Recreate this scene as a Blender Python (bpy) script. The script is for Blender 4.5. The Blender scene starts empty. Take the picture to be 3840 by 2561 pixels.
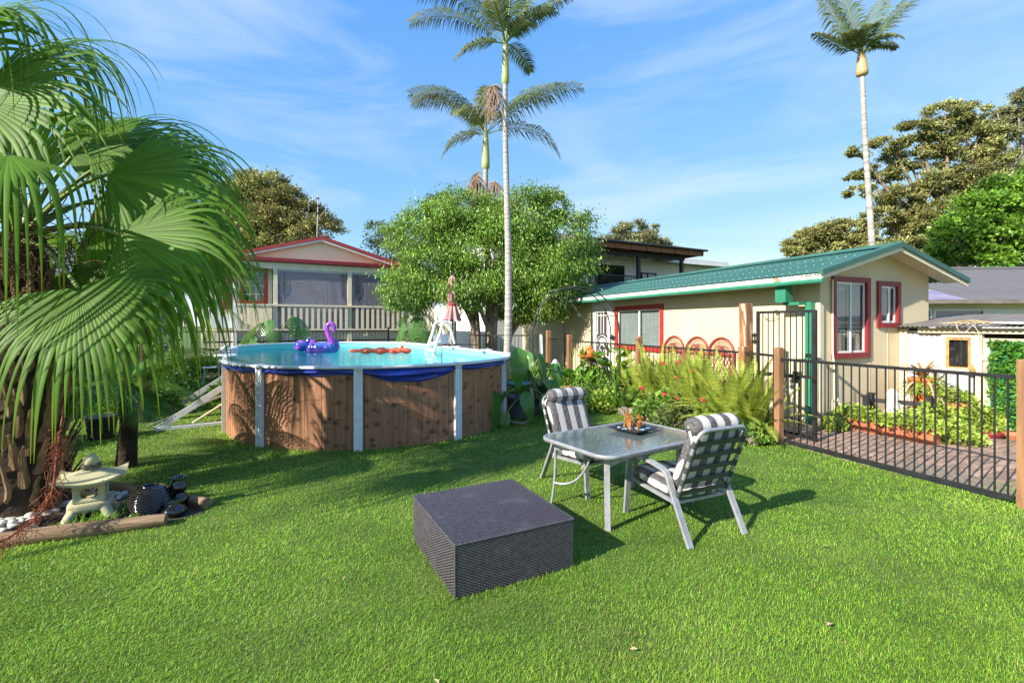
import bpy, math, random
import numpy as np
from mathutils import Vector, Matrix
random.seed(11)
rng = np.random.default_rng(11)
PI = math.pi
scene = bpy.context.scene
COL = scene.collection

# ---------------------------------------------------------------- camera, sky, sun, exposure
EYE = 1.68
cam_data = bpy.data.cameras.new("camera")
cam = bpy.data.objects.new("camera", cam_data)
COL.objects.link(cam)
cam.location = (0, 0, EYE)
cam.rotation_euler = (PI / 2, 0, 0)
cam_data.sensor_fit = 'HORIZONTAL'
cam_data.sensor_width = 36
cam_data.lens = 16.69
cam_data.shift_y = -0.0166
cam_data.clip_start = 0.05
cam_data.clip_end = 900
scene.camera = cam

SUN_AZ = (-0.79, -0.613)             # towards the sun, seen from above
SUN_EL = math.radians(31)
world = bpy.data.worlds.new("World")
scene.world = world
world.use_nodes = True
wn, wl = world.node_tree.nodes, world.node_tree.links
wn.clear()
w_out = wn.new("ShaderNodeOutputWorld")
w_bg = wn.new("ShaderNodeBackground")
w_sky = wn.new("ShaderNodeTexSky")
w_sky.sky_type = 'NISHITA'
w_sky.sun_disc = False
w_sky.sun_elevation = SUN_EL
w_sky.sun_rotation = math.atan2(SUN_AZ[0], SUN_AZ[1])
w_sky.altitude = 0
w_sky.air_density = 0.8
w_sky.dust_density = 0.1
w_sky.ozone_density = 5.0
w_bg.inputs[1].default_value = 0.15
# thin cirrus, spread over the whole dome
w_tc = wn.new("ShaderNodeTexCoord")
w_map = wn.new("ShaderNodeMapping")
w_map.inputs['Rotation'].default_value = (0.0, 0.25, 0.5)
w_map.inputs['Scale'].default_value = (1.0, 1.3, 4.6)
w_n1 = wn.new("ShaderNodeTexNoise")
w_n1.inputs['Scale'].default_value = 1.6
w_n1.inputs['Detail'].default_value = 7
w_n1.inputs['Roughness'].default_value = 0.55
w_n1.inputs['Distortion'].default_value = 0.6
w_r = wn.new("ShaderNodeValToRGB")
w_r.color_ramp.elements[0].position = 0.47
w_r.color_ramp.elements[0].color = (0, 0, 0, 1)
w_r.color_ramp.elements[1].position = 0.80
w_r.color_ramp.elements[1].color = (0.52, 0.52, 0.52, 1)
w_mix = wn.new("ShaderNodeMixRGB")
w_mix.inputs[2].default_value = (2.55, 2.70, 2.90, 1)
# milder contrast between zenith and horizon: each channel gets a power curve, the same all round the dome
w_sep = wn.new("ShaderNodeSeparateColor"); w_com = wn.new("ShaderNodeCombineColor")
wl.new(w_sky.outputs[0], w_sep.inputs[0])
for w_i, (w_gam, w_mul) in enumerate(((0.86, 0.66), (0.52, 1.00), (0.10, 2.16))):
    w_p = wn.new("ShaderNodeMath"); w_p.operation = 'POWER'; w_p.inputs[1].default_value = w_gam
    w_m = wn.new("ShaderNodeMath"); w_m.operation = 'MULTIPLY'; w_m.inputs[1].default_value = w_mul
    wl.new(w_sep.outputs[w_i], w_p.inputs[0]); wl.new(w_p.outputs[0], w_m.inputs[0]); wl.new(w_m.outputs[0], w_com.inputs[w_i])
wl.new(w_tc.outputs['Generated'], w_map.inputs[0])
wl.new(w_map.outputs[0], w_n1.inputs['Vector'])
wl.new(w_n1.outputs[0], w_r.inputs[0])
wl.new(w_com.outputs[0], w_mix.inputs[1])
wl.new(w_r.outputs[0], w_mix.inputs[0])
wl.new(w_mix.outputs[0], w_bg.inputs[0])
wl.new(w_bg.outputs[0], w_out.inputs[0])

sun_data = bpy.data.lights.new("sun", 'SUN')
sun_data.energy = 3.6
sun_data.angle = math.radians(0.6)
sun_data.color = (1.0, 0.93, 0.80)
sun = bpy.data.objects.new("sun", sun_data)
COL.objects.link(sun)
_s = Vector((SUN_AZ[0] * math.cos(SUN_EL), SUN_AZ[1] * math.cos(SUN_EL), math.sin(SUN_EL)))
sun.rotation_euler = (-_s).to_track_quat('-Z', 'Y').to_euler()
sun.location = (-20, -15, 14)

vs = scene.view_settings
vs.view_transform = 'Standard'
vs.look = 'None'
vs.exposure = 1.5
vs.gamma = 1
vs.use_curve_mapping = False
cy = scene.cycles
cy.max_bounces = 9
cy.diffuse_bounces = 4
cy.glossy_bounces = 4
cy.transparent_max_bounces = 16
cy.transmission_bounces = 6
cy.caustics_reflective = False
cy.caustics_refractive = False
try:
    cy.use_denoising = True
except Exception:
    pass

# ---------------------------------------------------------------- helpers
def sock(node, *names):
    for n in names:
        if n in node.inputs:
            return node.inputs[n]

def mat(name, c, c2=None, scale=5.0, rough=0.6, bump=0.0, bscale=None, metal=0.0, spec=0.4, stretch=(1, 1, 1),
        detail=5, attr=False, transl=0.0, rnd=0.0, lo=0.38, hi=0.62, coat=0.0, c3=None, scale3=1.0, lo3=.5, hi3=.7, distort=0.0, bdist=0.02):
    m = bpy.data.materials.new(name)
    m.use_nodes = True
    N, L = m.node_tree.nodes, m.node_tree.links
    p = N["Principled BSDF"]
    p.inputs['Roughness'].default_value = rough
    p.inputs['Metallic'].default_value = metal
    s = sock(p, 'Specular IOR Level', 'Specular')
    if s: s.default_value = spec
    if coat:
        s = sock(p, 'Coat Weight', 'Clearcoat')
        if s: s.default_value = coat
    tc = N.new("ShaderNodeTexCoord")
    mp = N.new("ShaderNodeMapping")
    mp.inputs['Scale'].default_value = stretch
    L.new(tc.outputs['Object'], mp.inputs[0])
    col = None
    if c2 is not None:
        nz = N.new("ShaderNodeTexNoise")
        nz.inputs['Scale'].default_value = scale
        nz.inputs['Detail'].default_value = detail
        nz.inputs['Distortion'].default_value = distort
        L.new(mp.outputs[0], nz.inputs['Vector'])
        rp = N.new("ShaderNodeValToRGB")
        rp.color_ramp.elements[0].position = lo
        rp.color_ramp.elements[1].position = hi
        rp.color_ramp.elements[0].color = (*c, 1)
        rp.color_ramp.elements[1].color = (*c2, 1)
        L.new(nz.outputs[0], rp.inputs[0])
        col = rp.outputs[0]
    else:
        rgb = N.new("ShaderNodeRGB")
        rgb.outputs[0].default_value = (*c, 1)
        col = rgb.outputs[0]
    if c3 is not None:
        n3 = N.new("ShaderNodeTexNoise")
        n3.inputs['Scale'].default_value = scale3
        n3.inputs['Detail'].default_value = 6
        L.new(mp.outputs[0], n3.inputs['Vector'])
        r3 = N.new("ShaderNodeValToRGB")
        r3.color_ramp.elements[0].position = lo3
        r3.color_ramp.elements[1].position = hi3
        L.new(n3.outputs[0], r3.inputs[0])
        mx = N.new("ShaderNodeMixRGB")
        mx.inputs[2].default_value = (*c3, 1)
        L.new(r3.outputs[0], mx.inputs[0])
        L.new(col, mx.inputs[1])
        col = mx.outputs[0]
    if attr:
        at = N.new("ShaderNodeAttribute")
        at.attribute_name = "col"
        mx = N.new("ShaderNodeMixRGB")
        mx.blend_type = 'MULTIPLY'
        mx.inputs[0].default_value = 1
        L.new(col, mx.inputs[1])
        L.new(at.outputs['Color'], mx.inputs[2])
        col = mx.outputs[0]
    if rnd:
        oi = N.new("ShaderNodeObjectInfo")
        mr = N.new("ShaderNodeMapRange")
        mr.inputs[3].default_value = 1 - rnd
        mr.inputs[4].default_value = 1 + rnd
        L.new(oi.outputs['Random'], mr.inputs[0])
        hs = N.new("ShaderNodeHueSaturation")
        L.new(mr.outputs[0], hs.inputs['Value'])
        L.new(col, hs.inputs['Color'])
        col = hs.outputs[0]
    L.new(col, p.inputs['Base Color'])
    if bump:
        nb = N.new("ShaderNodeTexNoise")
        nb.inputs['Scale'].default_value = bscale or scale * 3
        nb.inputs['Detail'].default_value = 6
        L.new(mp.outputs[0], nb.inputs['Vector'])
        b = N.new("ShaderNodeBump")
        b.inputs['Strength'].default_value = bump
        b.inputs['Distance'].default_value = bdist
        L.new(nb.outputs[0], b.inputs['Height'])
        L.new(b.outputs[0], p.inputs['Normal'])
    if transl:
        t = N.new("ShaderNodeBsdfTranslucent")
        hs2 = N.new("ShaderNodeHueSaturation")
        hs2.inputs['Hue'].default_value = 0.485
        hs2.inputs['Value'].default_value = 1.5
        L.new(col, hs2.inputs['Color'])
        L.new(hs2.outputs[0], t.inputs['Color'])
        ms = N.new("ShaderNodeMixShader")
        ms.inputs[0].default_value = transl
        L.new(p.outputs[0], ms.inputs[1])
        L.new(t.outputs[0], ms.inputs[2])
        out = [n for n in N if n.type == 'OUTPUT_MATERIAL'][0]
        L.new(ms.outputs[0], out.inputs[0])
    return m

def clear_mat(name, tint, gloss_rough=0.03, ior=1.45, extra=0.0, bump=0.0, bscale=5, bstretch=(1, 1, 1), haze=None, haze_amt=0.0, fmul=1.0):
    """a thin clear sheet: see-through, with a fresnel reflection and optional diffuse haze"""
    m = bpy.data.materials.new(name)
    m.use_nodes = True
    N, L = m.node_tree.nodes, m.node_tree.links
    N.remove(N["Principled BSDF"])
    out = [n for n in N if n.type == 'OUTPUT_MATERIAL'][0]
    tr = N.new("ShaderNodeBsdfTransparent"); tr.inputs[0].default_value = (*tint, 1)
    gl = N.new("ShaderNodeBsdfGlossy"); gl.inputs['Roughness'].default_value = gloss_rough
    fr = N.new("ShaderNodeLayerWeight"); fr.inputs[0].default_value = .5      # same from both sides of the sheet
    f0 = ((ior - 1) / (ior + 1)) ** 2
    pw_ = N.new("ShaderNodeMath"); pw_.operation = 'POWER'; pw_.inputs[1].default_value = 5
    ad = N.new("ShaderNodeMath"); ad.operation = 'MULTIPLY_ADD'; ad.inputs[1].default_value = (1 - f0) * fmul; ad.inputs[2].default_value = f0 + extra; ad.use_clamp = True
    L.new(fr.outputs['Facing'], pw_.inputs[0]); L.new(pw_.outputs[0], ad.inputs[0])
    mx = N.new("ShaderNodeMixShader")
    base = tr.outputs[0]
    if haze:
        df = N.new("ShaderNodeBsdfDiffuse"); df.inputs[0].default_value = (*haze, 1)
        m2 = N.new("ShaderNodeMixShader"); m2.inputs[0].default_value = haze_amt
        L.new(tr.outputs[0], m2.inputs[1]); L.new(df.outputs[0], m2.inputs[2])
        base = m2.outputs[0]
    L.new(ad.outputs[0], mx.inputs[0]); L.new(base, mx.inputs[1]); L.new(gl.outputs[0], mx.inputs[2])
    if bump:
        tc = N.new("ShaderNodeTexCoord"); mp = N.new("ShaderNodeMapping"); mp.inputs['Scale'].default_value = bstretch
        nz = N.new("ShaderNodeTexNoise"); nz.inputs['Scale'].default_value = bscale; nz.inputs['Detail'].default_value = 3
        b = N.new("ShaderNodeBump"); b.inputs['Strength'].default_value = bump; b.inputs['Distance'].default_value = 0.05
        L.new(tc.outputs['Object'], mp.inputs[0]); L.new(mp.outputs[0], nz.inputs['Vector']); L.new(nz.outputs[0], b.inputs['Height'])
        L.new(b.outputs[0], gl.inputs['Normal']); L.new(b.outputs[0], fr.inputs['Normal'])
    L.new(mx.outputs[0], out.inputs[0])
    return m

def link_obj(name, me, parent=None):
    o = bpy.data.objects.new(name, me)
    COL.objects.link(o)
    if parent is not None:
        o.parent = parent
    return o

class MB:
    """collects shapes into one mesh"""
    def __init__(s):
        s.v, s.f, s.mi, s.sm, s.cur = [], [], [], [], 0
    def add(s, verts, faces, smooth=False):
        o = len(s.v)
        s.v += [tuple(v) for v in verts]
        for f in faces:
            s.f.append([i + o for i in f]); s.mi.append(s.cur); s.sm.append(smooth)
        return s
    def box(s, c, d, rz=0.0, M=None):
        hx, hy, hz = d[0] / 2, d[1] / 2, d[2] / 2
        vs_ = []
        R = M or (Matrix.Rotation(rz, 3, 'Z') if rz else None)
        for x, y, z in ((-hx, -hy, -hz), (hx, -hy, -hz), (hx, hy, -hz), (-hx, hy, -hz), (-hx, -hy, hz), (hx, -hy, hz), (hx, hy, hz), (-hx, hy, hz)):
            p = Vector((x, y, z))
            if R: p = R @ p
            vs_.append((p.x + c[0], p.y + c[1], p.z + c[2]))
        return s.add(vs_, ((0, 3, 2, 1), (4, 5, 6, 7), (0, 1, 5, 4), (1, 2, 6, 5), (2, 3, 7, 6), (3, 0, 4, 7)))
    def bx(s, x0, x1, y0, y1, z0, z1):
        return s.box(((x0 + x1) / 2, (y0 + y1) / 2, (z0 + z1) / 2), (x1 - x0, y1 - y0, z1 - z0))
    def beam(s, p0, p1, w, h, up=(0, 0, 1)):
        p0, p1 = Vector(p0), Vector(p1)
        d = (p1 - p0); ln = d.length
        d.normalize()
        side = d.cross(Vector(up))
        if side.length < 1e-5: side = Vector((1, 0, 0))
        side.normalize()
        u2 = side.cross(d)
        M = Matrix((side, d, u2)).transposed()
        return s.box((p0 + p1) / 2, (w, ln, h), M=M)
    def tube(s, pts, r, n=8, caps=True, smooth=True):
        pts = [Vector(p) for p in pts]
        rs = r if isinstance(r, (list, tuple)) else [r] * len(pts)
        vs_, fs = [], []
        prev = None
        for i, p in enumerate(pts):
            t = (pts[min(i + 1, len(pts) - 1)] - pts[max(i - 1, 0)])
            if t.length < 1e-9: t = Vector((0, 0, 1))
            t.normalize()
            if prev is None:
                a = t.cross(Vector((0, 0, 1)))
                if a.length < 1e-3: a = t.cross(Vector((1, 0, 0)))
            else:
                a = prev - t * prev.dot(t)
                if a.length < 1e-6: a = t.cross(Vector((0.3, 1, 0.2)))
            a.normalize(); prev = a
            b = t.cross(a)
            for k in range(n):
                an = 2 * PI * k / n
                vs_.append(p + (a * math.cos(an) + b * math.sin(an)) * rs[i])
        for i in range(len(pts) - 1):
            for k in range(n):
                fs.append((i * n + k, i * n + (k + 1) % n, (i + 1) * n + (k + 1) % n, (i + 1) * n + k))
        s.add(vs_, fs, smooth)
        if caps:
            s.add(vs_[:n], [tuple(range(n))[::-1]]); s.add(vs_[-n:], [tuple(range(n))])
        return s
    def lathe(s, prof, n=24, c=(0, 0, 0), smooth=True, cap=True):
        vs_, fs = [], []
        for r, z in prof:
            for k in range(n):
                an = 2 * PI * k / n
                vs_.append((c[0] + r * math.cos(an), c[1] + r * math.sin(an), c[2] + z))
        for i in range(len(prof) - 1):
            for k in range(n):
                fs.append((i * n + k, i * n + (k + 1) % n, (i + 1) * n + (k + 1) % n, (i + 1) * n + k))
        s.add(vs_, fs, smooth)
        if cap:
            s.add(vs_[:n], [tuple(range(n))[::-1]]); s.add(vs_[-n:], [tuple(range(n))])
        return s
    def sweep(s, path, prof, side=(1, 0, 0), smooth=False):
        """profile (a along side, b along in-plane normal) swept along a planar path"""
        S = Vector(side).normalized(); P = [Vector(p) for p in path]; n = len(prof)
        vs_, fs = [], []
        for i, p in enumerate(P):
            t = (P[min(i + 1, len(P) - 1)] - P[max(i - 1, 0)]).normalized()
            nn = t.cross(S).normalized()
            for a, b in prof: vs_.append(p + S * a + nn * b)
        for i in range(len(P) - 1):
            for k in range(n):
                fs.append((i * n + k, i * n + (k + 1) % n, (i + 1) * n + (k + 1) % n, (i + 1) * n + k))
        s.add(vs_, fs, smooth)
        s.add(vs_[:n], [tuple(range(n))[::-1]]); s.add(vs_[-n:], [tuple(range(n))])
        return s
    def prism(s, poly, z0, z1):
        n = len(poly)
        vs_ = [(x, y, z0) for x, y in poly] + [(x, y, z1) for x, y in poly]
        fs = [tuple(range(n))[::-1], tuple(range(n, 2 * n))] + [(i, (i + 1) % n, n + (i + 1) % n, n + i) for i in range(n)]
        return s.add(vs_, fs)
    def grid(s, fn, nu, nv, smooth=True, closed_u=False):
        vs_ = [fn(i / nu, j / nv) for j in range(nv + 1) for i in range(nu + (0 if closed_u else 1))]
        w = nu + (0 if closed_u else 1)
        fs = []
        for j in range(nv):
            for i in range(nu):
                i2 = (i + 1) % w
                fs.append((j * w + i, j * w + i2, (j + 1) * w + i2, (j + 1) * w + i))
        return s.add(vs_, fs, smooth)
    def mesh(s, name, mats):
        me = bpy.data.meshes.new(name)
        me.from_pydata(s.v, [], s.f)
        for m in (mats if isinstance(mats, (list, tuple)) else [mats]):
            me.materials.append(m)
        me.polygons.foreach_set("material_index", s.mi)
        me.polygons.foreach_set("use_smooth", s.sm)
        me.update()
        return me
    def build(s, name, mats, parent=None):
        return link_obj(name, s.mesh(name, mats), parent)

def npmesh(name, V, F, m, col=None, smooth=False):
    """many equal faces at once; F is (faces, k); col is one colour per vertex"""
    V = np.ascontiguousarray(V, dtype=np.float32); F = np.ascontiguousarray(F, dtype=np.int32)
    me = bpy.data.meshes.new(name)
    nf, k = F.shape
    me.vertices.add(len(V)); me.vertices.foreach_set("co", V.ravel())
    me.loops.add(nf * k); me.loops.foreach_set("vertex_index", F.ravel())
    me.polygons.add(nf)
    me.polygons.foreach_set("loop_start", np.arange(0, nf * k, k, dtype=np.int32))
    if smooth: me.polygons.foreach_set("use_smooth", np.ones(nf, dtype=bool))
    me.update(calc_edges=True)
    if col is not None:
        a = me.color_attributes.new("col", 'FLOAT_COLOR', 'POINT')
        c4 = np.ones((len(V), 4), dtype=np.float32); c4[:, :3] = col
        a.data.foreach_set("color", c4.ravel())
    me.materials.append(m)
    return me

def tag(o, label=None, cat=None, group=None, kind=None):
    if label: o['label'] = label
    if cat: o['category'] = cat
    if group: o['group'] = group
    if kind: o['kind'] = kind
    return o

def thing(name, label, cat, loc=(0, 0, 0), rz=0.0, group=None):
    o = bpy.data.objects.new(name, None)
    o.empty_display_size = 0.1
    COL.objects.link(o)
    o.location = loc; o.rotation_euler = (0, 0, rz)
    return tag(o, label, cat, group)

def copy_tree(o, parent=None):
    c = o.copy(); COL.objects.link(c)
    if parent is not None: c.parent = parent
    for ch in list(o.children): copy_tree(ch, c)
    return c

def place(name, me, parent, loc=(0, 0, 0), rot=(0, 0, 0), sc=1.0):
    o = link_obj(name, me, parent)
    o.location = loc; o.rotation_euler = rot
    o.scale = (sc, sc, sc) if isinstance(sc, (int, float)) else sc
    return o

def bez(p0, p1, p2, n=8):
    p0, p1, p2 = Vector(p0), Vector(p1), Vector(p2)
    return [p0 * (1 - t) ** 2 + p1 * 2 * t * (1 - t) + p2 * t * t for t in [i / n for i in range(n + 1)]]

def rr(a, b): return random.uniform(a, b)

def soft_box(mb, c, d, n=8, p=5.0, puff=0.0, M=None):
    """a cushion: rounded box from a superellipsoid of a cube grid"""
    for ax in range(3):
        for sg in (-1, 1):
            def fn(u, v, ax=ax, sg=sg):
                q = [0, 0, 0]; q[ax] = sg
                q[(ax + 1) % 3] = (2 * u - 1) * (1 if sg > 0 else -1); q[(ax + 2) % 3] = 2 * v - 1
                l = (abs(q[0]) ** p + abs(q[1]) ** p + abs(q[2]) ** p) ** (1 / p)
                w = Vector((q[0] / l * d[0] / 2, q[1] / l * d[1] / 2, q[2] / l * d[2] / 2))
                if puff:
                    w *= 1 + puff * math.sin(w.x * 31 + w.y * 17) * math.sin(w.y * 27 + w.z * 13)
                if M: w = M @ w
                return (w.x + c[0], w.y + c[1], w.z + c[2])
            mb.grid(fn, n, n)
    return mb
# ---------------------------------------------------------------- materials
M = {}
M['cream'] = mat('cream_wall_paint', (.66, .555, .37), (.60, .50, .33), 1.2, rough=.75, bump=.05, bscale=60, c3=(.54, .45, .30), scale3=.7, lo3=.55, hi3=.8)
M['cream2'] = mat('pale_cream_paint', (.62, .54, .39), (.56, .48, .34), 2.0, rough=.7, c3=(.5, .42, .3), scale3=1.5, lo3=.62, hi3=.85)
M['gable'] = mat('gable_cream_paint', (.88, .78, .57), (.84, .74, .54), 2, rough=.7)
M['trim'] = mat('cream_trim_paint', (.78, .70, .53), (.70, .62, .46), 6, rough=.6)
M['white'] = mat('white_paint', (.80, .80, .79), (.70, .70, .69), 4, rough=.5)
M['whiteflake'] = mat('flaking_white_paint', (.80, .80, .78), (.74, .73, .70), 3, rough=.6, c3=(.30, .22, .16), scale3=6.0, lo3=.66, hi3=.70, stretch=(1, .45, 1))
M['plastic'] = mat('white_plastic', (.78, .78, .78), (.70, .70, .70), 6, rough=.35)
M['alu'] = mat('pale_aluminium', (.70, .70, .70), (.6, .6, .6), 12, rough=.4, metal=.0)
M['red'] = mat('red_paint', (.38, .035, .030), (.32, .028, .026), 5, rough=.45)
M['dkred'] = mat('dark_red_paint', (.24, .022, .028), (.19, .02, .025), 5, rough=.45)
M['redroof'] = mat('red_roof_paint', (.40, .055, .055), (.34, .05, .05), 4, rough=.5)
M['green'] = mat('green_roof_steel', (.040, .125, .098), (.034, .108, .084), 1.3, rough=.5, c3=(.06, .155, .125), scale3=2.5, lo3=.5, hi3=.8)
M['greenpaint'] = mat('green_paint', (.035, .22, .13), (.03, .18, .11), 4, rough=.4)
M['greyroof'] = mat('grey_roof_steel', (.125, .12, .122), (.105, .10, .10), 1.2, rough=.5)
M['rustroof'] = mat('weathered_roof_iron', (.20, .18, .165), (.14, .12, .105), 4, rough=.6, c3=(.16, .09, .05), scale3=3, lo3=.55, hi3=.75)
M['lavroof'] = mat('lavender_polycarbonate', (.17, .16, .26), (.25, .23, .30), 2, rough=.3)
M['charcoal'] = mat('charcoal_paint', (.028, .028, .032), None, rough=.5)
M['black'] = mat('black_powder_coat', (.016, .016, .018), (.024, .024, .026), 8, rough=.38)
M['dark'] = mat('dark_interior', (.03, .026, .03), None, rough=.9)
M['purple'] = mat('purple_wall_paint', (.26, .13, .36), (.22, .11, .3), 1.5, rough=.8)
M['curtain'] = mat('white_curtain', (.62, .62, .68), (.5, .5, .56), 3, rough=.9)
M['blind'] = mat('venetian_slats', (.62, .62, .60), None, rough=.5)
M['glass'] = clear_mat('window_glass', (.80, .84, .84), .02, 1.5, .05)
M['pvc'] = clear_mat('clear_plastic_blind', (.86, .86, .90), .10, 1.45, .03, bump=.35, bscale=2.2, bstretch=(1.5, 1, 3.0), haze=(.80, .74, .94), haze_amt=.20)  # lavender haze paints bright reflections into the plastic's colour
M['treated'] = mat('treated_pine', (.30, .155, .075), (.21, .105, .05), 3, rough=.7, stretch=(5, 5, .6), bump=.2, bscale=20, c3=(.42, .26, .14), scale3=2, lo3=.55, hi3=.75)
M['oldpost'] = mat('weathered_post', (.33, .15, .06), (.21, .09, .04), 3, rough=.75, stretch=(5, 5, .6), bump=.3, bscale=20, c3=(.55, .47, .38), scale3=3.5, lo3=.55, hi3=.66)
M['paling'] = mat('brown_paling', (.12, .062, .04), (.08, .045, .03), 3, rough=.85, stretch=(6, 6, .6), bump=.3, rnd=.25)
M['log'] = mat('weathered_log', (.26, .17, .10), (.15, .095, .055), 4, rough=.85, stretch=(.7, 7, 7), bump=.5, bscale=10, c3=(.36, .26, .17), scale3=3, lo3=.5, hi3=.7)
M['stone'] = mat('lantern_stone', (.50, .45, .28), (.42, .38, .23), 5, rough=.85, bump=.15, bscale=50, c3=(.58, .56, .44), scale3=3, lo3=.5, hi3=.75)
M['rope'] = mat('grey_rope', (.17, .15, .11), (.10, .09, .07), 60, rough=.9)
M['pebble'] = mat('pale_pebble', (.56, .54, .49), (.42, .40, .37), 8, rough=.6, rnd=.22)
M['soil'] = mat('garden_soil', (.035, .026, .02), (.06, .045, .032), 9, rough=.95, bump=.8, bscale=30)
M['rubber'] = mat('black_rubber', (.02, .022, .03), None, rough=.45)
M['glaze'] = mat('brown_black_glaze', (.022, .013, .012), (.012, .009, .012), 3, rough=.10, spec=.6, coat=.5)
M['blackglaze'] = mat('black_glaze', (.010, .009, .011), None, rough=.08, spec=.6, coat=.5)
M['rattan'] = mat('dark_rattan_weave', (.095, .085, .102), (.066, .058, .070), 30, rough=.26, spec=.8, c3=(.17, .16, .175), scale3=3.2, lo3=.55, hi3=.8)
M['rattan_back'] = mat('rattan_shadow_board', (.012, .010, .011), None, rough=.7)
M['frame'] = mat('grey_aluminium_frame', (.36, .37, .40), (.29, .30, .33), 14, rough=.38, metal=.35, c3=(.42, .40, .38), scale3=9, lo3=.55, hi3=.7)
M['strap'] = mat('dark_grey_strap', (.055, .058, .06), None, rough=.5)
M['tableglass'] = clear_mat('frosted_table_glass', (.62, .70, .70), .03, 1.55, .22, bump=.03, bscale=30, haze=(.36, .44, .45), haze_amt=.38)
M['orange'] = mat('orange_glaze', (.56, .17, .03), (.48, .13, .025), 5, rough=.18, spec=.6)
M['terra'] = mat('terracotta', (.50, .17, .085), (.44, .15, .075), 6, rough=.6)
M['bluebowl'] = mat('blue_enamel', (.12, .34, .50), (.09, .28, .44), 6, rough=.3)
M['greypot'] = mat('blue_grey_plastic', (.18, .19, .235), (.15, .16, .20), 5, rough=.5)
M['blackpot'] = mat('black_plastic_pot', (.02, .02, .022), None, rough=.5)
M['statue'] = mat('white_statue_stone', (.66, .64, .60), (.50, .48, .45), 14, rough=.85, bump=.5, bscale=60)
M['concrete'] = mat('mossy_concrete', (.26, .22, .18), (.18, .155, .12), 5, rough=.9, bump=.3)
M['brick'] = mat('red_brick_paver', (.34, .225, .17), (.26, .175, .13), 14, rough=.9, bump=.3, bscale=60, rnd=.25, c3=(.26, .19, .14), scale3=6, lo3=.5, hi3=.75)
M['mortar'] = mat('paver_joint_sand', (.26, .20, .15), (.18, .14, .10), 12, rough=.95)
M['poolpost'] = mat('white_pool_steel', (.72, .74, .79), (.64, .66, .72), 12, rough=.4)
M['liner'] = mat('blue_pool_liner', (.012, .035, .30), (.012, .028, .25), 2, rough=.22, spec=.6)
M['poolin'] = mat('pool_inside_vinyl', (.24, .66, .68), (.20, .60, .66), 1.5, rough=.5)
M['water'] = clear_mat('pool_water', (.54, .87, .89), .01, 1.33, .01, fmul=.75, bump=.22, bscale=5.5, bstretch=(1, 1, 1))
M['umbrella'] = mat('faded_red_canvas', (.42, .20, .20), (.50, .29, .28), 3, rough=.8, stretch=(3, 3, .5))
M['umbred'] = mat('red_canvas', (.42, .04, .05), None, rough=.8)
M['orangevinyl'] = mat('orange_vinyl', (.85, .22, .10), (.80, .17, .08), 4, rough=.25, spec=.6, transl=.3)
M['vinyl'] = mat('blue_violet_vinyl', (.03, .05, .34), (.50, .10, .55), 2.2, rough=.16, spec=.65, lo=.48, hi=.62, distort=2.2, c3=(.07, .20, .58), scale3=3, lo3=.5, hi3=.7)
M['pinkvinyl'] = mat('pink_violet_vinyl', (.55, .08, .50), (.12, .05, .40), 5, rough=.16, spec=.65, lo=.42, hi=.58, stretch=(4, 4, 1.2), distort=1)
M['lightblue'] = mat('pale_blue_boards', (.52, .58, .66), (.46, .52, .60), 2, rough=.7)
M['weather'] = mat('white_weatherboard', (.72, .71, .71), (.66, .65, .65), 2, rough=.6)
M['weather2'] = mat('pale_weatherboard', (.76, .74, .71), (.70, .68, .66), 2, rough=.6)
M['rafter'] = mat('orange_timber_rafter', (.30, .11, .045), (.22, .08, .035), 4, rough=.6, stretch=(6, 1, 6))
M['metal'] = mat('grey_metal', (.42, .42, .43), (.34, .34, .35), 8, rough=.45, metal=.5)
M['corr'] = mat('white_corrugated_iron', (.54, .54, .56), (.44, .44, .46), 3, rough=.5, c3=(.40, .37, .33), scale3=2.5, lo3=.55, hi3=.8, stretch=(1, 1, .4))
M['cane'] = mat('red_cane', (.34, .055, .04), (.26, .045, .035), 9, rough=.5)
M['mesh'] = mat('dark_fly_screen', (.055, .04, .04), None, rough=.8)
M['amber'] = mat('amber_leadlight_glass', (.34, .20, .07), (.42, .31, .15), 9, rough=.2)
M['blueground'] = mat('blue_mat_fabric', (.09, .25, .40), (.07, .20, .34), 30, rough=.8)
# plants
M['grass'] = mat('grass_blade', (.205, .365, .030), None, rough=.5, attr=True, transl=.30, spec=.3)
M['lawn'] = mat('lawn_soil', (.085, .15, .020), (.050, .100, .014), 5, rough=.95, bump=.6, bscale=40, c3=(.13, .16, .04), scale3=1.3, lo3=.5, hi3=.75)
M['ficus'] = mat('ficus_leaf', (.185, .31, .045), None, rough=.34, attr=True, transl=.28, spec=.5)
M['leafdark'] = mat('dark_leaf', (.12, .16, .05), None, rough=.45, attr=True, transl=.22)
M['leafolive'] = mat('olive_leaf', (.27, .275, .095), None, rough=.55, attr=True, transl=.22)
M['leafgrey'] = mat('grey_green_leaf', (.24, .25, .12), None, rough=.55, attr=True, transl=.2)
M['leafbright'] = mat('bright_leaf', (.14, .27, .03), None, rough=.38, attr=True, transl=.3)
M['hedge'] = mat('plastic_hedge_leaf', (.10, .26, .035), None, rough=.35, attr=True, transl=.15)
M['succ'] = mat('lime_succulent_leaf', (.28, .38, .06), None, rough=.4, attr=True, transl=.2)
M['palm'] = mat('palm_frond_leaf', (.12, .17, .05), (.15, .18, .06), 2, rough=.38, attr=True, transl=.22)
M['fan'] = mat('fan_palm_leaf', (.095, .20, .017), None, rough=.5, attr=True, transl=.45, spec=.25)
M['petiole'] = mat('green_petiole', (.17, .23, .05), (.14, .19, .04), 5, rough=.5)
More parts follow.
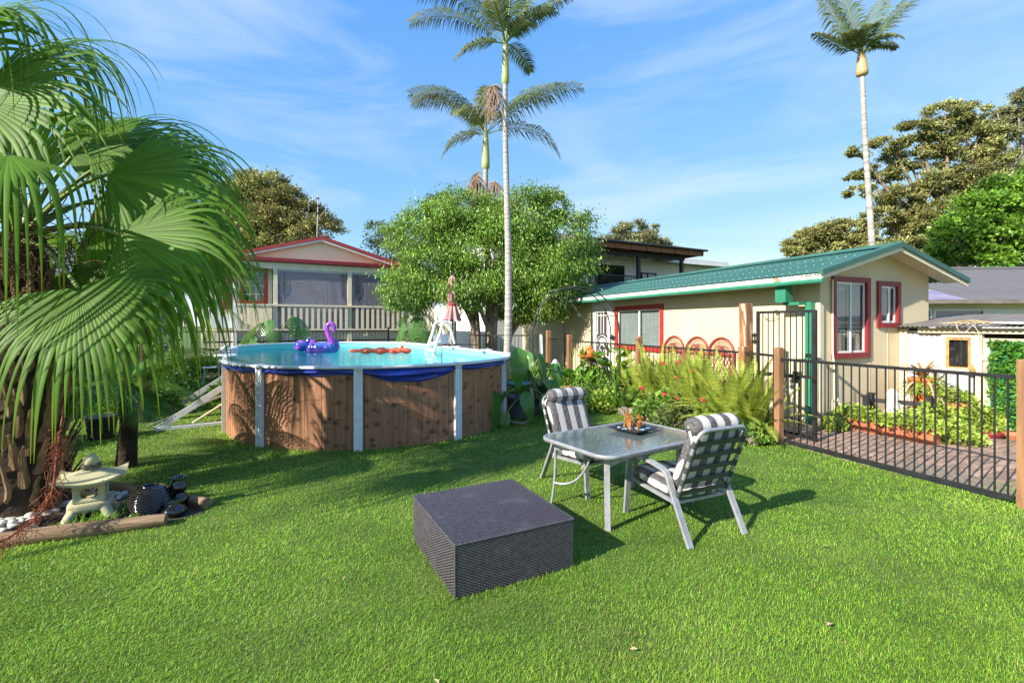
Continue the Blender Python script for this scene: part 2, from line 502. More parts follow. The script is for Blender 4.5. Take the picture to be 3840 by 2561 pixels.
M['palmtrunk'] = mat('ringed_palm_trunk', (.40, .37, .34), (.26, .235, .21), 3.2, rough=.85, stretch=(.6, .6, 6.0), bump=.5, bscale=8, lo=.42, hi=.60, c3=(.52, .50, .47), scale3=2.5, lo3=.52, hi3=.66)
M['shaft'] = mat('palm_crownshaft', (.33, .38, .14), (.40, .42, .19), 2, rough=.4, stretch=(1, 1, .4))
M['yshaft'] = mat('yellow_crownshaft', (.45, .38, .14), (.50, .34, .15), 2, rough=.4, stretch=(1, 1, .4))
M['infl'] = mat('dry_palm_flower', (.36, .26, .19), (.26, .18, .13), 8, rough=.8)
M['brownfiber'] = mat('brown_fibre', (.13, .062, .026), (.075, .035, .018), 10, rough=.9)
M['boot'] = mat('palm_leaf_base', (.24, .15, .075), (.13, .075, .035), 5, rough=.8, stretch=(6, 6, .8), bump=.5, bscale=10)
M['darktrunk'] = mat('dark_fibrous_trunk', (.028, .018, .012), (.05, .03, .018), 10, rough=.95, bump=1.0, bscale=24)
M['rust'] = mat('rusty_dead_frond', (.26, .065, .022), (.17, .04, .016), 12, rough=.7)
M['bark'] = mat('pale_bark', (.27, .22, .165), (.18, .14, .10), 6, rough=.85, stretch=(1, 1, .4), bump=.4)
M['barkgrey'] = mat('grey_bark', (.30, .27, .24), (.20, .18, .16), 6, rough=.85, bump=.4)
M['fern'] = mat('tree_fern_leaf', (.085, .20, .025), None, rough=.45, attr=True, transl=.3)
M['sword'] = mat('sword_fern_leaf', (.31, .38, .062), None, rough=.45, attr=True, transl=.3)
M['bigleaf'] = mat('philodendron_leaf', (.060, .175, .030), (.075, .20, .034), 3, rough=.28, transl=.25, spec=.5)
M['monstera'] = mat('monstera_leaf', (.075, .19, .040), (.10, .22, .045), 3, rough=.3, transl=.25, spec=.5)
M['straplf'] = mat('strap_leaf', (.16, .28, .04), (.12, .23, .035), 3, rough=.38, transl=.28, rnd=.2)
M['geran'] = mat('geranium_leaf', (.17, .29, .05), None, rough=.5, attr=True, transl=.25)
M['flower'] = mat('red_flower', (.62, .05, .035), (.52, .035, .06), 30, rough=.6)
M['brom'] = mat('orange_bromeliad', (.42, .16, .04), (.30, .20, .05), 6, rough=.4, transl=.25)
M['straw'] = mat('dry_straw', (.42, .33, .19), (.34, .25, .13), 9, rough=.9)
M['succtan'] = mat('bronze_succulent', (.50, .27, .08), (.42, .15, .05), 26, rough=.45, transl=.15)
M['beads'] = mat('blue_glass_bead', (.20, .34, .46), (.12, .24, .38), 9, rough=.12)
# ---------------------------------------------------------------- ground
U = Vector((-.363, .932, 0)); Vv = Vector((.932, .363, 0))          # long and cross axis of the cottage
E = Vector((.882, .471, 0)); Nn = Vector((.471, -.882, 0))           # along and out of the veranda front
HZ = math.atan2(.363, .932); EZ = math.atan2(.471, .882)

g = MB(); g.add([(-320, -60, 0), (320, -60, 0), (320, 600, 0), (-320, 600, 0)], [(0, 1, 2, 3)])
tag(g.build('ground', M['lawn']), kind='structure')
q0 = Vector((-7.47, 18.6, 0)) + Nn * 1.6
t = MB()
a, b = q0 - E * 9, q0 + E * 5.0
t.prism([(a.x, a.y), (b.x, b.y), (b.x - Nn.x * 16, b.y - Nn.y * 16), (a.x - Nn.x * 16, a.y - Nn.y * 16)], -.2, .25)
tag(t.build('terrace', M['soil']), kind='structure')
k = MB(); k.beam(a + Nn * .04 + Vector((0, 0, .13)), b + Nn * .04 + Vector((0, 0, .13)), .08, .27)
tag(k.build('kerb', M['concrete']), kind='structure')

# brick paving between the fence and the cottage: local frame of the cottage
pav = thing('paving', None, None, (5.16, 7.96, 0), HZ); tag(pav, kind='structure')
s = MB(); s.bx(-1.7, 2.0, -3.0, .9, -.05, .010); s.build('joint_bed', M['mortar'], pav)
bm_ = MB(); bm_.box((0, 0, 0), (.222, .106, .05)); brick_me = bm_.mesh('brick', M['brick'])
nb = 0
for j in range(30):
    for i in range(16):
        x = -1.6 + i * .232 + (.116 if j % 2 else 0); y = -2.95 + j * .116
        edge = 1.75 - .9 * max(0, (-y - 1.5)) + .15 * math.sin(y * 9)
        if x > edge - .1 or x > 1.85 or (x < -1.0 and y < -1.9) or nb >= 298: continue
        if x < -1.1 and y > .2: continue
        nb += 1
        place('brick', brick_me, pav, (x, y, -.008 + rr(-.004, .005)), (rr(-.012, .012), rr(-.012, .012), rr(-.02, .02)))
b = MB(); b.prism([(2.05, -2.05), (2.95, -2.25), (2.95, -1.65), (2.1, -1.62)], .004, .022)
o = b.build('ground_mat', M['blueground']); o.location = (5.16, 7.96, 0); o.rotation_euler = (0, 0, HZ)
tag(o, 'blue mesh mat lying on the ground at the foot of the shed door', 'mat')

# ---------------------------------------------------------------- cottage with green roof
cot = thing('cottage', 'long cream cottage with green corrugated roof and red window frames', 'house', (5.16, 7.96, 0), HZ)
CL, CW = 13.0, 2.975
def wall_holes(axis, L, H, holes, th, mat_, parent, name='wall', top=None):
    """wall along local y (axis 'y', x=0, outside -x) or x (axis 'x', y=0, outside -y) with openings (a0,a1,z0,z1)"""
    mb = MB()
    cuts = sorted({0, L} | {h[0] for h in holes} | {h[1] for h in holes})
    for a0, a1 in zip(cuts, cuts[1:]):
        zs = [0]
        hs = sorted([h for h in holes if h[0] < a1 - 1e-6 and h[1] > a0 + 1e-6], key=lambda h: h[2])
        spans, z = [], 0
        for h in hs: spans.append((z, h[2])); z = h[3]
        spans.append((z, H))
        for z0, z1 in spans:
            if z1 - z0 < 1e-4: continue
            if axis == 'y': mb.bx(0, th, a0, a1, z0, z1)
            else: mb.bx(a0, a1, 0, th, z0, z1)
    if top: mb.prism_x = None
    return mb
long_holes = [(4.05, 5.96, 1.08, 2.10), (6.28, 7.19, .10, 2.16)]
mb = wall_holes('y', CL, 2.46, long_holes, .09, None, cot); mb.build('wall', M['cream'], cot)
gab_holes = [(.34, 1.194, 1.16, 2.44), (1.51, 2.04, 1.68, 2.40)]
mb = MB()
RX, RZ = 1.49, 2.98
# gable wall: rectangles under the plate and a triangle above it
for a0, a1, sp in ((.092, .34, ((0, 2.46),)), (.34, 1.194, ((0, 1.16), (2.44, 2.46))), (1.194, 1.51, ((0, 2.46),)), (1.51, 2.04, ((0, 1.68), (2.40, 2.46))), (2.04, CW - .092, ((0, 2.46),))):
    for z0, z1 in sp: mb.bx(a0, a1, 0, .09, z0, z1)
mb.add([(0, 0, 2.46), (CW, 0, 2.46), (CW, 0, 2.598), (RX, 0, 2.998), (0, 0, 2.598), (0, .09, 2.46), (CW, .09, 2.46), (CW, .09, 2.598), (RX, .09, 2.998), (0, .09, 2.598)], [(0, 1, 2, 3, 4), (9, 8, 7, 6, 5)])
mb.build('gable_wall', M['cream'], cot)
mb = MB(); mb.bx(CW - .09, CW, 0, CL, 0, 2.46); mb.bx(.092, CW - .092, CL - .09, CL, 0, 2.46); mb.build('wall', M['cream'], cot)
mb = MB(); mb.bx(.092, CW - .092, .092, CL - .092, .02, .06); mb.bx(.5, .55, .3, CL - .3, .06, 2.4); mb.bx(.1, CW - .1, 2.4, 2.44, .06, 2.4); mb.build('room_shade_planes', M['dark'], cot)  # near-black planes put in for the darkness of the room behind the windows
# vertical joint strips between the fibro sheets
for y in (1.18, 2.38, 3.58, 8.4, 9.6, 10.8): MB().bx(-.006, -.0005, y - .018, y + .018, 0, 2.455).build('cover_strip', M['cream'], cot)
MB().bx(1.245, 1.275, -.007, -.0005, 0, 1.10).build('cover_strip', M['cream'], cot)
MB().bx(1.752, 1.775, -.007, -.0005, .0, 1.62).build('cover_strip', M['cream'], cot)
mb = MB(); mb.bx(-.03, .0, -.03, .06, 0, 2.45); mb.bx(.002, .06, -.03, -.0005, 0, 2.45); mb.build('corner_trim', M['cream2'], cot)

# roof: corrugated sheets on both slopes
EV, EZt = -.47, 2.50
slope_dx, slope_dz = RX - EV, 3.045 - EZt
def corr_mesh(name, w, length, m, pitch=.076, amp=.009, seg=6, nx=3):
    """corrugated sheet: corrugations side by side along x (0..w), running down y (0..length)"""
    n = int(round(w / pitch * seg))
    xs = np.linspace(0, w, n + 1); zs = amp * np.sin(xs / pitch * 2 * PI)
    ys = np.linspace(0, length, nx + 1)
    V = np.array([(x, y, z) for y in ys for x, z in zip(xs, zs)])
    F = np.array([(j * (n + 1) + i, j * (n + 1) + i + 1, (j + 1) * (n + 1) + i + 1, (j + 1) * (n + 1) + i) for j in range(nx) for i in range(n)])
    return npmesh(name, V, F, m, smooth=True)
SL = math.hypot(slope_dx, slope_dz)
sheet = corr_mesh('roof_sheet', .76, SL, M['green'])
ns = 18
for i in range(ns):
    y = -.38 + i * .76
    # sheet local x -> house y, sheet local y -> up the slope
    for sgn in (1, -1):
        o = link_obj('roof_sheet', sheet, cot)
        if sgn > 0:
            Mx = Matrix(((0, slope_dx / SL, -slope_dz / SL, EV), (1, 0, 0, y), (0, slope_dz / SL, slope_dx / SL, EZt + .0015 * (i % 2)), (0, 0, 0, 1)))
        else:
            Mx = Matrix(((0, -slope_dx / SL, slope_dz / SL, 2 * RX - EV), (1, 0, 0, y), (0, slope_dz / SL, slope_dx / SL, EZt + .0015 * (i % 2)), (0, 0, 0, 1)))
        o.matrix_local = Mx
# screws: one joined part, far too small to pick apart
mb = MB()
for i in range(ns * 10):
    y = -.36 + i * .076
    for f in (.06, .36, .66, .96):
        if i % 2 == 0: mb.box((EV + slope_dx * f, y + .019, EZt + slope_dz * f + .017), (.014, .014, .008))
tag(mb.build('roof_screws', M['alu'], cot), kind='stuff')
mb = MB(); mb.tube([(RX, -.40, 3.06), (RX, 13.32, 3.06)], .05, 10); mb.add([(RX - .16, -.40, 3.03), (RX, -.40, 3.085), (RX + .16, -.40, 3.03), (RX - .16, 13.32, 3.03), (RX, 13.32, 3.085), (RX + .16, 13.32, 3.03)], [(0, 1, 4, 3), (1, 2, 5, 4)])
mb.build('ridge_cap', M['green'], cot)
MB().bx(-.445, -.42, -.34, 13.2, 2.385, 2.488).build('fascia', M['whiteflake'], cot)
mb = MB()
prof = [(0, -.03), (.0, .035), (-.012, .035), (-.055, .02), (-.065, -.01), (-.055, -.035), (-.02, -.045)]
vs0 = [(-.447 + a, -.40, 2.375 + b_) for a, b_ in prof]; vs1 = [(-.447 + a, 13.2, 2.375 + b_) for a, b_ in prof]
n = len(prof)
mb.add(vs0 + vs1, [tuple(range(n)), tuple(range(n, 2 * n))[::-1]] + [(i, n + i, n + (i + 1) % n, (i + 1) % n) for i in range(n)])
mb.build('gutter', M['greenpaint'], cot)
mb = MB()
mb.bx(-.40, -.22, .32, .52, 2.06, 2.34); mb.bx(-.31, -.10, .14, .44, 2.01, 2.06); mb.build('rainhead', M['greenpaint'], cot)
MB().bx(-.14, -.035, .05, .16, .0, 2.058).build('downpipe', M['greenpaint'], cot)
# soffit and barge boards on the gable end
mb = MB()
for sgn in (1, -1):
    xe = EV if sgn > 0 else 2 * RX - EV
    mb.add([(xe, -.34, EZt - .03), (RX, -.34, 3.0), (RX, .0, 3.0), (xe, .0, EZt - .03)], [(0, 1, 2, 3)])
mb.build('soffit', M['trim'], cot)
for sgn in (1, -1):
    xe = (EV - .02) if sgn > 0 else 2 * RX - EV + .02
    mb = MB(); z0, z1 = EZt - .015, 3.04
    mb.add([(xe, -.372, z0 - .10), (RX, -.372, z1 - .10), (RX, -.372, z1 + .0), (xe, -.372, z0 + .0), (xe, -.342, z0 - .10), (RX, -.342, z1 - .10), (RX, -.342, z1), (xe, -.342, z0)],
           [(0, 1, 2, 3), (7, 6, 5, 4), (0, 4, 5, 1), (3, 2, 6, 7), (0, 3, 7, 4), (1, 5, 6, 2)])
    mb.build('barge_board', M['trim'], cot)
    mb = MB()
    mb.add([(xe, -.405, z0 - .03), (RX, -.405, z1 - .03), (RX, -.405, z1 + .055), (xe, -.405, z0 + .055), (xe, -.374, z0 - .03), (RX, -.374, z1 - .03), (RX, -.25, z1 + .055), (xe, -.25, z0 + .055)],
           [(0, 1, 2, 3), (0, 4, 5, 1), (3, 2, 6, 7), (0, 3, 7, 4)])
    mb.build('barge_capping', M['green'], cot)
MB().bx(2.985, 3.06, .05, .16, 2.15, 2.42).build('rainhead', M['greenpaint'], cot)
# conduit and tap pipe on the gable
mb = MB(); mb.tube([(.27, -.03, 2.44), (.272, -.03, 1.2), (.31, -.03, 1.0), (.33, -.03, .1)], .016, 6); mb.build('conduit', M['trim'], cot)
mb = MB(); mb.tube([(.14, -.12, 0), (.14, -.12, .42)], .014, 6); mb.tube([(.14, -.12, .40), (.30, -.12, .40), (.30, -.12, .34)], .013, 6); mb.tube([(.27, -.12, .40), (.27, -.12, .45)], .008, 5); mb.build('garden_tap', M['trim'], cot)
MB().bx(-.05, -.012, .62, .74, .35, 1.86).build('timber_upright', M['cream'], cot)
MB().bx(-.03, -.0005, -.6 + 1.0, 1.0, .0, .05).build('step', M['concrete'], cot)
mb = MB(); mb.tube([(-.03, .80, 1.90), (-.10, .80, 1.92), (-.10, .72, 1.94)], .012, 6); mb.tube(bez((-.06, 1.05, 1.83), (-.06, .85, 1.70), (-.06, .72, 1.88), 8), .007, 5); mb.build('hose_bracket', M['metal'], cot)

def window(par, axis, a0, a1, z0, z1, fm, blinds=(1, 1), fw=.09, mull=None, curtain=None):
    """sliding window: red surround, white sashes, panes, blinds behind"""
    def B(mb, u0, u1, d0, d1, w0, w1):
        if axis == 'y': mb.bx(d0, d1, u0, u1, w0, w1)
        else: mb.bx(u0, u1, d0, d1, w0, w1)
    fr = MB()
    B(fr, a0 - fw + .03, a0 + .03, -.035, .05, z0 - fw + .03, z1 + fw - .03); B(fr, a1 - .03, a1 + fw - .03, -.035, .05, z0 - fw + .03, z1 + fw - .03)
    B(fr, a0 + .03, a1 - .03, -.035, .05, z1 - .03, z1 + fw - .03); B(fr, a0 + .03, a1 - .03, -.05, .05, z0 - fw + .03, z0 + .03)
    w = fr.build('window', fm, par)
    m_ = mull if mull is not None else (a0 + a1) / 2
    for k_, (s0, s1, dd) in enumerate(((a0 + .03, m_ + .02, .0), (m_ - .02, a1 - .03, .028))):
        sm = MB(); t_ = .035
        B(sm, s0, s0 + t_, dd - .012, dd + .012, z0 + .03, z1 - .03); B(sm, s1 - t_, s1, dd - .012, dd + .012, z0 + .03, z1 - .03)
        B(sm, s0 + t_, s1 - t_, dd - .012, dd + .012, z1 - .03 - t_, z1 - .03); B(sm, s0 + t_, s1 - t_, dd - .012, dd + .012, z0 + .03, z0 + .03 + t_)
        sm.build('sash', M['white'], w)
        gm = MB(); B(gm, s0 + t_, s1 - t_, dd - .002, dd + .002, z0 + .03 + t_, z1 - .03 - t_); gm.build('pane', M['glass'], w)
        if blinds[k_]:
            bl = MB(); z = z0 + .06
            while z < z1 - .06:
                u0, u1 = s0 + .05, s1 - .05
                if axis == 'y': bl.add([(.058, u0, z), (.058, u1, z), (.068, u1, z + .023), (.068, u0, z + .023)], [(0, 1, 2, 3)])
                else: bl.add([(u0, .058, z), (u1, .058, z), (u1, .068, z + .023), (u0, .068, z + .023)], [(3, 2, 1, 0)])
                z += .03
            tag(bl.build('venetian_blind', M['blind'], w), kind='stuff')
    if curtain:
        c0, c1 = curtain
        cm = MB()
        cm.grid(lambda u, v: ((c0 + (c1 - c0) * u, .13 + .02 * math.sin(u * 30), z0 + (z1 - z0) * v) if axis == 'x' else (.13 + .02 * math.sin(u * 30), c0 + (c1 - c0) * u, z0 + (z1 - z0) * v)), 40, 2)
        cm.build('curtain', M['curtain'], w)
    return w
window(cot, 'y', 4.05, 5.96, 1.08, 2.10, M['red'], (1, 1), .12, mull=4.93)
window(cot, 'x', .34, 1.194, 1.16, 2.44, M['dkred'], (1, 1), .09, mull=.755, curtain=(.86, 1.06))
window(cot, 'x', 1.51, 2.04, 1.68, 2.40, M['dkred'], (0, 0), .085, mull=1.78, curtain=(1.80, 1.98))
# security door with the arched grille
d = MB(); d.bx(-.03, .05, 6.20, 6.33, .05, 2.19); d.bx(-.03, .05, 7.14, 7.27, .05, 2.19); d.bx(-.03, .05, 6.33, 7.14, 2.13, 2.19); d.bx(-.028, .05, 6.20, 7.27, 2.19, 2.36)
door = d.build('door', M['white'], cot)
MB().bx(.02, .03, 6.33, 7.14, .10, 2.13).build('fly_screen', M['mesh'], door)
d = MB()
def dbar(p, q, w=.022): d.beam((-.006, *p), (-.006, *q), w, w, up=(1, 0, 0))
yA, yB = 6.36, 7.11
for y_ in (yA, yB): dbar((y_, .12), (y_, 2.11), .07)
for z_ in (.16, 2.08): dbar((yA, z_), (yB, z_), .08)
for y_ in (6.47, 6.66, 6.81, 7.0): dbar((y_, 1.40), (y_, 2.05), .02)
dbar((6.47, 1.95), (7.0, 1.95), .02); dbar((yA, 1.38), (6.50, 1.40), .02); dbar((6.97, 1.40), (yB, 1.38), .02)
for R_ in (.33, .25):
    pts = [(-.006, 6.735 + R_ * math.cos(a_), 1.02 + R_ * math.sin(a_)) for a_ in [PI * i / 14 for i in range(15)]]
    d.tube(pts, .012, 5)
for i in range(7):
    a_ = PI * (.12 + .76 * i / 6)
    d.tube([(-.006, 6.735, 1.06), (-.006, 6.735 + .2 * math.cos(a_), 1.06 + .2 * math.sin(a_))], [.012, .022], 5)
for sgn in (1, -1):
    d.tube([(-.006, 6.735 + sgn * (.05 + .17 * math.sin(u * 2.6)), 1.04 - .5 * u + .07 * math.sin(u * 9)) for u in [i / 10 for i in range(11)]], .013, 5)
    d.tube([(-.006, 6.735 + sgn * (.14 + .09 * math.cos(u * 5.5)), .84 + .09 * math.sin(u * 5.5)) for u in [i / 10 for i in range(11)]], .011, 5)
dbar((yA, .72), (yB, .72), .03)
for y_ in (6.5, 6.66, 6.81, 6.97): dbar((y_, .2), (y_, .70), .018)
d.build('grille', M['white'], door)

# ---------------------------------------------------------------- garden shed by the gable
shed = thing('garden_shed', 'low garden shed of white corrugated iron with a leadlight window beside the cottage', 'shed', (7.12, 8.72, 0), HZ)
MB().bx(-.03, .05, -.14, -.005, 0, 1.60).build('corner_post', M['cream2'], shed)
def corr_wall(y0, y1, z0, z1):
    n = int((y1 - y0) / .076 * 6); V, F = [], []
    for i in range(n + 1):
        y = y0 + (y1 - y0) * i / n; x = .016 + .013 * math.sin((y - y0) / .038 * PI)
        V += [(x, y, z0), (x, y, z1)]
    F = [(2 * i, 2 * i + 1, 2 * i + 3, 2 * i + 2) for i in range(n)]
    o = link_obj('wall_sheet', npmesh('wall_sheet', np.array(V), np.array(F), M['corr'], smooth=True), shed); return o
corr_wall(-.66, -.14, .02, 1.57)
corr_wall(-1.06, -.66, .02, .90)
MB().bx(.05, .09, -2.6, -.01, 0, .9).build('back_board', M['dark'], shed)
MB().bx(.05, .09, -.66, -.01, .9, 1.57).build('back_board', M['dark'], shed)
w = MB()
for y0, y1, z0, z1 in ((-.70, -.645, .90, 1.52), (-1.10, -1.045, .90, 1.52), (-1.045, -.70, 1.47, 1.52), (-1.045, -.70, .90, .945)): w.bx(-.02, .03, y0, y1, z0, z1)
win = w.build('window', M['trim'], shed)
w = MB()
for y0, y1, z0, z1 in ((-.745, -.702, .947, 1.468), (-1.043, -1.0, .947, 1.468), (-1.0, -.745, 1.42, 1.468), (-1.0, -.745, .947, .975)): w.bx(-.006, .006, y0, y1, z0, z1)
w.build('leadlight_border', M['amber'], win)
MB().bx(-.002, .002, -1.0, -.745, .975, 1.42).build('pane', M['glass'], win)
MB().bx(.05, .06, -1.1, -.66, .9, 1.57).build('room_shade_sheet', M['dark'], win)  # near-black sheet painted for the shade inside the shed
mb = MB(); mb.bx(-.03, .05, -1.19, -1.105, 0, 1.56); mb.build('door_post', M['cream2'], shed)
dr = MB(); dr.bx(-.015, .03, -2.55, -1.20, .03, 1.46)
door2 = dr.build('door', M['cream2'], shed)
for z_ in (.35, 1.15):
    mb = MB(); mb.bx(-.04, -.0155, -1.30, -1.21, z_ - .04, z_ + .04); mb.tube([(-.045, -1.205, z_ - .05), (-.045, -1.205, z_ + .05)], .008, 6); mb.build('hinge', M['cream2'], door2)
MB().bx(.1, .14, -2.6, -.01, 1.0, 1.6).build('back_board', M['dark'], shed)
MB().bx(-.07, -.035, -2.7, -.32, 1.535, 1.62).build('fascia_beam', M['cream2'], shed)
rs = corr_mesh('roof_sheet', .76, 2.3, M['rustroof'], amp=.012)
for i in range(4):
    o = link_obj('roof_sheet', rs, shed)
    o.matrix_local = Matrix(((0, .995, -.10, -.20), (1, 0, 0, -2.72 + i * .745), (0, .10, .995, 1.640 + .002 * (i % 2)), (0, 0, 0, 1)))
# things lying on the shed roof
def cot_pt(x, y, z): return Vector((5.16, 7.96, 0)) + Vv * x + U * y + Vector((0, 0, z))
SH = Vector((7.12, 8.72, 0))
def sh(x, y, z): return SH + Vv * x + U * y + Vector((0, 0, z))
mb = MB()
for i in range(26):
    y0 = rr(-1.5, -1.2); y1 = rr(-.9, -.55); x0 = rr(-.12, .05)
    mb.tube([sh(x0, y0, 1.685 + rr(0, .05)), sh(x0 + rr(-.02, .02), (y0 + y1) / 2, 1.69 + rr(0, .06)), sh(x0 + rr(-.03, .05), y1, 1.68 + rr(0, .03))], .006, 4)
tag(mb.build('reed_bundle', M['straw']), 'bundle of dry reeds and wire lying on the shed roof edge', 'bundle')
mb = MB()
for i in range(7):
    c = sh(-.10, -.75 - .09 * i, 1.71); pts = [c + Vector((rr(-.02, .02), .05 * math.cos(a_), -.02 + .022 * math.sin(a_))) for a_ in [2 * PI * j / 10 for j in range(11)]]
    mb.tube(pts, .004, 4)
mb.tube(bez(sh(-.22, -.95, 1.68), sh(-.25, -1.0, 1.42), sh(-.22, -1.15, 1.66), 8), .004, 4)
mb.tube(bez(sh(-.22, -1.15, 1.68), sh(-.23, -1.25, 1.6), sh(-.19, -1.22, 1.44), 8), .004, 4)
tag(mb.build('wire_coil', M['alu']), 'pale coiled wire hanging over the shed roof edge', 'wire')
mb = MB(); mb.beam(sh(-.05, -1.75, 1.70), sh(.02, -1.40, 1.71), .28, .025)
tag(mb.build('loose_board', M['whiteflake']), 'white board lying flat on the shed roof', 'board')
mb = MB()
for i in range(5): mb.tube([sh(-.05, -1.85, 1.735) + Vector((.07 * math.cos(a_) * (1 - .12 * i), .07 * math.sin(a_) * (1 - .12 * i), .014 * i)) for a_ in [2 * PI * j / 12 for j in range(13)]], .01, 5)
tag(mb.build('rope_coil', M['rust']), 'rusty brown coil resting on the shed roof', 'coil')
# ceramic bird on the window corner
root = thing('bird_ornament', 'green and amber bird ornament on the corner of the shed window', 'ornament', sh(-.06, -1.09, .90), HZ)
mb = MB(); soft_box(mb, (0, 0, -.01), (.05, .13, .05), 6, 2.2); mb.tube([(0, -.06, -.01), (0, -.11, -.05)], [.012, .003], 6); mb.build('body', M['leafgrey'] if False else M['greenpaint'], root)
for sgn in (0, 1):
    mb = MB(); mb.grid(lambda u, v: (-.02 - .01 * sgn, -.05 + .10 * u * (1 - .4 * v) + .03 * v, .02 + .10 * v * (1 - .5 * abs(u - .5)) + .03 * sgn), 5, 4); mb.build('wing', M['amber'], root)

# ---------------------------------------------------------------- neighbour's house at the right
nh = thing('neighbour_house', 'white weatherboard house with a grey corrugated roof behind the shed', 'house', (10.4, 12.3, 0), math.radians(-3))
for i in range(13): MB().bx(-.012 + .0, .02, 0, .1, 0, .1) if False else None
wb = MB(); wb.add([(0, 0, 0), (9, 0, 0), (9, .022, 0), (0, .022, 0), (0, .012, .20), (9, .012, .20), (9, .022, .20), (0, .022, .20)], [(0, 1, 5, 4), (3, 2, 1, 0), (4, 5, 6, 7), (7, 6, 2, 3), (0, 4, 7, 3), (1, 2, 6, 5)])
wbm = wb.mesh('weatherboard', M['weather'])
for i in range(11): place('weatherboard', wbm, nh, (-.3, -.024, -.05 + .195 * i))
MB().bx(-.3, 8.7, 0, .1, 0, 2.3).build('wall', M['weather'], nh)
MB().bx(-.32, 8.8, -.05, -.026, 2.09, 2.22).build('frieze_board', M['cream2'], nh)
MB().bx(-.5, 8.9, -.33, -.05, 2.222, 2.24).build('soffit', M['trim'], nh)
MB().bx(-.55, 8.9, -.43, -.335, 2.2, 2.30).build('gutter', M['rustroof'], nh)
def nwin(x0, x1, z0, z1):
    w = MB()
    for a0, a1, b0, b1 in ((x0, x0 + .05, z0, z1), (x1 - .05, x1, z0, z1), (x0 + .05, x1 - .05, z1 - .05, z1), (x0 + .05, x1 - .05, z0, z0 + .05)): w.bx(a0, a1, -.06, .02, b0, b1)
    o = w.build('window', M['white'], nh)
    MB().bx(x0 + .05, x1 - .05, -.032, -.028, z0 + .05, z1 - .05).build('pane', M['glass'], o)
    MB().bx(x0 + .05, x1 - .05, -.0265, -.0255, z0 + .05, z1 - .05).build('room_shade_sheet', M['dark'], o)  # dark sheet on the wall stands in for the unlit room
nwin(-.2, .42, 1.35, 2.08); nwin(.46, 1.72, 1.35, 2.08)
s1 = corr_mesh('roof_sheet', .762, 4.3, M['greyroof']); s2 = corr_mesh('roof_sheet', .762, 4.3, M['lavroof'])
for i in range(12):
    o = link_obj('roof_sheet', s2 if i in (0, 1) else s1, nh)
    o.matrix_local = Matrix(((1, 0, 0, -.55 + i * .76), (0, .96, -.28, -.42), (0, .28, .96, 2.30 + .002 * (i % 2)), (0, 0, 0, 1)))
MB().tube([(-.6, 3.72, 3.53), (8.6, 3.72, 3.53)], .06, 8).build('ridge_cap', M['greyroof'], nh)
mb = MB(); mb.add([(-.3, 3.7, 0), (8.7, 3.7, 0), (8.7, 3.7, 3.45), (-.3, 3.7, 3.45)], [(0, 1, 2, 3)]); mb.add([(-.3, 0, 0), (-.3, 3.7, 0), (-.3, 3.7, 3.4), (-.3, 0, 2.3)], [(0, 1, 2, 3)]); mb.build('wall', M['weather'], nh)

# ---------------------------------------------------------------- veranda house at the left
vh = thing('veranda_house', 'cream house with red gable roof and a veranda closed in by clear plastic blinds', 'house', (-7.47, 18.6, 0), EZ)
# local: x along the front, y away from the viewer (front at y=0), gable apex at x=0
FZ = 1.38
def gbl(h): return 4.93 - .283 * abs(h)
mb = MB()
mb.add([(-3.95, .0, 3.98), (3.3, .0, 3.98), (3.3, 0, gbl(3.3)), (0, 0, 4.93), (-3.95, 0, gbl(3.95)), (-3.95, .1, 3.98), (3.3, .1, 3.98), (3.3, .1, gbl(3.3)), (0, .1, 4.93), (-3.95, .1, gbl(3.95))], [(0, 1, 2, 3, 4), (9, 8, 7, 6, 5), (0, 5, 6, 1)])
mb.build('gable_wall', M['gable'], vh)
MB().bx(-.75, 1.0, -.012, -.0005, 4.06, 4.30).build('vent_panel', M['gable'], vh)
for sgn in (1, -1):
    xe = sgn * (3.45 if sgn > 0 else 4.1)
    def pr(z0, z1, y0, y1, m_, nm):
        mb = MB(); X = [(xe, gbl(xe)), (0, 4.93)]
        mb.add([(X[0][0], y0, X[0][1] + z0), (0, y0, 4.93 + z0), (0, y0, 4.93 + z1), (X[0][0], y0, X[0][1] + z1), (X[0][0], y1, X[0][1] + z0), (0, y1, 4.93 + z0), (0, y1, 4.93 + z1), (X[0][0], y1, X[0][1] + z1)],
               [(0, 1, 2, 3), (7, 6, 5, 4), (0, 4, 5, 1), (3, 2, 6, 7), (0, 3, 7, 4), (1, 5, 6, 2)]); mb.build(nm, m_, vh)
    pr(-.03, .045, -.20, -.17, M['white'], 'barge_board'); pr(.047, .18, -.22, -.16, M['redroof'], 'barge_capping')
    pr(.10, .16, -.158, 9, M['redroof'], 'roof'); pr(-.03, -.01, -.168, -.002, M['cream2'], 'soffit')
# skillion veranda front: gutter, beam, posts
MB().bx(-4.1, 3.5, -.42, -.30, 4.0, 4.12).build('gutter', M['dkred'], vh)
MB().bx(-4.1, 3.5, -.40, -.01, 4.125, 4.14).build('veranda_roof', M['redroof'], vh)
MB().bx(-4.0, 3.4, -.28, -.20, 3.74, 3.97).build('beam', M['trim'], vh)
posts = [-1.62, 1.02, 3.3]
for x in posts: MB().bx(x - .075, x + .075, -.29, -.19, 0.25, 3.738).build('post', M['trim'], vh)
MB().bx(-3.9, 3.3, -.18, 3.0, FZ - .18, FZ).build('deck', M['trim'], vh)
MB().bx(-3.9, 3.3, -.215, -.181, FZ - .30, FZ).build('deck_fascia', M['trim'], vh)
for i in range(2): MB().bx(-3.9, 3.3, -.20, -.17, .55 + .28 * i, .75 + .28 * i).build('skirt_board', M['trim'], vh)
MB().bx(-3.9, 3.3, -.10, 0, .2, 1.2).build('skirt_backing', M['dark'], vh)
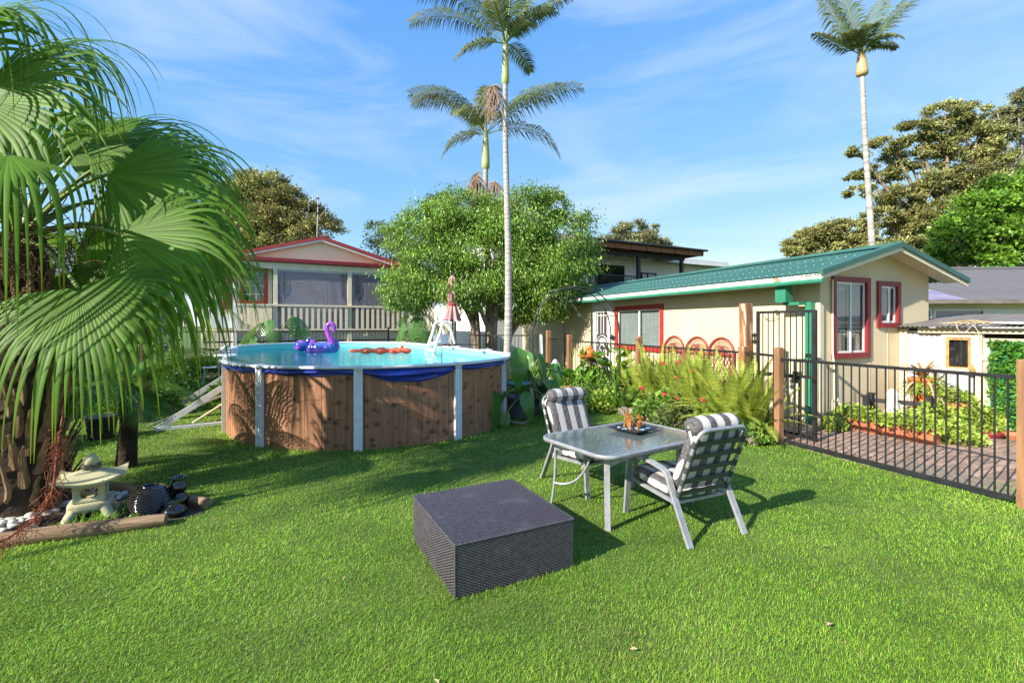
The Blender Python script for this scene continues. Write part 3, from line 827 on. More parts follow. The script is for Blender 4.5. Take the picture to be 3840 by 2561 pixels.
# railing
MB().bx(-2.9, 4.25, -.34, -.20 - .095, 2.36, 2.43).build('top_rail', M['trim'], vh)
MB().bx(-2.9, 4.25, -.325, -.295, 1.43, 1.51).build('bottom_rail', M['trim'], vh)
bal = MB(); bal.bx(-.05, .05, -.012, .012, 0, .85); balm = bal.mesh('baluster', M['trim'])
x = -2.8
while x < 4.2:
    if min(abs(x - p_) for p_ in posts) > .09: place('baluster', balm, vh, (x, -.308, 1.512))
    x += .205
MB().bx(4.22, 4.34, -.36, -.26, .25, 2.55).build('post', M['trim'], vh)
MB().bx(3.35, 3.43, -.3, -.22, .25, 3.74).build('post', M['trim'], vh)
# stair rail going down at the right end
mb = MB(); mb.beam((4.35, -.31, 2.4), (5.2, -.8, 1.3), .07, .09); mb.build('stair_rail', M['trim'], vh)
for i in range(5):
    f = i / 5 + .1
    MB().bx(4.35 + .85 * f - .04, 4.35 + .85 * f + .04, -.32 - .49 * f, -.29 - .49 * f, 1.45 - 1.0 * f, 2.36 - 1.1 * f).build('stair_baluster', M['trim'], vh)
# inside of the veranda
MB().bx(-1.9, 3.3, 2.4, 2.5, FZ, 4.0).build('inner_wall', M['purple'], vh)
MB().bx(-1.9, 3.3, -.17, 2.4, 3.98, 4.02).build('ceiling', M['cream2'], vh)
MB().bx(3.2, 3.3, .0, 2.4, FZ, 3.98).build('wall', M['trim'], vh)
sd = MB()
for a0, a1, b0, b1 in ((-1.35, -1.27, FZ, 3.55), (.55, .63, FZ, 3.55), (-.40, -.32, FZ, 3.55), (-1.27, .55, 3.47, 3.55)): sd.bx(a0, a1, 2.34, 2.40, b0, b1)
sdo = sd.build('sliding_door', M['trim'], vh)
mb = MB(); mb.grid(lambda u, v: (-1.2 + 1.7 * u, 2.375 + .012 * math.sin(u * 70), FZ + 2.08 * v), 80, 1); mb.build('curtain', M['curtain'], sdo)
MB().bx(1.3, 2.9, 2.34, 2.40, FZ, 3.5).build('screen_door', M['mesh'], vh)
for a0 in (1.3, 2.05, 2.82): MB().bx(a0, a0 + .07, 2.31, 2.34, FZ, 3.55).build('door_frame', M['alu'], vh)
mb = MB(); mb.lathe([(.02, -.55), (.13, -.2), (.20, -.05), (.22, 0), (.02, .02)], 12, (-.33, .7, 3.75)); mb.build('hanging_basket', M['charcoal'], vh)
# clear plastic blinds between the posts
for x0, x1 in ((-1.54, .94), (1.10, 3.22)):
    mb = MB()
    mb.grid(lambda u, v: (x0 + (x1 - x0) * u, -.24 + .018 * math.sin(7 * u + 9 * v) * math.sin(PI * v) + .02 * math.sin(23 * u + 4 * v) * max(0, 1 - 5 * min(u, 1 - u)), 1.40 + 2.33 * v), 40, 20)
    mb.build('plastic_blind', M['pvc'], vh)
    MB().bx(x0, x1, -.25, -.225, 3.68, 3.735).build('blind_rail', M['curtain'], vh)
    for xx in (x0 + .22, x1 - .2): MB().tube([(xx, -.262, 3.7), (xx, -.262, 1.45)], .007, 5).build('blind_cord', M['black'], vh)
# closed part at the left with red window, shutter and meter box
MB().bx(-3.95, -1.72, .02, .12, .25, 3.98).build('wall', M['gable'], vh)
MB().bx(-3.95, -3.85, .12, 8, .25, 3.98).build('wall', M['gable'], vh)
MB().bx(3.2, 3.3, 2.51, 8, .25, 3.98).build('wall', M['gable'], vh)
w = MB()
for a0, a1, b0, b1 in ((-2.75, -2.66, 2.45, 3.75), (-2.0, -1.86, 2.45, 3.75), (-2.66, -2.0, 3.64, 3.75), (-2.66, -2.0, 2.45, 2.56)): w.bx(a0, a1, -.03, .015, b0, b1)
wo = w.build('window', M['red'], vh)
MB().bx(-2.66, -2.0, -.006, .0, 2.56, 3.64).build('pane', M['glass'], wo)
MB().bx(-2.66, -2.0, .012, .016, 2.56, 3.64).build('room_shade_sheet', M['dark'], wo)  # room shade behind the glass, put in as a near-black sheet
mb = MB()
for xx in (-2.45, -2.25): mb.bx(xx - .012, xx + .012, -.018, -.008, 2.56, 3.64)
for zz in (2.8, 3.1, 3.4): mb.bx(-2.66, -2.0, -.017, -.009, zz - .012, zz + .012)
mb.build('glazing_bars', M['alu'], wo)
mb = MB(); mb.bx(-3.3, -3.25, -.02, .015, 2.2, 3.6); mb.bx(-2.95, -2.90, -.02, .015, 2.2, 3.6)
for i in range(26): mb.box((-3.1, -.002, 2.24 + .052 * i), (.30, .03, .03))
mb.build('shutter', M['red'], vh)
MB().bx(-3.65, -3.0, -.16, .015, 1.55, 2.0).build('meter_box', M['white'], vh)
MB().tube([(-3.72, -.05, .3), (-3.72, -.05, 3.9)], .035, 8).build('downpipe', M['white'], vh)
MB().bx(-2.98, -2.86, -.30, -.20, .25, 3.738).build('post', M['white'], vh)
ant = thing('roof_antenna', 'tall thin aerial mast on the red gable roof', 'antenna', Vector((-7.47, 18.6, 5.0)) - E * .10 - Nn * .6, EZ)
MB().tube([(0, 0, 0), (.05, 0, 1.9)], .022, 6).build('mast', M['metal'], ant)
for xx, z0, z1 in ((-.30, 1.2, 2.1), (.33, 1.05, 1.9)): MB().tube([(xx, 0, z0), (xx, 0, z1)], .008, 5).build('element', M['metal'], ant)
for zz in (1.15, 1.45, 1.75): MB().box((.035, 0, zz), (.12, .05, .05)).build('insulator', M['charcoal'], ant)
mb = MB(); mb.tube(bez((.01, 0, .5), (.12, 0, .25), (.30, -.05, .05), 6), .012, 5); mb.box((.30, 0, .3), (.2, .1, .1)); mb.build('bracket', M['metal'], ant)

# ---------------------------------------------------------------- pale neighbour house behind the fan palm
lh = thing('pale_blue_house', 'pale blue-white boarded house glimpsed behind the fan palm', 'house', (-17.5, 12.5, 0), math.radians(40))
lb = MB(); lb.bx(0, 7, -.02, 0, 0, .17); lbm = lb.mesh('weatherboard', M['lightblue'])
for i in range(18): place('weatherboard', lbm, lh, (0, 0, .18 * i), (.06, 0, 0))
MB().bx(0, 7, .005, .3, 0, 3.3).build('wall', M['lightblue'], lh)
mb = MB(); mb.add([(-.4, -.5, 3.2), (7.4, -.5, 3.2), (7.4, 4, 4.8), (-.4, 4, 4.8)], [(0, 1, 2, 3)]); mb.build('roof', M['greyroof'], lh)
MB().bx(1.2, 2.6, -.05, -.02, 1.2, 2.4).build('window', M['glass'], lh)

# ---------------------------------------------------------------- two-storey house behind the cottage
th = thing('two_storey_house', 'grey two-storey house with a skillion roof over its upper deck', 'house', (3.85, 24.0, 0), EZ)
# local x along the front to the right, y away
W2 = 6.69
MB().bx(-4.5, 13, 1.8, 8, 0, 5.80).build('wall', M['weather2'], th)
wb = MB(); wb.add([(0, 0, 0), (17.4, 0, 0), (17.4, .03, 0), (0, .03, 0), (0, .018, .2), (17.4, .018, .2), (17.4, .03, .2), (0, .03, .2)], [(0, 1, 5, 4), (3, 2, 1, 0), (4, 5, 6, 7), (7, 6, 2, 3), (0, 4, 7, 3), (1, 2, 6, 5)])
wbm2 = wb.mesh('weatherboard', M['weather2'])
for i in range(11): place('weatherboard', wbm2, th, (-4.45, 1.768, 3.6 + .19 * i))
MB().bx(-4.5, W2, .02, 1.79, 3.32, 3.6).build('deck', M['charcoal'], th)
mb = MB(); mb.add([(-5, -.75, 5.82), (W2 + 1.1, -.75, 5.82), (W2 + 1.1, 4.0, 6.0), (-5, 4.0, 6.0), (-5, -.75, 5.88), (W2 + 1.1, -.75, 5.88), (W2 + 1.1, 4.0, 6.06), (-5, 4.0, 6.06)],
       [(3, 2, 1, 0), (4, 5, 6, 7), (0, 1, 5, 4), (1, 2, 6, 5), (2, 3, 7, 6), (3, 0, 4, 7)]); mb.build('roof', M['greyroof'], th)
MB().tube([(-.3, -.80, 5.86), (W2 + 1.1, -.80, 5.86)], .06, 8).build('gutter', M['charcoal'], th)
MB().bx(-5, -.32, -.9, -.72, 5.55, 5.9).build('barge_box', M['cream2'], th)
raf = MB(); raf.bx(-.05, .05, -.7, 1.75, 5.58, 5.81); rafm = raf.mesh('rafter', M['rafter'])
for i in range(8): place('rafter', rafm, th, (.2 + i * 1.05, 0, 0))
MB().bx(-.3, W2 + .9, -.66, -.60, 5.55, 5.80).build('trim_board', M['rafter'], th)
MB().bx(-.2, W2 + .2, .02, .14, 5.33, 5.575).build('beam', M['charcoal'], th)
for x in (.12, 3.43, W2): MB().bx(x - .09, x + .09, .0, .16, 3.3, 5.33).build('post', M['charcoal'], th)
mb = MB(); mb.tube([(-.15, -.1, 2), (-.15, -.1, 5.4), (-.15, -.6, 5.75), (.3, -.8, 5.8)], .07, 8); mb.build('downpipe', M['white'], th)
MB().bx(-4.5, 3.3, -.02, .04, 4.22, 4.28).build('top_rail', M['charcoal'], th)
b2 = MB(); b2.bx(-.012, .012, -.012, .012, 0, .62); b2m = b2.mesh('baluster', M['charcoal'])
for i in range(60): place('baluster', b2m, th, (-4.4 + i * .13, .01, 3.6))
for x0, x1, z1 in ((-2.2, .75, 5.2), (1.85, 3.9, 5.05), (5.0, 6.4, 4.75)):
    w = MB(); z0 = 3.7
    for a0, a1, c0, c1 in ((x0, x0 + .08, z0, z1), (x1 - .08, x1, z0, z1), ((x0 + x1) / 2 - .04, (x0 + x1) / 2 + .04, z0, z1), (x0 + .08, x1 - .08, z1 - .08, z1)): w.bx(a0, a1, 1.70, 1.76, c0, c1)
    o = w.build('window', M['charcoal'], th)
    MB().bx(x0 + .08, x1 - .08, 1.725, 1.735, z0, z1 - .08).build('pane', M['glass'], o)
    MB().bx(x0 + .08, x1 - .08, 1.74, 1.755, z0, z1 - .08).build('room_shade_sheet', M['dark'], o)  # near-black sheet in place of the shaded room behind the pane
mb = MB(); mb.add([(W2 - .5, 1.0, 5.35), (W2 + 5.5, 1.0, 5.35), (W2 + 5.5, 5, 6.0), (W2 - .5, 5, 6.0)], [(0, 1, 2, 3)]); mb.bx(W2 + .3, W2 + 5, 2, 5, 3, 5.3)
mb.build('side_wing', M['greyroof'], th)

# ---------------------------------------------------------------- black bar fences
bar_me = MB().tube([(0, 0, 0), (0, 0, 1)], .0085, 6, caps=False).mesh('bar', M['black'])
def bar_fence(label, p0, p1, z_top, z_bot, n, rail=.036, group='black bar fence panels', end0=0.0, end1=0.0, barr=1.0):
    p0, p1 = Vector((*p0, 0)), Vector((*p1, 0)); d = p1 - p0; L = d.length
    f = thing('bar_fence', label, 'fence', p0, math.atan2(d.y, d.x), group)
    MB().bx(-end0, L + end1, -rail / 2, rail / 2, z_top - rail, z_top).build('top_rail', M['black'], f)
    MB().bx(0, L, -rail / 2, rail / 2, z_bot, z_bot + rail).build('bottom_rail', M['black'], f)
    for i in range(n):
        o = link_obj('bar', bar_me, f); x = L * (i + .5) / n
        o.location = (x, 0, z_bot + rail); o.scale = (barr, barr, z_top - z_bot - 2 * rail)
    return f
PA = (3.765, 6.70); S0 = (3.716, 7.55)
def post(name, label, xy, h, w, m_, rz=HZ, group=None):
    mb = MB(); c = .012
    mb.bx(-w / 2, w / 2, -w / 2, w / 2, 0, h - c)
    mb.add([(-w / 2, -w / 2, h - c), (w / 2, -w / 2, h - c), (w / 2, w / 2, h - c), (-w / 2, w / 2, h - c), (-w / 2 + c, -w / 2 + c, h), (w / 2 - c, -w / 2 + c, h), (w / 2 - c, w / 2 - c, h), (-w / 2 + c, w / 2 - c, h)],
           [(4, 5, 6, 7), (0, 1, 5, 4), (1, 2, 6, 5), (2, 3, 7, 6), (3, 0, 4, 7)])
    o = mb.build(name, m_); o.location = (*xy, 0); o.rotation_euler = (0, 0, rz)
    return tag(o, label, 'post', group)
endp = (4.695, 4.33)
f1 = bar_fence('black bar fence panel in front of the paving and terracotta planters', (3.80, 6.615), (4.66, 4.40), 1.21, .05, 25, end0=.06)
GP = 'timber fence posts'
post('fence_post', 'reddish timber post at the near gate corner, start of the long panel', PA, 1.36, .085, M['treated'], group=GP)
post('fence_post', 'reddish timber post cut by the right edge of the photo', endp, 1.36, .10, M['treated'], group=GP)
post('fence_post', 'short weathered timber post leaning against the tall gate post', (3.70, 7.57), 1.33, .12, M['oldpost'], group=GP)
o = post('gate_post', 'tall thick weathered timber post that carries the gate hinge', (3.83, 7.72), 2.02, .145, M['oldpost']); o.rotation_euler[1] = -.018
bar_fence('short black bar fence panel between the low weathered post and the near gate corner', (3.70, 7.49), (3.76, 6.76), 1.25, .05, 6)
far0, far1 = (3.66, 7.67), (1.62, 12.93)
mid = (2.71, 10.12)
bar_fence('black bar fence panel behind the sword ferns in front of the red cane chairs', far0, (2.735, 10.06), 1.25, .06, 22)
post('fence_post', 'reddish timber post rising behind the ferns in front of the red window', mid, 1.42, .105, M['treated'], group=GP)
bar_fence('black bar fence panel behind the orange jar in front of the white door', (2.68, 10.2), (1.63, 12.93), 1.25, .06, 22)
post('fence_post', 'reddish timber post beside the white statue head', (1.58, 13.02), 1.40, .12, M['treated'], group=GP)
bar_fence('narrow black bar fence panel between two timber posts left of the door', (1.56, 13.1), (1.12, 14.2), 1.27, .06, 8)
post('fence_post', 'reddish timber post beside the white board near the arch', (1.095, 14.28), 1.50, .12, M['treated'], group=GP)
bar_fence('black bar fence panel behind the palm trunk and ficus', (1.03, 14.32), (-1.4, 15.05), 1.36, .06, 22)
mb = MB(); mb.bx(-.02, .02, -.02, .02, 0, 1.62); mb.bx(-.045, .03, -.025, .025, 1.58, 1.63)
o = mb.build('gate_latch_post', M['black']); o.location = (1.45, 13.15, 0); o.rotation_euler = (0, 0, HZ); tag(o, 'thin black latch post standing above the bar fence beside the door', 'post')
# fence behind the pool
fa = Vector((-7.47, 18.6, 0)) + Nn * 1.15
a_, m2, b_ = fa - E * 4.3, fa - E * .95, fa + E * 2.35
bar_fence('black bar fence behind the pool in front of the meter box', (a_.x, a_.y), (m2.x, m2.y), 1.46, .32, 30, barr=.9)
bar_fence('black bar fence behind the pool below the first plastic blind', (m2.x, m2.y), (b_.x, b_.y), 1.46, .32, 28, barr=.9)
for p_, l_ in ((m2, 'thin black fence post behind the pool near the monstera'), (b_, 'thin black fence post behind the pool under the middle veranda post')):
    mb = MB(); mb.bx(-.03, .03, -.03, .03, .2, 1.58); o = mb.build('steel_post', M['black']); o.location = (p_.x, p_.y - .05, 0); o.rotation_euler = (0, 0, EZ); tag(o, l_, 'post')

# gate with bars above and chain mesh below
gl_, gr_ = Vector((3.90, 7.56, 0)), Vector((4.33, 6.75, 0)); gd = gr_ - gl_; GL = gd.length
gate = thing('metal_gate', 'tall black metal gate with chain mesh panel beside the green downpipe', 'gate', gl_, math.atan2(gd.y, gd.x))
mb = MB(); mb.bx(0, .04, -.02, .02, .05, 1.89); mb.bx(GL - .05, GL, -.025, .025, .0, 1.89); mb.bx(.04, GL - .05, -.02, .02, 1.85, 1.89); mb.bx(.04, GL - .05, -.02, .02, .90, .94); mb.bx(.04, GL - .05, -.02, .02, .05, .09)
mb.build('gate_frame', M['black'], gate)
for i in range(9):
    o = link_obj('bar', bar_me, gate); o.location = (.04 + (GL - .09) * (i + .7) / 9.4, 0, .94); o.scale = (1, 1, .91)
mb = MB(); mb.bx(.64, .68, .024, .05, .06, .92); mb.bx(.10, .64, .024, .05, .88, .92); mb.build('mesh_frame', M['black'], gate)
mb = MB(); p_ = .075
for i in range(-12, 14):
    for sg in (1, -1):
        x0 = .05 + i * p_; pts = []
        za, zb = .09, .90
        xa, xb = x0, x0 + sg * (zb - za) * .8
        # clip to the panel
        t0, t1 = 0, 1
        for lim, s_ in ((.05, 1), (.68, -1)):
            fa_, fb_ = s_ * (xa - lim), s_ * (xb - lim)
            if fa_ < 0 and fb_ < 0: t0, t1 = 1, 0
            elif fa_ < 0: t0 = max(t0, -fa_ / (fb_ - fa_))
            elif fb_ < 0: t1 = min(t1, fa_ / (fa_ - fb_))
        if t1 - t0 > .03:
            mb.tube([(xa + (xb - xa) * t0, .035 + .003 * sg, za + (zb - za) * t0), (xa + (xb - xa) * t1, .035 + .003 * sg, za + (zb - za) * t1)], .0022, 4, caps=False)
tag(mb.build('chain_mesh', M['metal'], gate), kind='stuff')
mb = MB(); mb.bx(-.07, .0, -.03, .03, 1.38, 1.43); mb.bx(-.07, .0, -.03, .03, 1.48, 1.53); mb.tube([(-.035, 0, 1.36), (-.035, 0, 1.55)], .012, 6); mb.build('hinge', M['black'], gate)
mb = MB(); mb.bx(.60, .72, -.05, -.022, .82, .99); mb.build('latch', M['black'], gate)

# brown paling fence along the left boundary
pf = thing('paling_fence', 'dark brown paling fence in the shade behind the fan palm', 'fence', (-9.2, 1.5, 0), math.radians(97))
pm = MB().bx(0, .095, -.009, .009, 0, 1.65).mesh('paling', M['paling'])
for i in range(118): place('paling', pm, pf, (.1 * i, rr(-.004, .004), rr(-.02, .02)), (0, 0, 0), (1, 1, rr(.98, 1.02)))
for z_ in (.3, 1.3): MB().bx(0, 11.8, .012, .06, z_, z_ + .08).build('rail', M['paling'], pf)
# ---------------------------------------------------------------- swimming pool
PR, PLn, RIM, WZ = 2.4, 4.95, 1.11, .965
pool = thing('swimming_pool', 'oval above-ground pool with timber-look wall, white posts and blue liner', 'pool', (-2.45, 8.70, 0), math.radians(29.67))
def pool_path(n_arc=48):
    """closed outline, as (x, y, nx, ny); near arc first from the left side round the front to the right"""
    out = []
    for i in range(n_arc + 1):
        a = PI + PI * i / n_arc; out.append((PR * math.cos(a), PR * math.sin(a), math.cos(a), math.sin(a)))
    for i in range(1, 10): out.append((PR, PLn * i / 10, 1, 0))
    for i in range(n_arc + 1):
        a = PI * i / n_arc; out.append((PR * math.cos(a), PLn + PR * math.sin(a), math.cos(a), math.sin(a)))
    for i in range(1, 10): out.append((-PR, PLn * (1 - i / 10), -1, 0))
    return out
PP = pool_path()
def ring_strip(mb, prof, pts=PP, closed=True, smooth=True):
    """prof: (offset outwards, z) swept round the outline"""
    n, m_ = len(pts), len(prof)
    V = [(x + nx * o, y + ny * o, z) for x, y, nx, ny in pts for o, z in prof]
    F = []
    for i in range(n if closed else n - 1):
        j = (i + 1) % n
        for k_ in range(m_ - 1): F.append((i * m_ + k_, j * m_ + k_, j * m_ + k_ + 1, i * m_ + k_ + 1))
    mb.add(V, F, smooth)
mb = MB(); ring_strip(mb, [(-.05, .04), (-.03, RIM - .02)]); mb.build('inner_wall', M['poolin'], pool)
mb = MB(); mb.add([(x * .985, PLn / 2 + (y - PLn / 2) * .99, .04) for x, y, _, _ in PP], [tuple(range(len(PP)))]); mb.build('pool_floor', M['poolin'], pool)
mb = MB(); mb.add([(x - nx * .032, y - ny * .032, WZ) for x, y, nx, ny in PP], [tuple(range(len(PP)))]); tag(mb.build('pool_water', M['water'], pool))
mb = MB(); ring_strip(mb, [(-.045, RIM - .03), (-.055, RIM), (-.05, RIM + .014), (.055, RIM + .014), (.06, RIM), (.055, RIM - .022), (-.02, RIM - .022)]); mb.build('rim', M['poolpost'], pool)
mb = MB(); ring_strip(mb, [(-.012, 0), (-.012, RIM - .025)], PP[49:] + PP[:1], False); mb.build('wall_sheet', M['brick'] if False else M['dark'], pool)
# timber-look wall: boards with grooves between them
wood = mat('timber_look_board', (.37, .175, .095), (.25, .115, .062), 3.0, rough=.6, stretch=(7, 7, .8), bump=.35, bscale=9, rnd=.10, lo=.35, hi=.65)
def add_knots(m):
    N, L = m.node_tree.nodes, m.node_tree.links
    p = N["Principled BSDF"]; src = p.inputs['Base Color'].links[0].from_socket
    tc = N.new("ShaderNodeTexCoord"); mp = N.new("ShaderNodeMapping"); mp.inputs['Scale'].default_value = (6.5, 6.5, 8.5)
    nz = N.new("ShaderNodeTexNoise"); nz.inputs['Scale'].default_value = 3; nz.inputs['Detail'].default_value = 3
    mx0 = N.new("ShaderNodeMixRGB"); mx0.inputs[0].default_value = .12
    v = N.new("ShaderNodeTexVoronoi"); v.inputs['Scale'].default_value = 1.0
    r = N.new("ShaderNodeValToRGB"); r.color_ramp.elements[0].position = .07; r.color_ramp.elements[0].color = (.8, .8, .8, 1); r.color_ramp.elements[1].position = .34; r.color_ramp.elements[1].color = (0, 0, 0, 1)
    mx = N.new("ShaderNodeMixRGB"); mx.inputs[2].default_value = (.028, .014, .010, 1)
    L.new(tc.outputs['Object'], mp.inputs[0]); L.new(mp.outputs[0], mx0.inputs[1]); L.new(mp.outputs[0], nz.inputs['Vector']); L.new(nz.outputs['Color'], mx0.inputs[2])
    L.new(mx0.outputs[0], v.inputs['Vector']); L.new(v.outputs['Distance'], r.inputs[0]); L.new(r.outputs[0], mx.inputs[0]); L.new(src, mx.inputs[1]); L.new(mx.outputs[0], p.inputs['Base Color'])
add_knots(wood)
def outline(s):
    """point at arc length s along the front: s<0 is the left straight side, then the near arc, then the right side"""
    if s < 0: return (-PR, -s, -1, 0)
    if s < PI * PR:
        a = PI + s / PR; return (PR * math.cos(a), PR * math.sin(a), math.cos(a), math.sin(a))
    return (PR, s - PI * PR, 1, 0)
MB2 = MB(); ring_strip(MB2, [(-.006, 0), (-.006, RIM - .025)], [outline(-1.6 + (PI * PR + 3.4) * i / 90) for i in range(91)], False); MB2.build('groove_backing', M['darktrunk'], pool)
s = -1.5; rs_ = random.Random(4)
while s < PI * PR + 1.6:
    w = rs_.choice((.17, .20, .24, .15))
    cuts = [0.0] + ([rs_.uniform(.12, .95)] if rs_.random() < .62 else []) + [RIM - .03]
    for z0, z1 in zip(cuts, cuts[1:]):
        m2 = MB(); pts = [outline(s + .003 + (w - .006) * i / 3) for i in range(4)]
        V = []
        for x, y, nx, ny in pts:
            for o_, z in ((0, z0 + .003), (0, z1 - .003), (-.005, z0 + .003), (-.005, z1 - .003)): V.append((x + nx * o_, y + ny * o_, z))
        F = []
        for i in range(3):
            a, b = i * 4, i * 4 + 4
            F += [(a, b, b + 1, a + 1), (a + 1, b + 1, b + 3, a + 3), (a + 2, b + 2, b, a)]
        F += [(0, 1, 3, 2), (12, 14, 15, 13)]
        m2.add(V, F); m2.build('plank', wood, pool)
    s += w
# white posts
post_a = [183, 216, 250, 283.5, 313, 345]
for a in post_a:
    an = math.radians(a); c_, s_ = math.cos(an), math.sin(an)
    m2 = MB(); w_ = .078
    Mx = Matrix(((-s_, c_, 0), (c_, s_, 0), (0, 0, 1))).transposed()
    for (t0, t1, o0, o1) in ((-w_, -w_ + .03, .002, .05), (w_ - .03, w_, .002, .05), (-w_ + .03, w_ - .03, .002, .035)):
        V = []
        for z in (0, RIM - .0235):
            for t_, o_ in ((t0, o0), (t1, o0), (t1, o1), (t0, o1)):
                tt = t_ * (1 if z == 0 else 1); r_ = PR + o_
                V.append((r_ * c_ - tt * s_ * .72, r_ * s_ + tt * c_ * .72, z))
        m2.add(V, ((0, 3, 2, 1), (4, 5, 6, 7), (0, 1, 5, 4), (1, 2, 6, 5), (2, 3, 7, 6), (3, 0, 4, 7)))
    o = m2.build('post', M['poolpost'], pool)
    m2 = MB(); m2.box(((PR + .035) * c_, (PR + .035) * s_, RIM + .004), (.11, .12, .036), rz=an); m2.build('rim_cap', M['poolpost'], pool)
    m2 = MB(); m2.tube([((PR + .036) * c_, (PR + .036) * s_, RIM - .06), ((PR + .045) * c_, (PR + .045) * s_, RIM - .06)], .008, 6); m2.build('bolt', M['metal'], o)
# liner folded over the rim, drooping between the posts
ends = [math.radians(a) for a in ([172] + post_a + [362])]
for i, (a0, a1) in enumerate(zip(ends, ends[1:])):
    m2 = MB(); deep = {2: .075, 3: .15, 1: .085}.get(i, .08)
    def fn(u, v, a0=a0, a1=a1, i=i, deep=deep):
        a = a0 + (a1 - a0) * (.03 + .94 * u)
        base = .055 if i == 3 else .07
        dep = base + (deep - .055 + .045) * (math.sin(PI * u) ** .8 if i == 3 else .25 * math.sin(PI * u)) + .006 * math.sin(u * 19 + i)
        r_ = PR + .012 + .030 * math.sin(PI * v) * (.5 + .5 * math.sin(u * 7 + v * 5 + i)) + .022 * math.sin(PI * v) + .012 * math.sin(v * 12 + 3 * math.sin(u * 3)) * v
        x_, y_ = r_ * math.cos(a), r_ * math.sin(a)
        if a < PI: x_, y_ = -r_, (PI - a) * PR
        if a > 2 * PI: x_, y_ = r_, (a - 2 * PI) * PR
        return (x_, y_, RIM - .024 - dep * v)
    m2.grid(fn, 26, 10); m2.build('liner_edge', M['liner'], pool)
# brace of the oval side, white coping joints with little globes
m2 = MB(); m2.beam((-PR - .06, .55, .62), (-PR - .95, .50, .02), .09, .05, up=(0, 1, 0)); m2.beam((-PR - .06, .55, .03), (-PR - .95, .50, .03), .09, .05); m2.build('brace', M['poolpost'], pool)
m2 = MB(); m2.beam((-PR - .06, 2.6, .62), (-PR - .95, 2.6, .02), .09, .05, up=(0, 1, 0)); m2.build('brace', M['poolpost'], pool)
for y_ in (1.1, 2.0, 3.0, 4.2):
    m2 = MB(); soft_box(m2, (-PR - .02, y_, RIM + .012), (.36, .20, .06), 5, 6); o = m2.build('rim_cap', M['poolpost'], pool)
for y_ in (2.0, 3.0):
    m2 = MB(); m2.lathe([(.005, 0), (.04, .015), (.058, .05), (.045, .09), (.004, .11)], 10, (-PR - .05, y_, RIM + .045)); m2.build('globe_light', M['alu'], pool)
for x_, y_ in ((PR, 2.1), (PR, 3.6), (PR, .4)):
    m2 = MB(); soft_box(m2, (x_ + .01, y_, RIM + .012), (.26, .18, .05), 5, 6); m2.build('rim_cap', M['poolpost'], pool)
PRz = math.radians(29.67)
def pw(x, y, z=0): return Vector((-2.45 + x * math.cos(PRz) - y * math.sin(PRz), 8.70 + x * math.sin(PRz) + y * math.cos(PRz), z))
# loose poles beside the pool
for k_, (p0, p1, l_) in enumerate((((-5.9, 7.7, .03), (-4.85, 8.5, .55), 'grey pole leaning against the left pool wall, the longer one'), ((-5.35, 7.95, .03), (-4.82, 8.55, .5), 'pale short pole leaning against the left pool wall'))):
    m2 = MB(); m2.tube([p0, p1], .018, 8); tag(m2.build('pole', M['metal'] if k_ == 0 else M['trim']), l_, 'pole', 'poles leaning on the pool')
# A-frame ladder: two moulded side arches over the rim
lad = thing('pool_ladder', 'white moulded A-frame ladder straddling the right pool rim', 'ladder', pw(PR + .02, 3.15, 0), PRz)
for yy in (-.28, .28):
    for sg in (1,):
        m2 = MB()
        pts = [(.42, yy, .30), (.36, yy, .9), (.22, yy, 1.45), (.13, yy, 1.70), (.04, yy, 1.76), (-.05, yy, 1.70), (-.12, yy, 1.45), (-.30, yy, .95), (-.36, yy, .35)]
        m2.tube(pts, .038, 8); m2.build('side_frame', M['plastic'], lad)
for z_, x_ in ((.45, .40), (.72, .37), (1.0, .33), (1.25, .27)):
    m2 = MB(); soft_box(m2, (x_, 0, z_), (.15, .56, .05), 5, 6); m2.build('step', M['plastic'], lad)
m2 = MB(); soft_box(m2, (.0, 0, 1.19), (.40, .56, .055), 5, 6); m2.build('platform', M['plastic'], lad)
for z_, x_ in ((1.0, -.26), (.75, -.30), (.5, -.33)):
    m2 = MB(); soft_box(m2, (x_, 0, z_), (.13, .56, .045), 5, 6); m2.build('step', M['plastic'], lad)
for yy in (-.28, .28):
    m2 = MB(); m2.grid(lambda u, v: (-.10 + .26 * u, yy - .004, 1.20 + .25 * v * (1 - .3 * abs(2 * u - 1))), 6, 4); m2.grid(lambda u, v: (-.10 + .26 * u, yy + .004, 1.20 + .25 * v * (1 - .3 * abs(2 * u - 1))), 6, 4); m2.build('web_panel', M['plastic'], lad)
m2 = MB(); m2.beam((.20, -.30, 1.16), (.95, -.20, 1.13), .10, .03); o = m2.build('shelf_board', M['log']); o.location = lad.location; o.rotation_euler = lad.rotation_euler
tag(o, 'narrow grey board lying across the pool rim behind the ladder', 'board')

# inflatable flamingo in galaxy colours
fl = thing('inflatable_flamingo', 'blue and violet inflatable flamingo with curled neck floating in the pool', 'pool float', pw(-.40, 4.9, WZ), math.radians(8)); fl.scale = (.86, .86, .9)
def ribbed(c, rx, ry, rz_, ribs=18, amp=.03):
    def fn(u, v):
        a = 2 * PI * u; b_ = PI * (v - .5); k_ = 1 + amp * math.cos(a * ribs) * math.cos(b_)
        return (c[0] + rx * k_ * math.cos(a) * math.cos(b_), c[1] + ry * k_ * math.sin(a) * math.cos(b_), c[2] + rz_ * math.sin(b_))
    return fn
m2 = MB()
def ringf(u, v):
    a, b_ = 2 * PI * u, 2 * PI * v; k_ = 1 + .05 * math.cos(a * 22)
    r_ = .30 + .155 * k_ * math.cos(b_); return (.14 + 1.15 * r_ * math.cos(a), r_ * math.sin(a), .10 + .155 * k_ * math.sin(b_))
m2.grid(ringf, 88, 14); m2.build('body', M['vinyl'], fl)
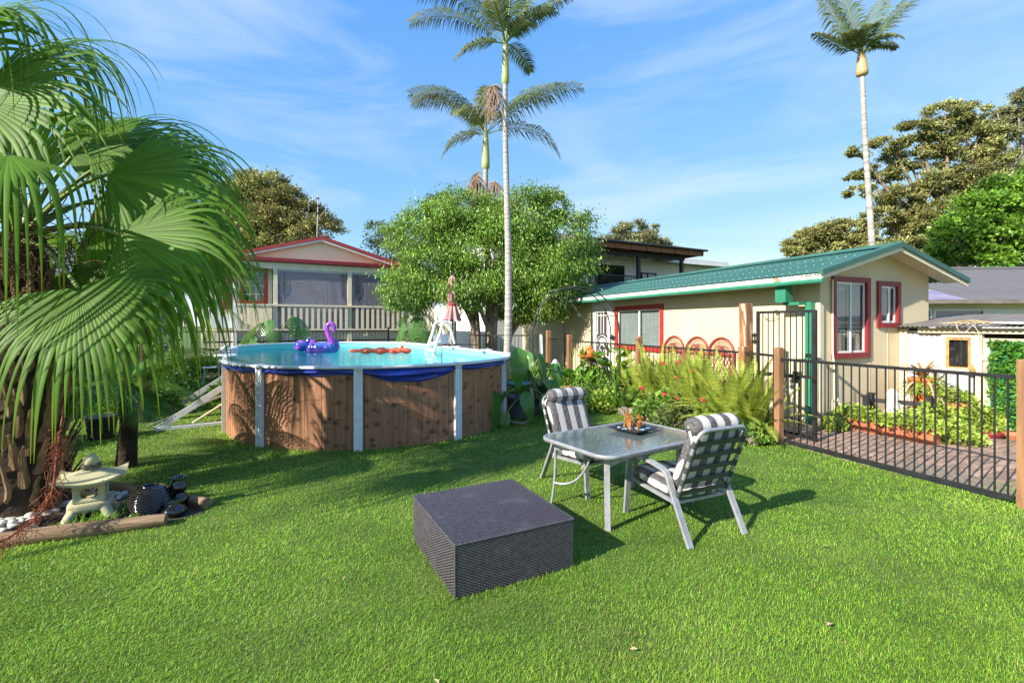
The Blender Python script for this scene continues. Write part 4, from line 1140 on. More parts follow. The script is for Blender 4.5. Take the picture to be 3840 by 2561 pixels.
m2 = MB(); m2.grid(ribbed((-.42, -.14, .17), .24, .20, .17, 9, .02), 48, 14); m2.build('wing', M['vinyl'], fl)
m2 = MB(); m2.grid(ribbed((-.26, .20, .19), .22, .18, .15, 9, .02), 48, 14); m2.build('wing', M['vinyl'], fl)
m2 = MB(); m2.tube([(-.26, -.1, .26), (-.25, -.1, .36), (-.20, -.1, .42)], [.07, .045, .01], 10); m2.build('tail', M['vinyl'], fl)
m2 = MB(); m2.grid(ribbed((.42, .14, .22), .19, .17, .17, 10, .02), 40, 12); m2.build('chest', M['vinyl'], fl)
m2 = MB()
neck = [(.44, -.06, .16), (.43, -.06, .30), (.36, -.06, .45), (.30, -.06, .60), (.30, -.06, .74), (.37, -.06, .82), (.46, -.06, .81), (.51, -.06, .72), (.51, -.06, .62), (.49, -.06, .54)]
P_ = []
for i in range(len(neck) - 1):
    for t_ in (0, .5): P_.append(Vector(neck[i]).lerp(Vector(neck[i + 1]), t_))
P_.append(Vector(neck[-1]))
m2.tube(P_, [.105 - .035 * min(1, i / 8) for i in range(len(P_) - 3)] + [.06, .04, .012], 12); m2.build('neck', M['pinkvinyl'], fl)
# orange lobster float
of = thing('orange_float', 'long orange inflatable crocodile float lying on the pool water', 'pool float', pw(.86, 3.2, WZ), math.radians(4)); of.scale = (.93, .93, 1)
m2 = MB()
def croc(u, v):
    x_ = -.82 + 1.62 * u; a = 2 * PI * v
    w_ = .24 * (math.sin(PI * min(1, (u * .93 + .05))) ** .7) * (1 + .20 * math.sin(u * 26)) + (.05 if u > .8 else 0)
    if u < .25: w_ = .05 + .20 * u / .25
    h_ = .075 * (math.sin(PI * (u * .96 + .02)) ** .4) * (1 + .25 * math.sin(u * 26 + 1)) + (.035 * math.exp(-((u - .92) / .06) ** 2))
    return (x_, w_ * math.cos(a), .055 + h_ * math.sin(a))
m2.grid(croc, 60, 14); m2.build('body', M['orangevinyl'], of)
for x_, y_, r_ in ((.35, -.26, 35), (.35, .26, -35), (-.25, -.24, 60), (-.25, .24, -60)):
    m2 = MB(); soft_box(m2, (x_, y_, .05), (.13, .24, .09), 6, 2.4); m2.build('leg', M['orangevinyl'], of)
for y_ in (-.07, .07):
    m2 = MB(); m2.lathe([(.002, -.02), (.04, .0), (.045, .03), (.02, .06), (.002, .065)], 8, (.56, y_, .13)); m2.build('eye', M['orangevinyl'], of)
# closed red umbrella beyond the pool
um = thing('garden_umbrella', 'closed faded red garden umbrella tied with a band, beyond the pool', 'umbrella', (-1.78, 14.2, 0))
m2 = MB(); m2.tube([(0, 0, 0), (0, 0, 3.2)], .024, 8); m2.build('pole', M['charcoal'], um)
m2 = MB()
def umf(u, v):
    z = 3.14 - 1.34 * v; a = 2 * PI * u
    prof = [(0, .03), (.06, .10), (.22, .13), (.26, .125), (.5, .135), (.62, .10), (.66, .095), (.8, .16), (1, .235)]
    for (v0, r0), (v1, r1) in zip(prof, prof[1:]):
        if v <= v1: r_ = r0 + (r1 - r0) * (v - v0) / (v1 - v0); break
    r_ *= 1 + (.16 + .06 * v) * math.cos(8 * a + 1.5 * v)
    return (r_ * math.cos(a), r_ * math.sin(a), z + (.03 * math.cos(8 * a) if v > .97 else 0))
m2.grid(umf, 80, 36); m2.build('canopy', M['umbrella'], um)
MB().tube([(0.105 * math.cos(a), .105 * math.sin(a), 2.27) for a in [2 * PI * i / 20 for i in range(21)]], .032, 6).build('tie_band', M['umbred'], um)
m2 = MB(); m2.grid(lambda u, v: (.17 + .06 * math.sin(3 * v) + .03 * u, .05 + .06 * u, 1.86 + .34 * v), 3, 6); m2.build('loose_fold', M['umbred'], um)
MB().lathe([(.01, 3.2), (.035, 3.22), (.03, 3.26), (.005, 3.28)], 8).build('finial', M['charcoal'], um)
MB().lathe([(.27, 0), (.27, .05), (.06, .09), (.05, .3)], 20).build('base', M['charcoal'], um)
# red pot beyond the pool by the stair
m2 = MB(); m2.lathe([(.16, 0), (.24, .4), (.26, .42), (.22, .42), (.2, .36)], 18); o = m2.build('red_pot', M['dkred']); o.location = (-2.2, 15.3, .62); tag(o, 'dark red glazed pot beyond the pool beside the stair', 'pot')
m2 = MB(); m2.lathe([(.2, 0), (.2, .62)], 14); o = m2.build('pot_stand', M['concrete']); o.location = (-2.2, 15.3, 0); tag(o, 'short concrete stand under the dark red pot', 'stand')

# ---------------------------------------------------------------- outdoor chairs
cush = bpy.data.materials.new('striped_cushion'); cush.use_nodes = True
N, L = cush.node_tree.nodes, cush.node_tree.links
p = N["Principled BSDF"]; p.inputs['Roughness'].default_value = .85
tc = N.new("ShaderNodeTexCoord"); sp = N.new("ShaderNodeSeparateXYZ"); L.new(tc.outputs['Object'], sp.inputs[0])
ma = N.new("ShaderNodeMath"); ma.operation = 'MULTIPLY_ADD'; ma.inputs[1].default_value = 1 / .1486; ma.inputs[2].default_value = 10 + .26 / .1486
fr = N.new("ShaderNodeMath"); fr.operation = 'FRACT'; gt = N.new("ShaderNodeMath"); gt.operation = 'GREATER_THAN'; gt.inputs[1].default_value = .5
L.new(sp.outputs[0], ma.inputs[0]); L.new(ma.outputs[0], fr.inputs[0]); L.new(fr.outputs[0], gt.inputs[0])
mp = N.new("ShaderNodeMapping"); mp.inputs['Scale'].default_value = (19, 19, 13); L.new(tc.outputs['Object'], mp.inputs[0])
nz = N.new("ShaderNodeTexNoise"); nz.inputs['Scale'].default_value = 1.3; nz.inputs['Detail'].default_value = 1; nz.inputs['Distortion'].default_value = 2.4; L.new(mp.outputs[0], nz.inputs['Vector'])
rp = N.new("ShaderNodeValToRGB"); rp.color_ramp.interpolation = 'EASE'
els = rp.color_ramp.elements; els[0].position = .40; els[0].color = (.050, .047, .052, 1); els[1].position = .60; els[1].color = (.050, .047, .052, 1)
e_ = els.new(.44); e_.color = (.20, .185, .19, 1); e_ = els.new(.50); e_.color = (.06, .055, .062, 1); e_ = els.new(.55); e_.color = (.18, .165, .17, 1)
L.new(nz.outputs[0], rp.inputs[0])
wz = N.new("ShaderNodeTexNoise"); wz.inputs['Scale'].default_value = 40; wr = N.new("ShaderNodeValToRGB"); wr.color_ramp.elements[0].color = (.42, .395, .365, 1); wr.color_ramp.elements[1].color = (.54, .515, .48, 1); L.new(tc.outputs['Object'], wz.inputs['Vector']); L.new(wz.outputs[0], wr.inputs[0])
mx = N.new("ShaderNodeMixRGB"); L.new(gt.outputs[0], mx.inputs[0]); L.new(rp.outputs[0], mx.inputs[1]); L.new(wr.outputs[0], mx.inputs[2]); L.new(mx.outputs[0], p.inputs['Base Color'])
bb = N.new("ShaderNodeBump"); bb.inputs['Strength'].default_value = .5; bb.inputs['Distance'].default_value = .006; L.new(nz.outputs[0], bb.inputs['Height']); L.new(bb.outputs[0], p.inputs['Normal'])
def ribprof(w, th, ribs=4):
    top, bot = [], []
    for i in range(ribs):
        x0 = -w / 2 + w * i / ribs
        for f_, h_ in ((.04, .55), (.2, 1), (.8, 1), (.96, .55)): top.append((x0 + w / ribs * f_, th / 2 * h_))
    return top + [(a, -b_) for a, b_ in top[::-1]]
def make_chair(label):
    c = thing('outdoor_chair', label, 'chair', group='outdoor chairs at the glass table')
    RPf = ribprof(.056, .024)
    for sx in (-.292, .292):
        leg_f = [(sx, .385, 0), (sx, .372, .12), (sx, .352, .36), (sx, .338, .49)]
        arm = [(sx, .338, .49), (sx, .325, .525), (sx, .295, .545), (sx, .25, .551), (sx, .05, .540), (sx, -.08, .520), (sx, -.125, .495), (sx, -.150, .45)]
        leg_r = [(sx, -.150, .45), (sx, -.20, .34), (sx, -.29, .16), (sx, -.372, 0)]
        MB().sweep(leg_f, RPf).build('leg', M['frame'], c); MB().sweep(arm, RPf).build('armrest', M['frame'], c); MB().sweep(leg_r, RPf).build('leg', M['frame'], c)
    b0, b1 = Vector((0, -.185, .27)), Vector((0, -.425, .885)); dn = (b1 - b0).normalized()
    hw = .262
    up = []
    P0 = [Vector((-hw, *b0[1:])), Vector((-hw, *(b0 + (b1 - b0) * .86)[1:]))]
    corner = lambda sg: [Vector((sg * (hw - .09 + .09 * math.cos(a)), *(b0 + (b1 - b0) * (.86 + .14 * math.sin(a)))[1:])) for a in [PI / 2 * i / 5 for i in range(6)]]
    path = P0[:1] + corner(-1) + corner(1)[::-1] + [Vector((hw, *b0[1:]))]
    bf = MB().tube(path, .0155, 8).build('back_frame', M['frame'], c)
    for f_ in (.14, .31, .48, .65, .82):
        q = b0 + (b1 - b0) * f_
        m2 = MB(); Mx = Matrix((Vector((1, 0, 0)), Vector((0, dn.z, -dn.y)), Vector((0, dn.y, dn.z)))).transposed()
        m2.box((0, q.y - .004, q.z), (hw * 2 - .01, .006, .042), M=Mx); st = m2.build('strap', M['strap'], c)
        for sx in (-hw, hw):
            m3 = MB(); m3.tube([Vector((sx, q.y, q.z)) - dn * .027, Vector((sx, q.y, q.z)) + dn * .027], .0195, 8); m3.build('sleeve', M['strap'], st)
    for z0 in ((-.18, .275), (.345, .315)):
        m2 = MB(); m2.beam((-.285, z0[0], z0[1]), (.285, z0[0], z0[1]), .03, .022); m2.build('cross_bar', M['frame'], c)
    for sx in (-.262, .262):
        m2 = MB(); m2.beam((sx, -.18, .278), (sx, .345, .318), .022, .03); m2.build('seat_rail', M['frame'], c)
    for i in range(6):
        y_ = -.10 + .085 * i; m2 = MB(); m2.box((0, y_, .290 + .076 * (y_ + .18)), (.50, .045, .006)); m2.build('seat_strap', M['strap'], c)
    m2 = MB(); Mx = Matrix.Rotation(.075, 3, 'X'); soft_box(m2, (0, .09, .362), (.53, .60, .105), 14, 4.5, .02, M=Mx); m2.build('seat_cushion', cush, c)
    ang = math.atan2(-dn.y, dn.z)
    Mx = Matrix.Rotation(ang, 3, 'X')
    q = b0 + (b1 - b0) * .50 + Vector((0, dn.z, -dn.y)) * .068
    m2 = MB(); soft_box(m2, (0, q.y, q.z + .02), (.52, .105, .60), 14, 4.5, .03, M=Mx); m2.build('back_cushion', cush, c)
    q = b0 + (b1 - b0) * .955 + Vector((0, dn.z, -dn.y)) * .105
    m2 = MB()
    def pil(u, v):
        a = 2 * PI * v; x_ = -.262 + .524 * u; e_ = 1 - abs(2 * u - 1) ** 7
        r_ = .083 * (.04 + .96 * max(0, e_) ** .4) * (1 + .03 * math.sin(x_ * 42))
        return (x_, q.y + r_ * 1.02 * math.cos(a), q.z + r_ * .93 * math.sin(a))
    m2.grid(pil, 28, 18); hp = m2.build('head_pillow', cush, c)
    for sx in (-.255, .255):
        m3 = MB(); m3.tube([(sx, q.y - .01, q.z - .03), (sx * 1.02, q.y - .035, q.z - .075), (sx, q.y - .03, q.z - .12), (sx * .99, q.y - .06, q.z - .06)], .012, 6); m3.build('tie', M['curtain'], hp)
    return c
ch1 = make_chair('striped cushion garden chair seen from behind, nearer the camera')
ch1.location = (1.446, 4.02, 0); ch1.rotation_euler = (0, 0, math.radians(25))
ch2 = copy_tree(ch1); ch2['label'] = 'striped cushion garden chair facing the camera on the far side of the glass table'
ch2.location = (.775, 5.05, 0); ch2.rotation_euler = (0, 0, math.radians(212))

# ---------------------------------------------------------------- glass table
TZ = .627
tb = thing('glass_table', 'grey rectangular garden table with rounded corners and frosted glass top', 'table', (1.05, 4.47, 0), math.atan2(.55, .835))
TX, TY, TR = .675, .465, .16
def rrect(hx, hy, r_, n=7):
    P_ = []
    for cx, cy_, a0 in ((hx - r_, hy - r_, 0), (-hx + r_, hy - r_, PI / 2), (-hx + r_, -hy + r_, PI), (hx - r_, -hy + r_, 1.5 * PI)):
        for i in range(n + 1):
            a = a0 + PI / 2 * i / n; P_.append((cx + r_ * math.cos(a), cy_ + r_ * math.sin(a)))
    return P_
m2 = MB(); O_, I_ = rrect(TX, TY, TR), rrect(TX - .03, TY - .03, TR - .03)
prof = [(1, -.020), (1, .0), (.8, .010), (0, .010), (0, -.022)]
n = len(O_); V = []
for k_, z in ((0, -.024), (0, .0), (1, .008), (2, .008), (2, -.026)):
    S_ = {0: O_, 1: rrect(TX - .006, TY - .006, TR - .006), 2: I_}[k_]
    V += [(x, y, TZ + z) for x, y in S_]
F = [(j * n + i, j * n + (i + 1) % n, ((j + 1) % 5) * n + (i + 1) % n, ((j + 1) % 5) * n + i) for j in range(5) for i in range(n)]
m2.add(V, F, True); m2.build('rim', M['frame'], tb)
m2 = MB(); m2.prism(rrect(TX - .031, TY - .031, TR - .031), TZ - .002, TZ + .004); m2.build('tabletop', M['tableglass'], tb)
legs = [(-.55, -.34), (.55, -.34), (.55, .34), (-.55, .34)]
for i, (x_, y_) in enumerate(legs):
    pth = [(x_ * 1.0, y_, TZ - .03), (x_ * .985, y_ * .98, .35), (x_ * 1.0, y_ * 1.03, 0)]
    m2 = MB()
    if i == 3:
        m2.tube(bez((x_, y_, TZ - .03), (x_ + .02, y_, .25), (x_ - .03, y_ + .02, 0), 8), .0125, 8)
        m2.tube(bez((x_ - .008, y_ + .0, .20), (x_ + .14, y_ - .22, .16), (x_ + .14, y_ - .36, .56), 10), .011, 8)
    else:
        m2.sweep(pth, [(-.024, -.013), (.024, -.013), (.024, .013), (-.024, .013)], side=(math.copysign(.6, x_), -math.copysign(.8, y_), 0))
    m2.build('leg', M['frame'], tb)
for (p0, p1) in ((0, 1), (1, 2), (2, 3), (3, 0)):
    a, b_ = Vector((*legs[p0], TZ - .10)), Vector((*legs[p1], TZ - .10)); mid_ = (a + b_) / 2 * .62; mid_.z = TZ - .075
    m2 = MB(); P_ = bez(a, mid_, b_, 10)
    for q0, q1 in zip(P_, P_[1:]): m2.beam(q0, q1 + (q1 - q0) * .05, .012, .036)
    m2.build('stretcher', M['frame'], tb)
# succulents in a square dish
ds = thing('succulent_dish', 'square dark dish of bronze succulents with beads on the glass table', 'dish', (1.19, 4.68, TZ + .0045), math.radians(40))
m2 = MB()
for k_, (h0, z0) in enumerate(()): pass
sq = lambda h, z: [(-h, -h, z), (h, -h, z), (h, h, z), (-h, h, z)]
V = sq(.10, 0) + sq(.165, .032) + sq(.172, .038) + sq(.152, .036) + sq(.12, .024)
m2.add(V, [(0, 3, 2, 1)] + [(j * 4 + i, j * 4 + (i + 1) % 4, j * 4 + 4 + (i + 1) % 4, j * 4 + 4 + i) for j in range(4) for i in range(4)]); m2.build('dish', M['charcoal'], ds)
m2 = MB(); m2.add(sq(.122, .026), [(0, 1, 2, 3)]); m2.build('soil', M['soil'], ds)
bead = MB().lathe([(.001, -.007), (.010, -.004), (.013, .0), (.010, .005), (.001, .007)], 8).mesh('bead', M['beads'])
for i in range(26): place('bead', bead, ds, (rr(-.125, .125), rr(-.125, .125), .034), (0, 0, rr(0, 3)), rr(.8, 1.6))
def rosette(name, h):
    m2 = MB(); m2.tube([(0, 0, 0), (rr(-.008, .008), rr(-.008, .008), h)], [.005, .004], 5)
    for k_ in range(9):
        a = k_ * 2.4; t_ = k_ / 9; c = Vector((math.cos(a), math.sin(a), 0)); zc = h - .035 * t_ + .01
        b_ = Vector((0, 0, zc)); tip = b_ + c * (.010 + .016 * t_) + Vector((0, 0, .024 - .014 * t_)); sd_ = Vector((-c.y, c.x, 0)) * .011; md = b_.lerp(tip, .6)
        m2.add([b_, md + sd_, tip, md - sd_, md - c * .004], [(0, 1, 4), (1, 2, 4), (2, 3, 4), (3, 0, 4)], True)
    return m2.mesh(name, M['succtan'])
rms = [rosette('succulent', h) for h in (.05, .07, .09, .115)]
for i in range(26):
    a, r_ = rr(0, 2 * PI), .095 * math.sqrt(random.random()); place('succulent', random.choice(rms), ds, (r_ * math.cos(a), r_ * math.sin(a), .026), (rr(-.25, .25), rr(-.25, .25), rr(0, 6)), rr(.8, 1.15))
m2 = MB(); m2.add([(0, 0, .0), (.02, .012, .012), (.04, 0, .004), (.02, -.012, .01)], [(0, 1, 2, 3)]); o = m2.build('fallen_leaf', M['succtan']); o.location = (1.36, 4.22, TZ + .006); tag(o, 'small yellow fallen leaf on the glass table', 'leaf')

# ---------------------------------------------------------------- woven rattan coffee table
BXo = Vector((-.346, 2.892, 0)); bxd = Vector((.772, .39, 0)); byd = Vector((-.422, .853, 0))
rt = thing('rattan_table', 'low square dark woven rattan table standing on the lawn', 'table', BXo, math.atan2(.41, .80))
RXL, RYL, RH = .865, .93, .342
def weave(name, w, h, parent, Mx, pitch=.0172, row=.0088):
    """flat strands going over and under upright stakes; x across, y up, z out"""
    nr, ncol = int(h / row), int(w / pitch); row, pitch = h / nr, w / ncol
    seg = 4; n = ncol * seg + 1
    xs = np.linspace(0, w, n)
    V, F, off = [], [], 0
    jit = np.random.default_rng(3)
    for r_ in range(nr):
        zc = .0042 * np.sin(PI * xs / pitch + PI * (r_ % 2) + .2) + jit.normal(0, .0002)
        y0 = r_ * row
        for f_, dz in ((.04, -.0012), (.5, .0012), (.96, -.0012)):
            V.append(np.stack([xs, np.full(n, y0 + row * f_), zc + dz], 1))
        for k_ in range(2):
            a = off + k_ * n + np.arange(n - 1); F.append(np.stack([a, a + 1, a + n + 1, a + n], 1))
        off += 3 * n
    V = np.concatenate(V); F = np.concatenate(F)
    o = link_obj(name, npmesh(name, V, F, M['rattan'], smooth=True), parent); o.matrix_local = Mx
    tag(o, kind='stuff'); return o
def MX(ox, ax, ay, az): return Matrix(((ax[0], ay[0], az[0], ox[0]), (ax[1], ay[1], az[1], ox[1]), (ax[2], ay[2], az[2], ox[2]), (0, 0, 0, 1)))
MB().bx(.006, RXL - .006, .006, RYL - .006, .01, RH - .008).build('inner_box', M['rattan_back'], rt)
weave('front_panel', RXL, RH - .012, rt, MX((0, 0, 0), (1, 0, 0), (0, 0, 1), (0, -1, 0)))
weave('side_panel', RYL, RH - .012, rt, MX((0, RYL, 0), (0, -1, 0), (0, 0, 1), (-1, 0, 0)))
weave('side_panel', RYL, RH - .012, rt, MX((RXL, 0, 0), (0, 1, 0), (0, 0, 1), (1, 0, 0)))
weave('back_panel', RXL, RH - .012, rt, MX((RXL, RYL, 0), (-1, 0, 0), (0, 0, 1), (0, 1, 0)))
weave('top_panel', RXL + .012, RYL + .012, rt, MX((-.006, -.006, RH), (1, 0, 0), (0, 1, 0), (0, 0, 1)), .0165, .0115)
m2 = MB()
for a, b_ in (((-.004, -.004), (RXL + .004, -.004)), ((RXL + .004, -.004), (RXL + .004, RYL + .004)), ((RXL + .004, RYL + .004), (-.004, RYL + .004)), ((-.004, RYL + .004), (-.004, -.004))):
    m2.tube([(*a, RH - .006), (*b_, RH - .006)], .0055, 6)
m2.tube([(-.002, -.002, 0), (-.002, -.002, RH - .008)], .005, 6)
m2.build('edge_binding', M['rattan'], rt)

# ---------------------------------------------------------------- stone lantern corner
ln = thing('stone_lantern', 'small cream stone lantern with curved roof in the pebble bed', 'lantern', (-3.66, 4.13, 0), math.radians(33))
m2 = MB()
for sx in (-1, 1):
    for sy in (-1, 1):
        m2.tube([(sx * .155, sy * .12, 0), (sx * .13, sy * .10, .05), (sx * .10, sy * .08, .10)], [.038, .040, .045], 8)
soft_box(m2, (0, 0, .125), (.30, .24, .085), 6, 6); m2.build('base', M['stone'], ln)
def lantern_wall(rot):
    V, F = [], []; n4 = 28
    O_ = []; I_ = rrect(.058, .042, .028, 6)
    for x, z in I_:
        s_ = max(abs(x) / .105, abs(z) / .075); O_.append((x / s_, z / s_))
    for y_ in (-.105, -.075):
        V += [(x * (1 + .0), y_, .245 + z) for x, z in O_] + [(x, y_, .245 + z) for x, z in I_]
    n = len(I_)
    for i in range(n):
        j = (i + 1) % n
        F += [(i, j, n + j, n + i), (2 * n + j, 2 * n + i, 3 * n + i, 3 * n + j), (n + i, n + j, 3 * n + j, 3 * n + i)]
    return [tuple(Matrix.Rotation(rot, 3, 'Z') @ Vector(v)) for v in V], F
m2 = MB()
for k_ in range(4): m2.add(*lantern_wall(k_ * PI / 2), True)
m2.bx(-.104, .104, -.104, .104, .168, .180); m2.bx(-.108, .108, -.108, .108, .315, .330); m2.build('firebox', M['stone'], ln)
m2 = MB()
def roof_f(u, v):
    a, b_ = 2 * u - 1, 2 * v - 1; r_ = max(abs(a), abs(b_))
    z = .335 + .105 * (1 - r_) ** 1.15 + .055 * (abs(a * b_)) ** 2.2 + .012
    return (.235 * a, .20 * b_, z)
m2.grid(roof_f, 20, 20)
m2.grid(lambda u, v: (lambda q: (q[0] * .97, q[1] * .97, min(q[2] - .022, .338 + .055 * abs((2 * u - 1) * (2 * v - 1)) ** 2.2)))(roof_f(1 - u, v)), 20, 20)
for e_ in range(4):
    V = []
    for i in range(21):
        t_ = i / 20; u, v = ((t_, 0), (1, t_), (1 - t_, 1), (0, 1 - t_))[e_]
        q = roof_f(u, v); V += [q, (q[0] * .97, q[1] * .97, q[2] - .022)]
    m2.add(V, [(2 * i, 2 * i + 1, 2 * i + 3, 2 * i + 2) for i in range(20)], True)
m2.build('roof', M['stone'], ln)
MB().lathe([(.05, .425), (.052, .46), (.058, .49), (.045, .525), (.022, .545), (.012, .562), (.001, .566)], 14).build('finial', M['stone'], ln)
m2 = MB()
for k_ in range(3): m2.tube([((.062 + .004 * math.sin(a * 9 + k_ * 2)) * math.cos(a), (.062 + .004 * math.sin(a * 9 + k_ * 2)) * math.sin(a), .445 + .012 * k_ + .004 * math.cos(a * 9 + k_ * 2)) for a in [2 * PI * i / 40 for i in range(41)]], .009, 5)
m2.build('rope', M['rope'], ln)

pot = thing('ribbed_pot', 'round ribbed dark glazed pot beside the stone lantern', 'pot', (-3.20, 4.20, 0))
prof = [(.085, 0)]
for i in range(60):
    t_ = i / 59; z = .01 + .235 * t_; r_ = .062 + .095 * math.sin(PI * (.14 + .72 * t_)) ** .9; prof.append((r_ + .0055 * math.sin(t_ * 2 * PI * 10.5), z))
prof += [(.064, .252), (.066, .262), (.056, .265), (.052, .25), (.06, .18)]
MB().lathe(prof, 36).build('body', M['glaze'], pot)
vz = thing('tall_vase', 'tall black glazed vase with flared lip behind the ribbed pot', 'vase', (-3.06, 4.36, 0))
MB().lathe([(.05, 0), (.075, .03), (.085, .08), (.07, .115), (.045, .135), (.048, .15), (.075, .18), (.078, .205), (.055, .235), (.046, .255), (.065, .282), (.062, .285), (.04, .26), (.035, .2)], 28).build('body', M['blackglaze'], vz)
vz = thing('squat_vase', 'small squat black glazed vase in front of the tall vase', 'vase', (-2.97, 4.17, 0))
MB().lathe([(.06, 0), (.095, .03), (.10, .055), (.08, .08), (.048, .098), (.04, .11), (.055, .135), (.052, .138), (.034, .115), (.03, .08)], 28).build('body', M['blackglaze'], vz)
def logf(label, p0, p1, r_):
    p0, p1 = Vector(p0), Vector(p1); d = p1 - p0; Ln = d.length
    root = thing('log', label, 'log', p0, math.atan2(d.y, d.x), 'logs edging the pebble bed')
    m2 = MB(); n = 14; rings = 18; V = []
    lr = random.Random(int(Ln * 1000))
    ph = [lr.uniform(0, 6) for _ in range(4)]
    for i in range(rings + 1):
        t_ = i / rings
        for k_ in range(n):
            a = 2 * PI * k_ / n; q = r_ * (1 + .07 * math.sin(3 * a + ph[0]) + .05 * math.sin(t_ * 8 + ph[1]) + .03 * math.sin(5 * a + t_ * 6 + ph[2]))
            if i in (0, rings): q *= .93
            V.append((Ln * t_, q * math.cos(a), r_ * .85 + q * math.sin(a)))
    m2.add(V, [(i * n + k_, (i + 1) * n + k_, (i + 1) * n + (k_ + 1) % n, i * n + (k_ + 1) % n) for i in range(rings) for k_ in range(n)], True)
    m2.add(V[:n], [tuple(range(n))[::-1]]); m2.add(V[-n:], [tuple(range(n))])
    m2.build('log_body', M['log'], root)
logf('front log edging the pebble bed under the ribbed pot', (-4.55, 3.34, -.01), (-2.90, 3.98, -.01), .062)
logf('back log edging the pebble bed behind the stone lantern', (-4.45, 4.95, -.01), (-2.80, 4.36, -.01), .055)
bed = MB(); bed.add([(-6.2, 3.0, .006), (-4.4, 3.42, .006), (-2.9, 4.0, .006), (-2.75, 4.25, .006), (-3.0, 4.5, .006), (-4.4, 5.0, .006), (-6.2, 5.2, .006)], [tuple(range(7))])
bedo = tag(bed.build('pebble_bed', M['soil']), kind='structure')
def blob(name, m_, sd):
    r3 = random.Random(sd); m2 = MB(); ph = [r3.uniform(0, 6) for _ in range(4)]
    def fn(u, v):
        a, b_ = 2 * PI * u, PI * (v - .5); k_ = 1 + .13 * math.sin(2 * a + ph[0]) + .1 * math.sin(3 * b_ + ph[1])
        return (.036 * k_ * math.cos(a) * math.cos(b_), .027 * k_ * math.sin(a) * math.cos(b_), .018 * math.sin(b_))
    m2.grid(fn, 9, 6); return m2.mesh(name, m_)
pebs = [blob('pebble', M['pebble'], i) for i in range(5)]
for (x0, x1, y0, y1, n_) in ((-4.45, -4.05, 3.72, 4.25, 90), (-4.15, -3.75, 4.35, 4.75, 60), (-4.25, -3.95, 3.55, 3.75, 14), (-4.9, -4.45, 3.5, 4.1, 40), (-3.95, -3.9, 3.85, 3.9, 1)):
    for i in range(n_):
        z_ = .016 + (.02 if random.random() < .25 else 0); place('pebble', random.choice(pebs), bedo, (rr(x0, x1), rr(y0, y1), z_), (rr(-.3, .3), rr(-.3, .3), rr(0, 6)), rr(.7, 1.45))
o = place('pebble', pebs[0], bedo, (-3.86, 3.80, .055), (0, 0, .5), 1.5)
# black rubber mats with cut-out leaf pattern
for k_, (mx_, my_, rz_, l_) in enumerate(((-3.86, 3.92, .18, 'black rubber mat with leaf cut-outs at the front foot of the lantern'), (-3.50, 4.16, .1, 'black rubber mat with leaf cut-outs under the back of the lantern'))):
    mt_ = thing('rubber_mat', l_, 'mat', (mx_, my_, .009), rz_, 'rubber mats under the lantern')
    m2 = MB(); m2.bx(-.21, .21, -.21, .21, 0, .012); m2.build('backing', M['rattan_back'], mt_)
    m2 = MB()
    for a0, a1, c0, c1 in ((-.21, .21, -.21, -.19), (-.21, .21, .19, .21), (-.21, -.19, -.19, .19), (.19, .21, -.19, .19)): m2.bx(a0, a1, c0, c1, .012, .026)
    for i in range(14):
        x_ = -.17 + .34 * (i % 7) / 6; y_ = -.19 + .19 * (i // 7)
        m2.tube(bez((x_, y_, .02), (x_ + .05 * (-1) ** i, y_ + .09, .02), (x_ + .02, y_ + .185, .02), 6), .007, 5)
        m2.tube(bez((x_, y_ + .02, .02), (x_ - .05 * (-1) ** i, y_ + .10, .02), (x_ + .02, y_ + .185, .02), 6), .006, 5)
    m2.build('leaf_pattern', M['rubber'], mt_)

# ---------------------------------------------------------------- garden ornaments along the right bed
bb_ = thing('bird_bath', 'shallow blue bird bath bowl on a thin stand beside the pool', 'bird bath', (.10, 8.25, 0))
MB().lathe([(.03, .60), (.10, .61), (.21, .655), (.225, .675), (.21, .678), (.12, .645), (.01, .635)], 32).build('bowl', M['bluebowl'], bb_)
m2 = MB()
for k_ in range(3):
    a = 2 * PI * k_ / 3 + .4; m2.tube([(.06 * math.cos(a), .06 * math.sin(a), .60), (.03 * math.cos(a), .03 * math.sin(a), .35), (.13 * math.cos(a), .13 * math.sin(a), 0)], .006, 5)
m2.build('stand', M['charcoal'], bb_)
gp_ = thing('grey_pot', 'large blue-grey plastic pot under the bird bath', 'pot', (.10, 8.62, 0))
MB().lathe([(.17, 0), (.20, .12), (.235, .34), (.255, .345), (.26, .385), (.235, .385), (.22, .30), (.01, .29)], 28).build('body', M['greypot'], gp_)
arch = thing('garden_arch', 'slim black metal garden arch with rungs over the flower bed', 'arch', (1.24, 9.5, 0), math.radians(4))
def hoop(y_, w_, h_): return [(-w_ / 2, y_, 0)] + [(-w_ / 2, y_, h_ * i / 4) for i in range(1, 4)] + [(-w_ / 2 * math.cos(PI * i / 16), y_, h_ + (2.42 - h_) * math.sin(PI * i / 16)) for i in range(17)] + [(w_ / 2, y_, h_ * i / 4) for i in (3, 2, 1)] + [(w_ / 2, y_, 0)]
h1, h2 = hoop(-.22, 1.72, 1.5), hoop(.22, 1.62, 1.5)
MB().tube(h1, .014, 6).build('hoop', M['charcoal'], arch); MB().tube(h2, .014, 6).build('hoop', M['charcoal'], arch)
for i in (1, 2, 3, 6, 8, 10, 12, 14, 16, 18, 21, 22, 23): 
    if i < len(h1): MB().tube([h1[i], h2[i]], .009, 6).build('rung', M['charcoal'], arch)
m2 = MB(); pts = [(-.8 + .075 * i, -.2 + .4 * ((i * 7) % 5) / 5, 1.55 + .85 * math.sin(PI * min(1, i / 10)) - .02 * (i % 3)) for i in range(9)] + [(-.1, 0, 2.35), (-.06, 0, 2.15), (.02, -.02, 2.0), (.12, 0, 1.88), (.22, .02, 1.78)]
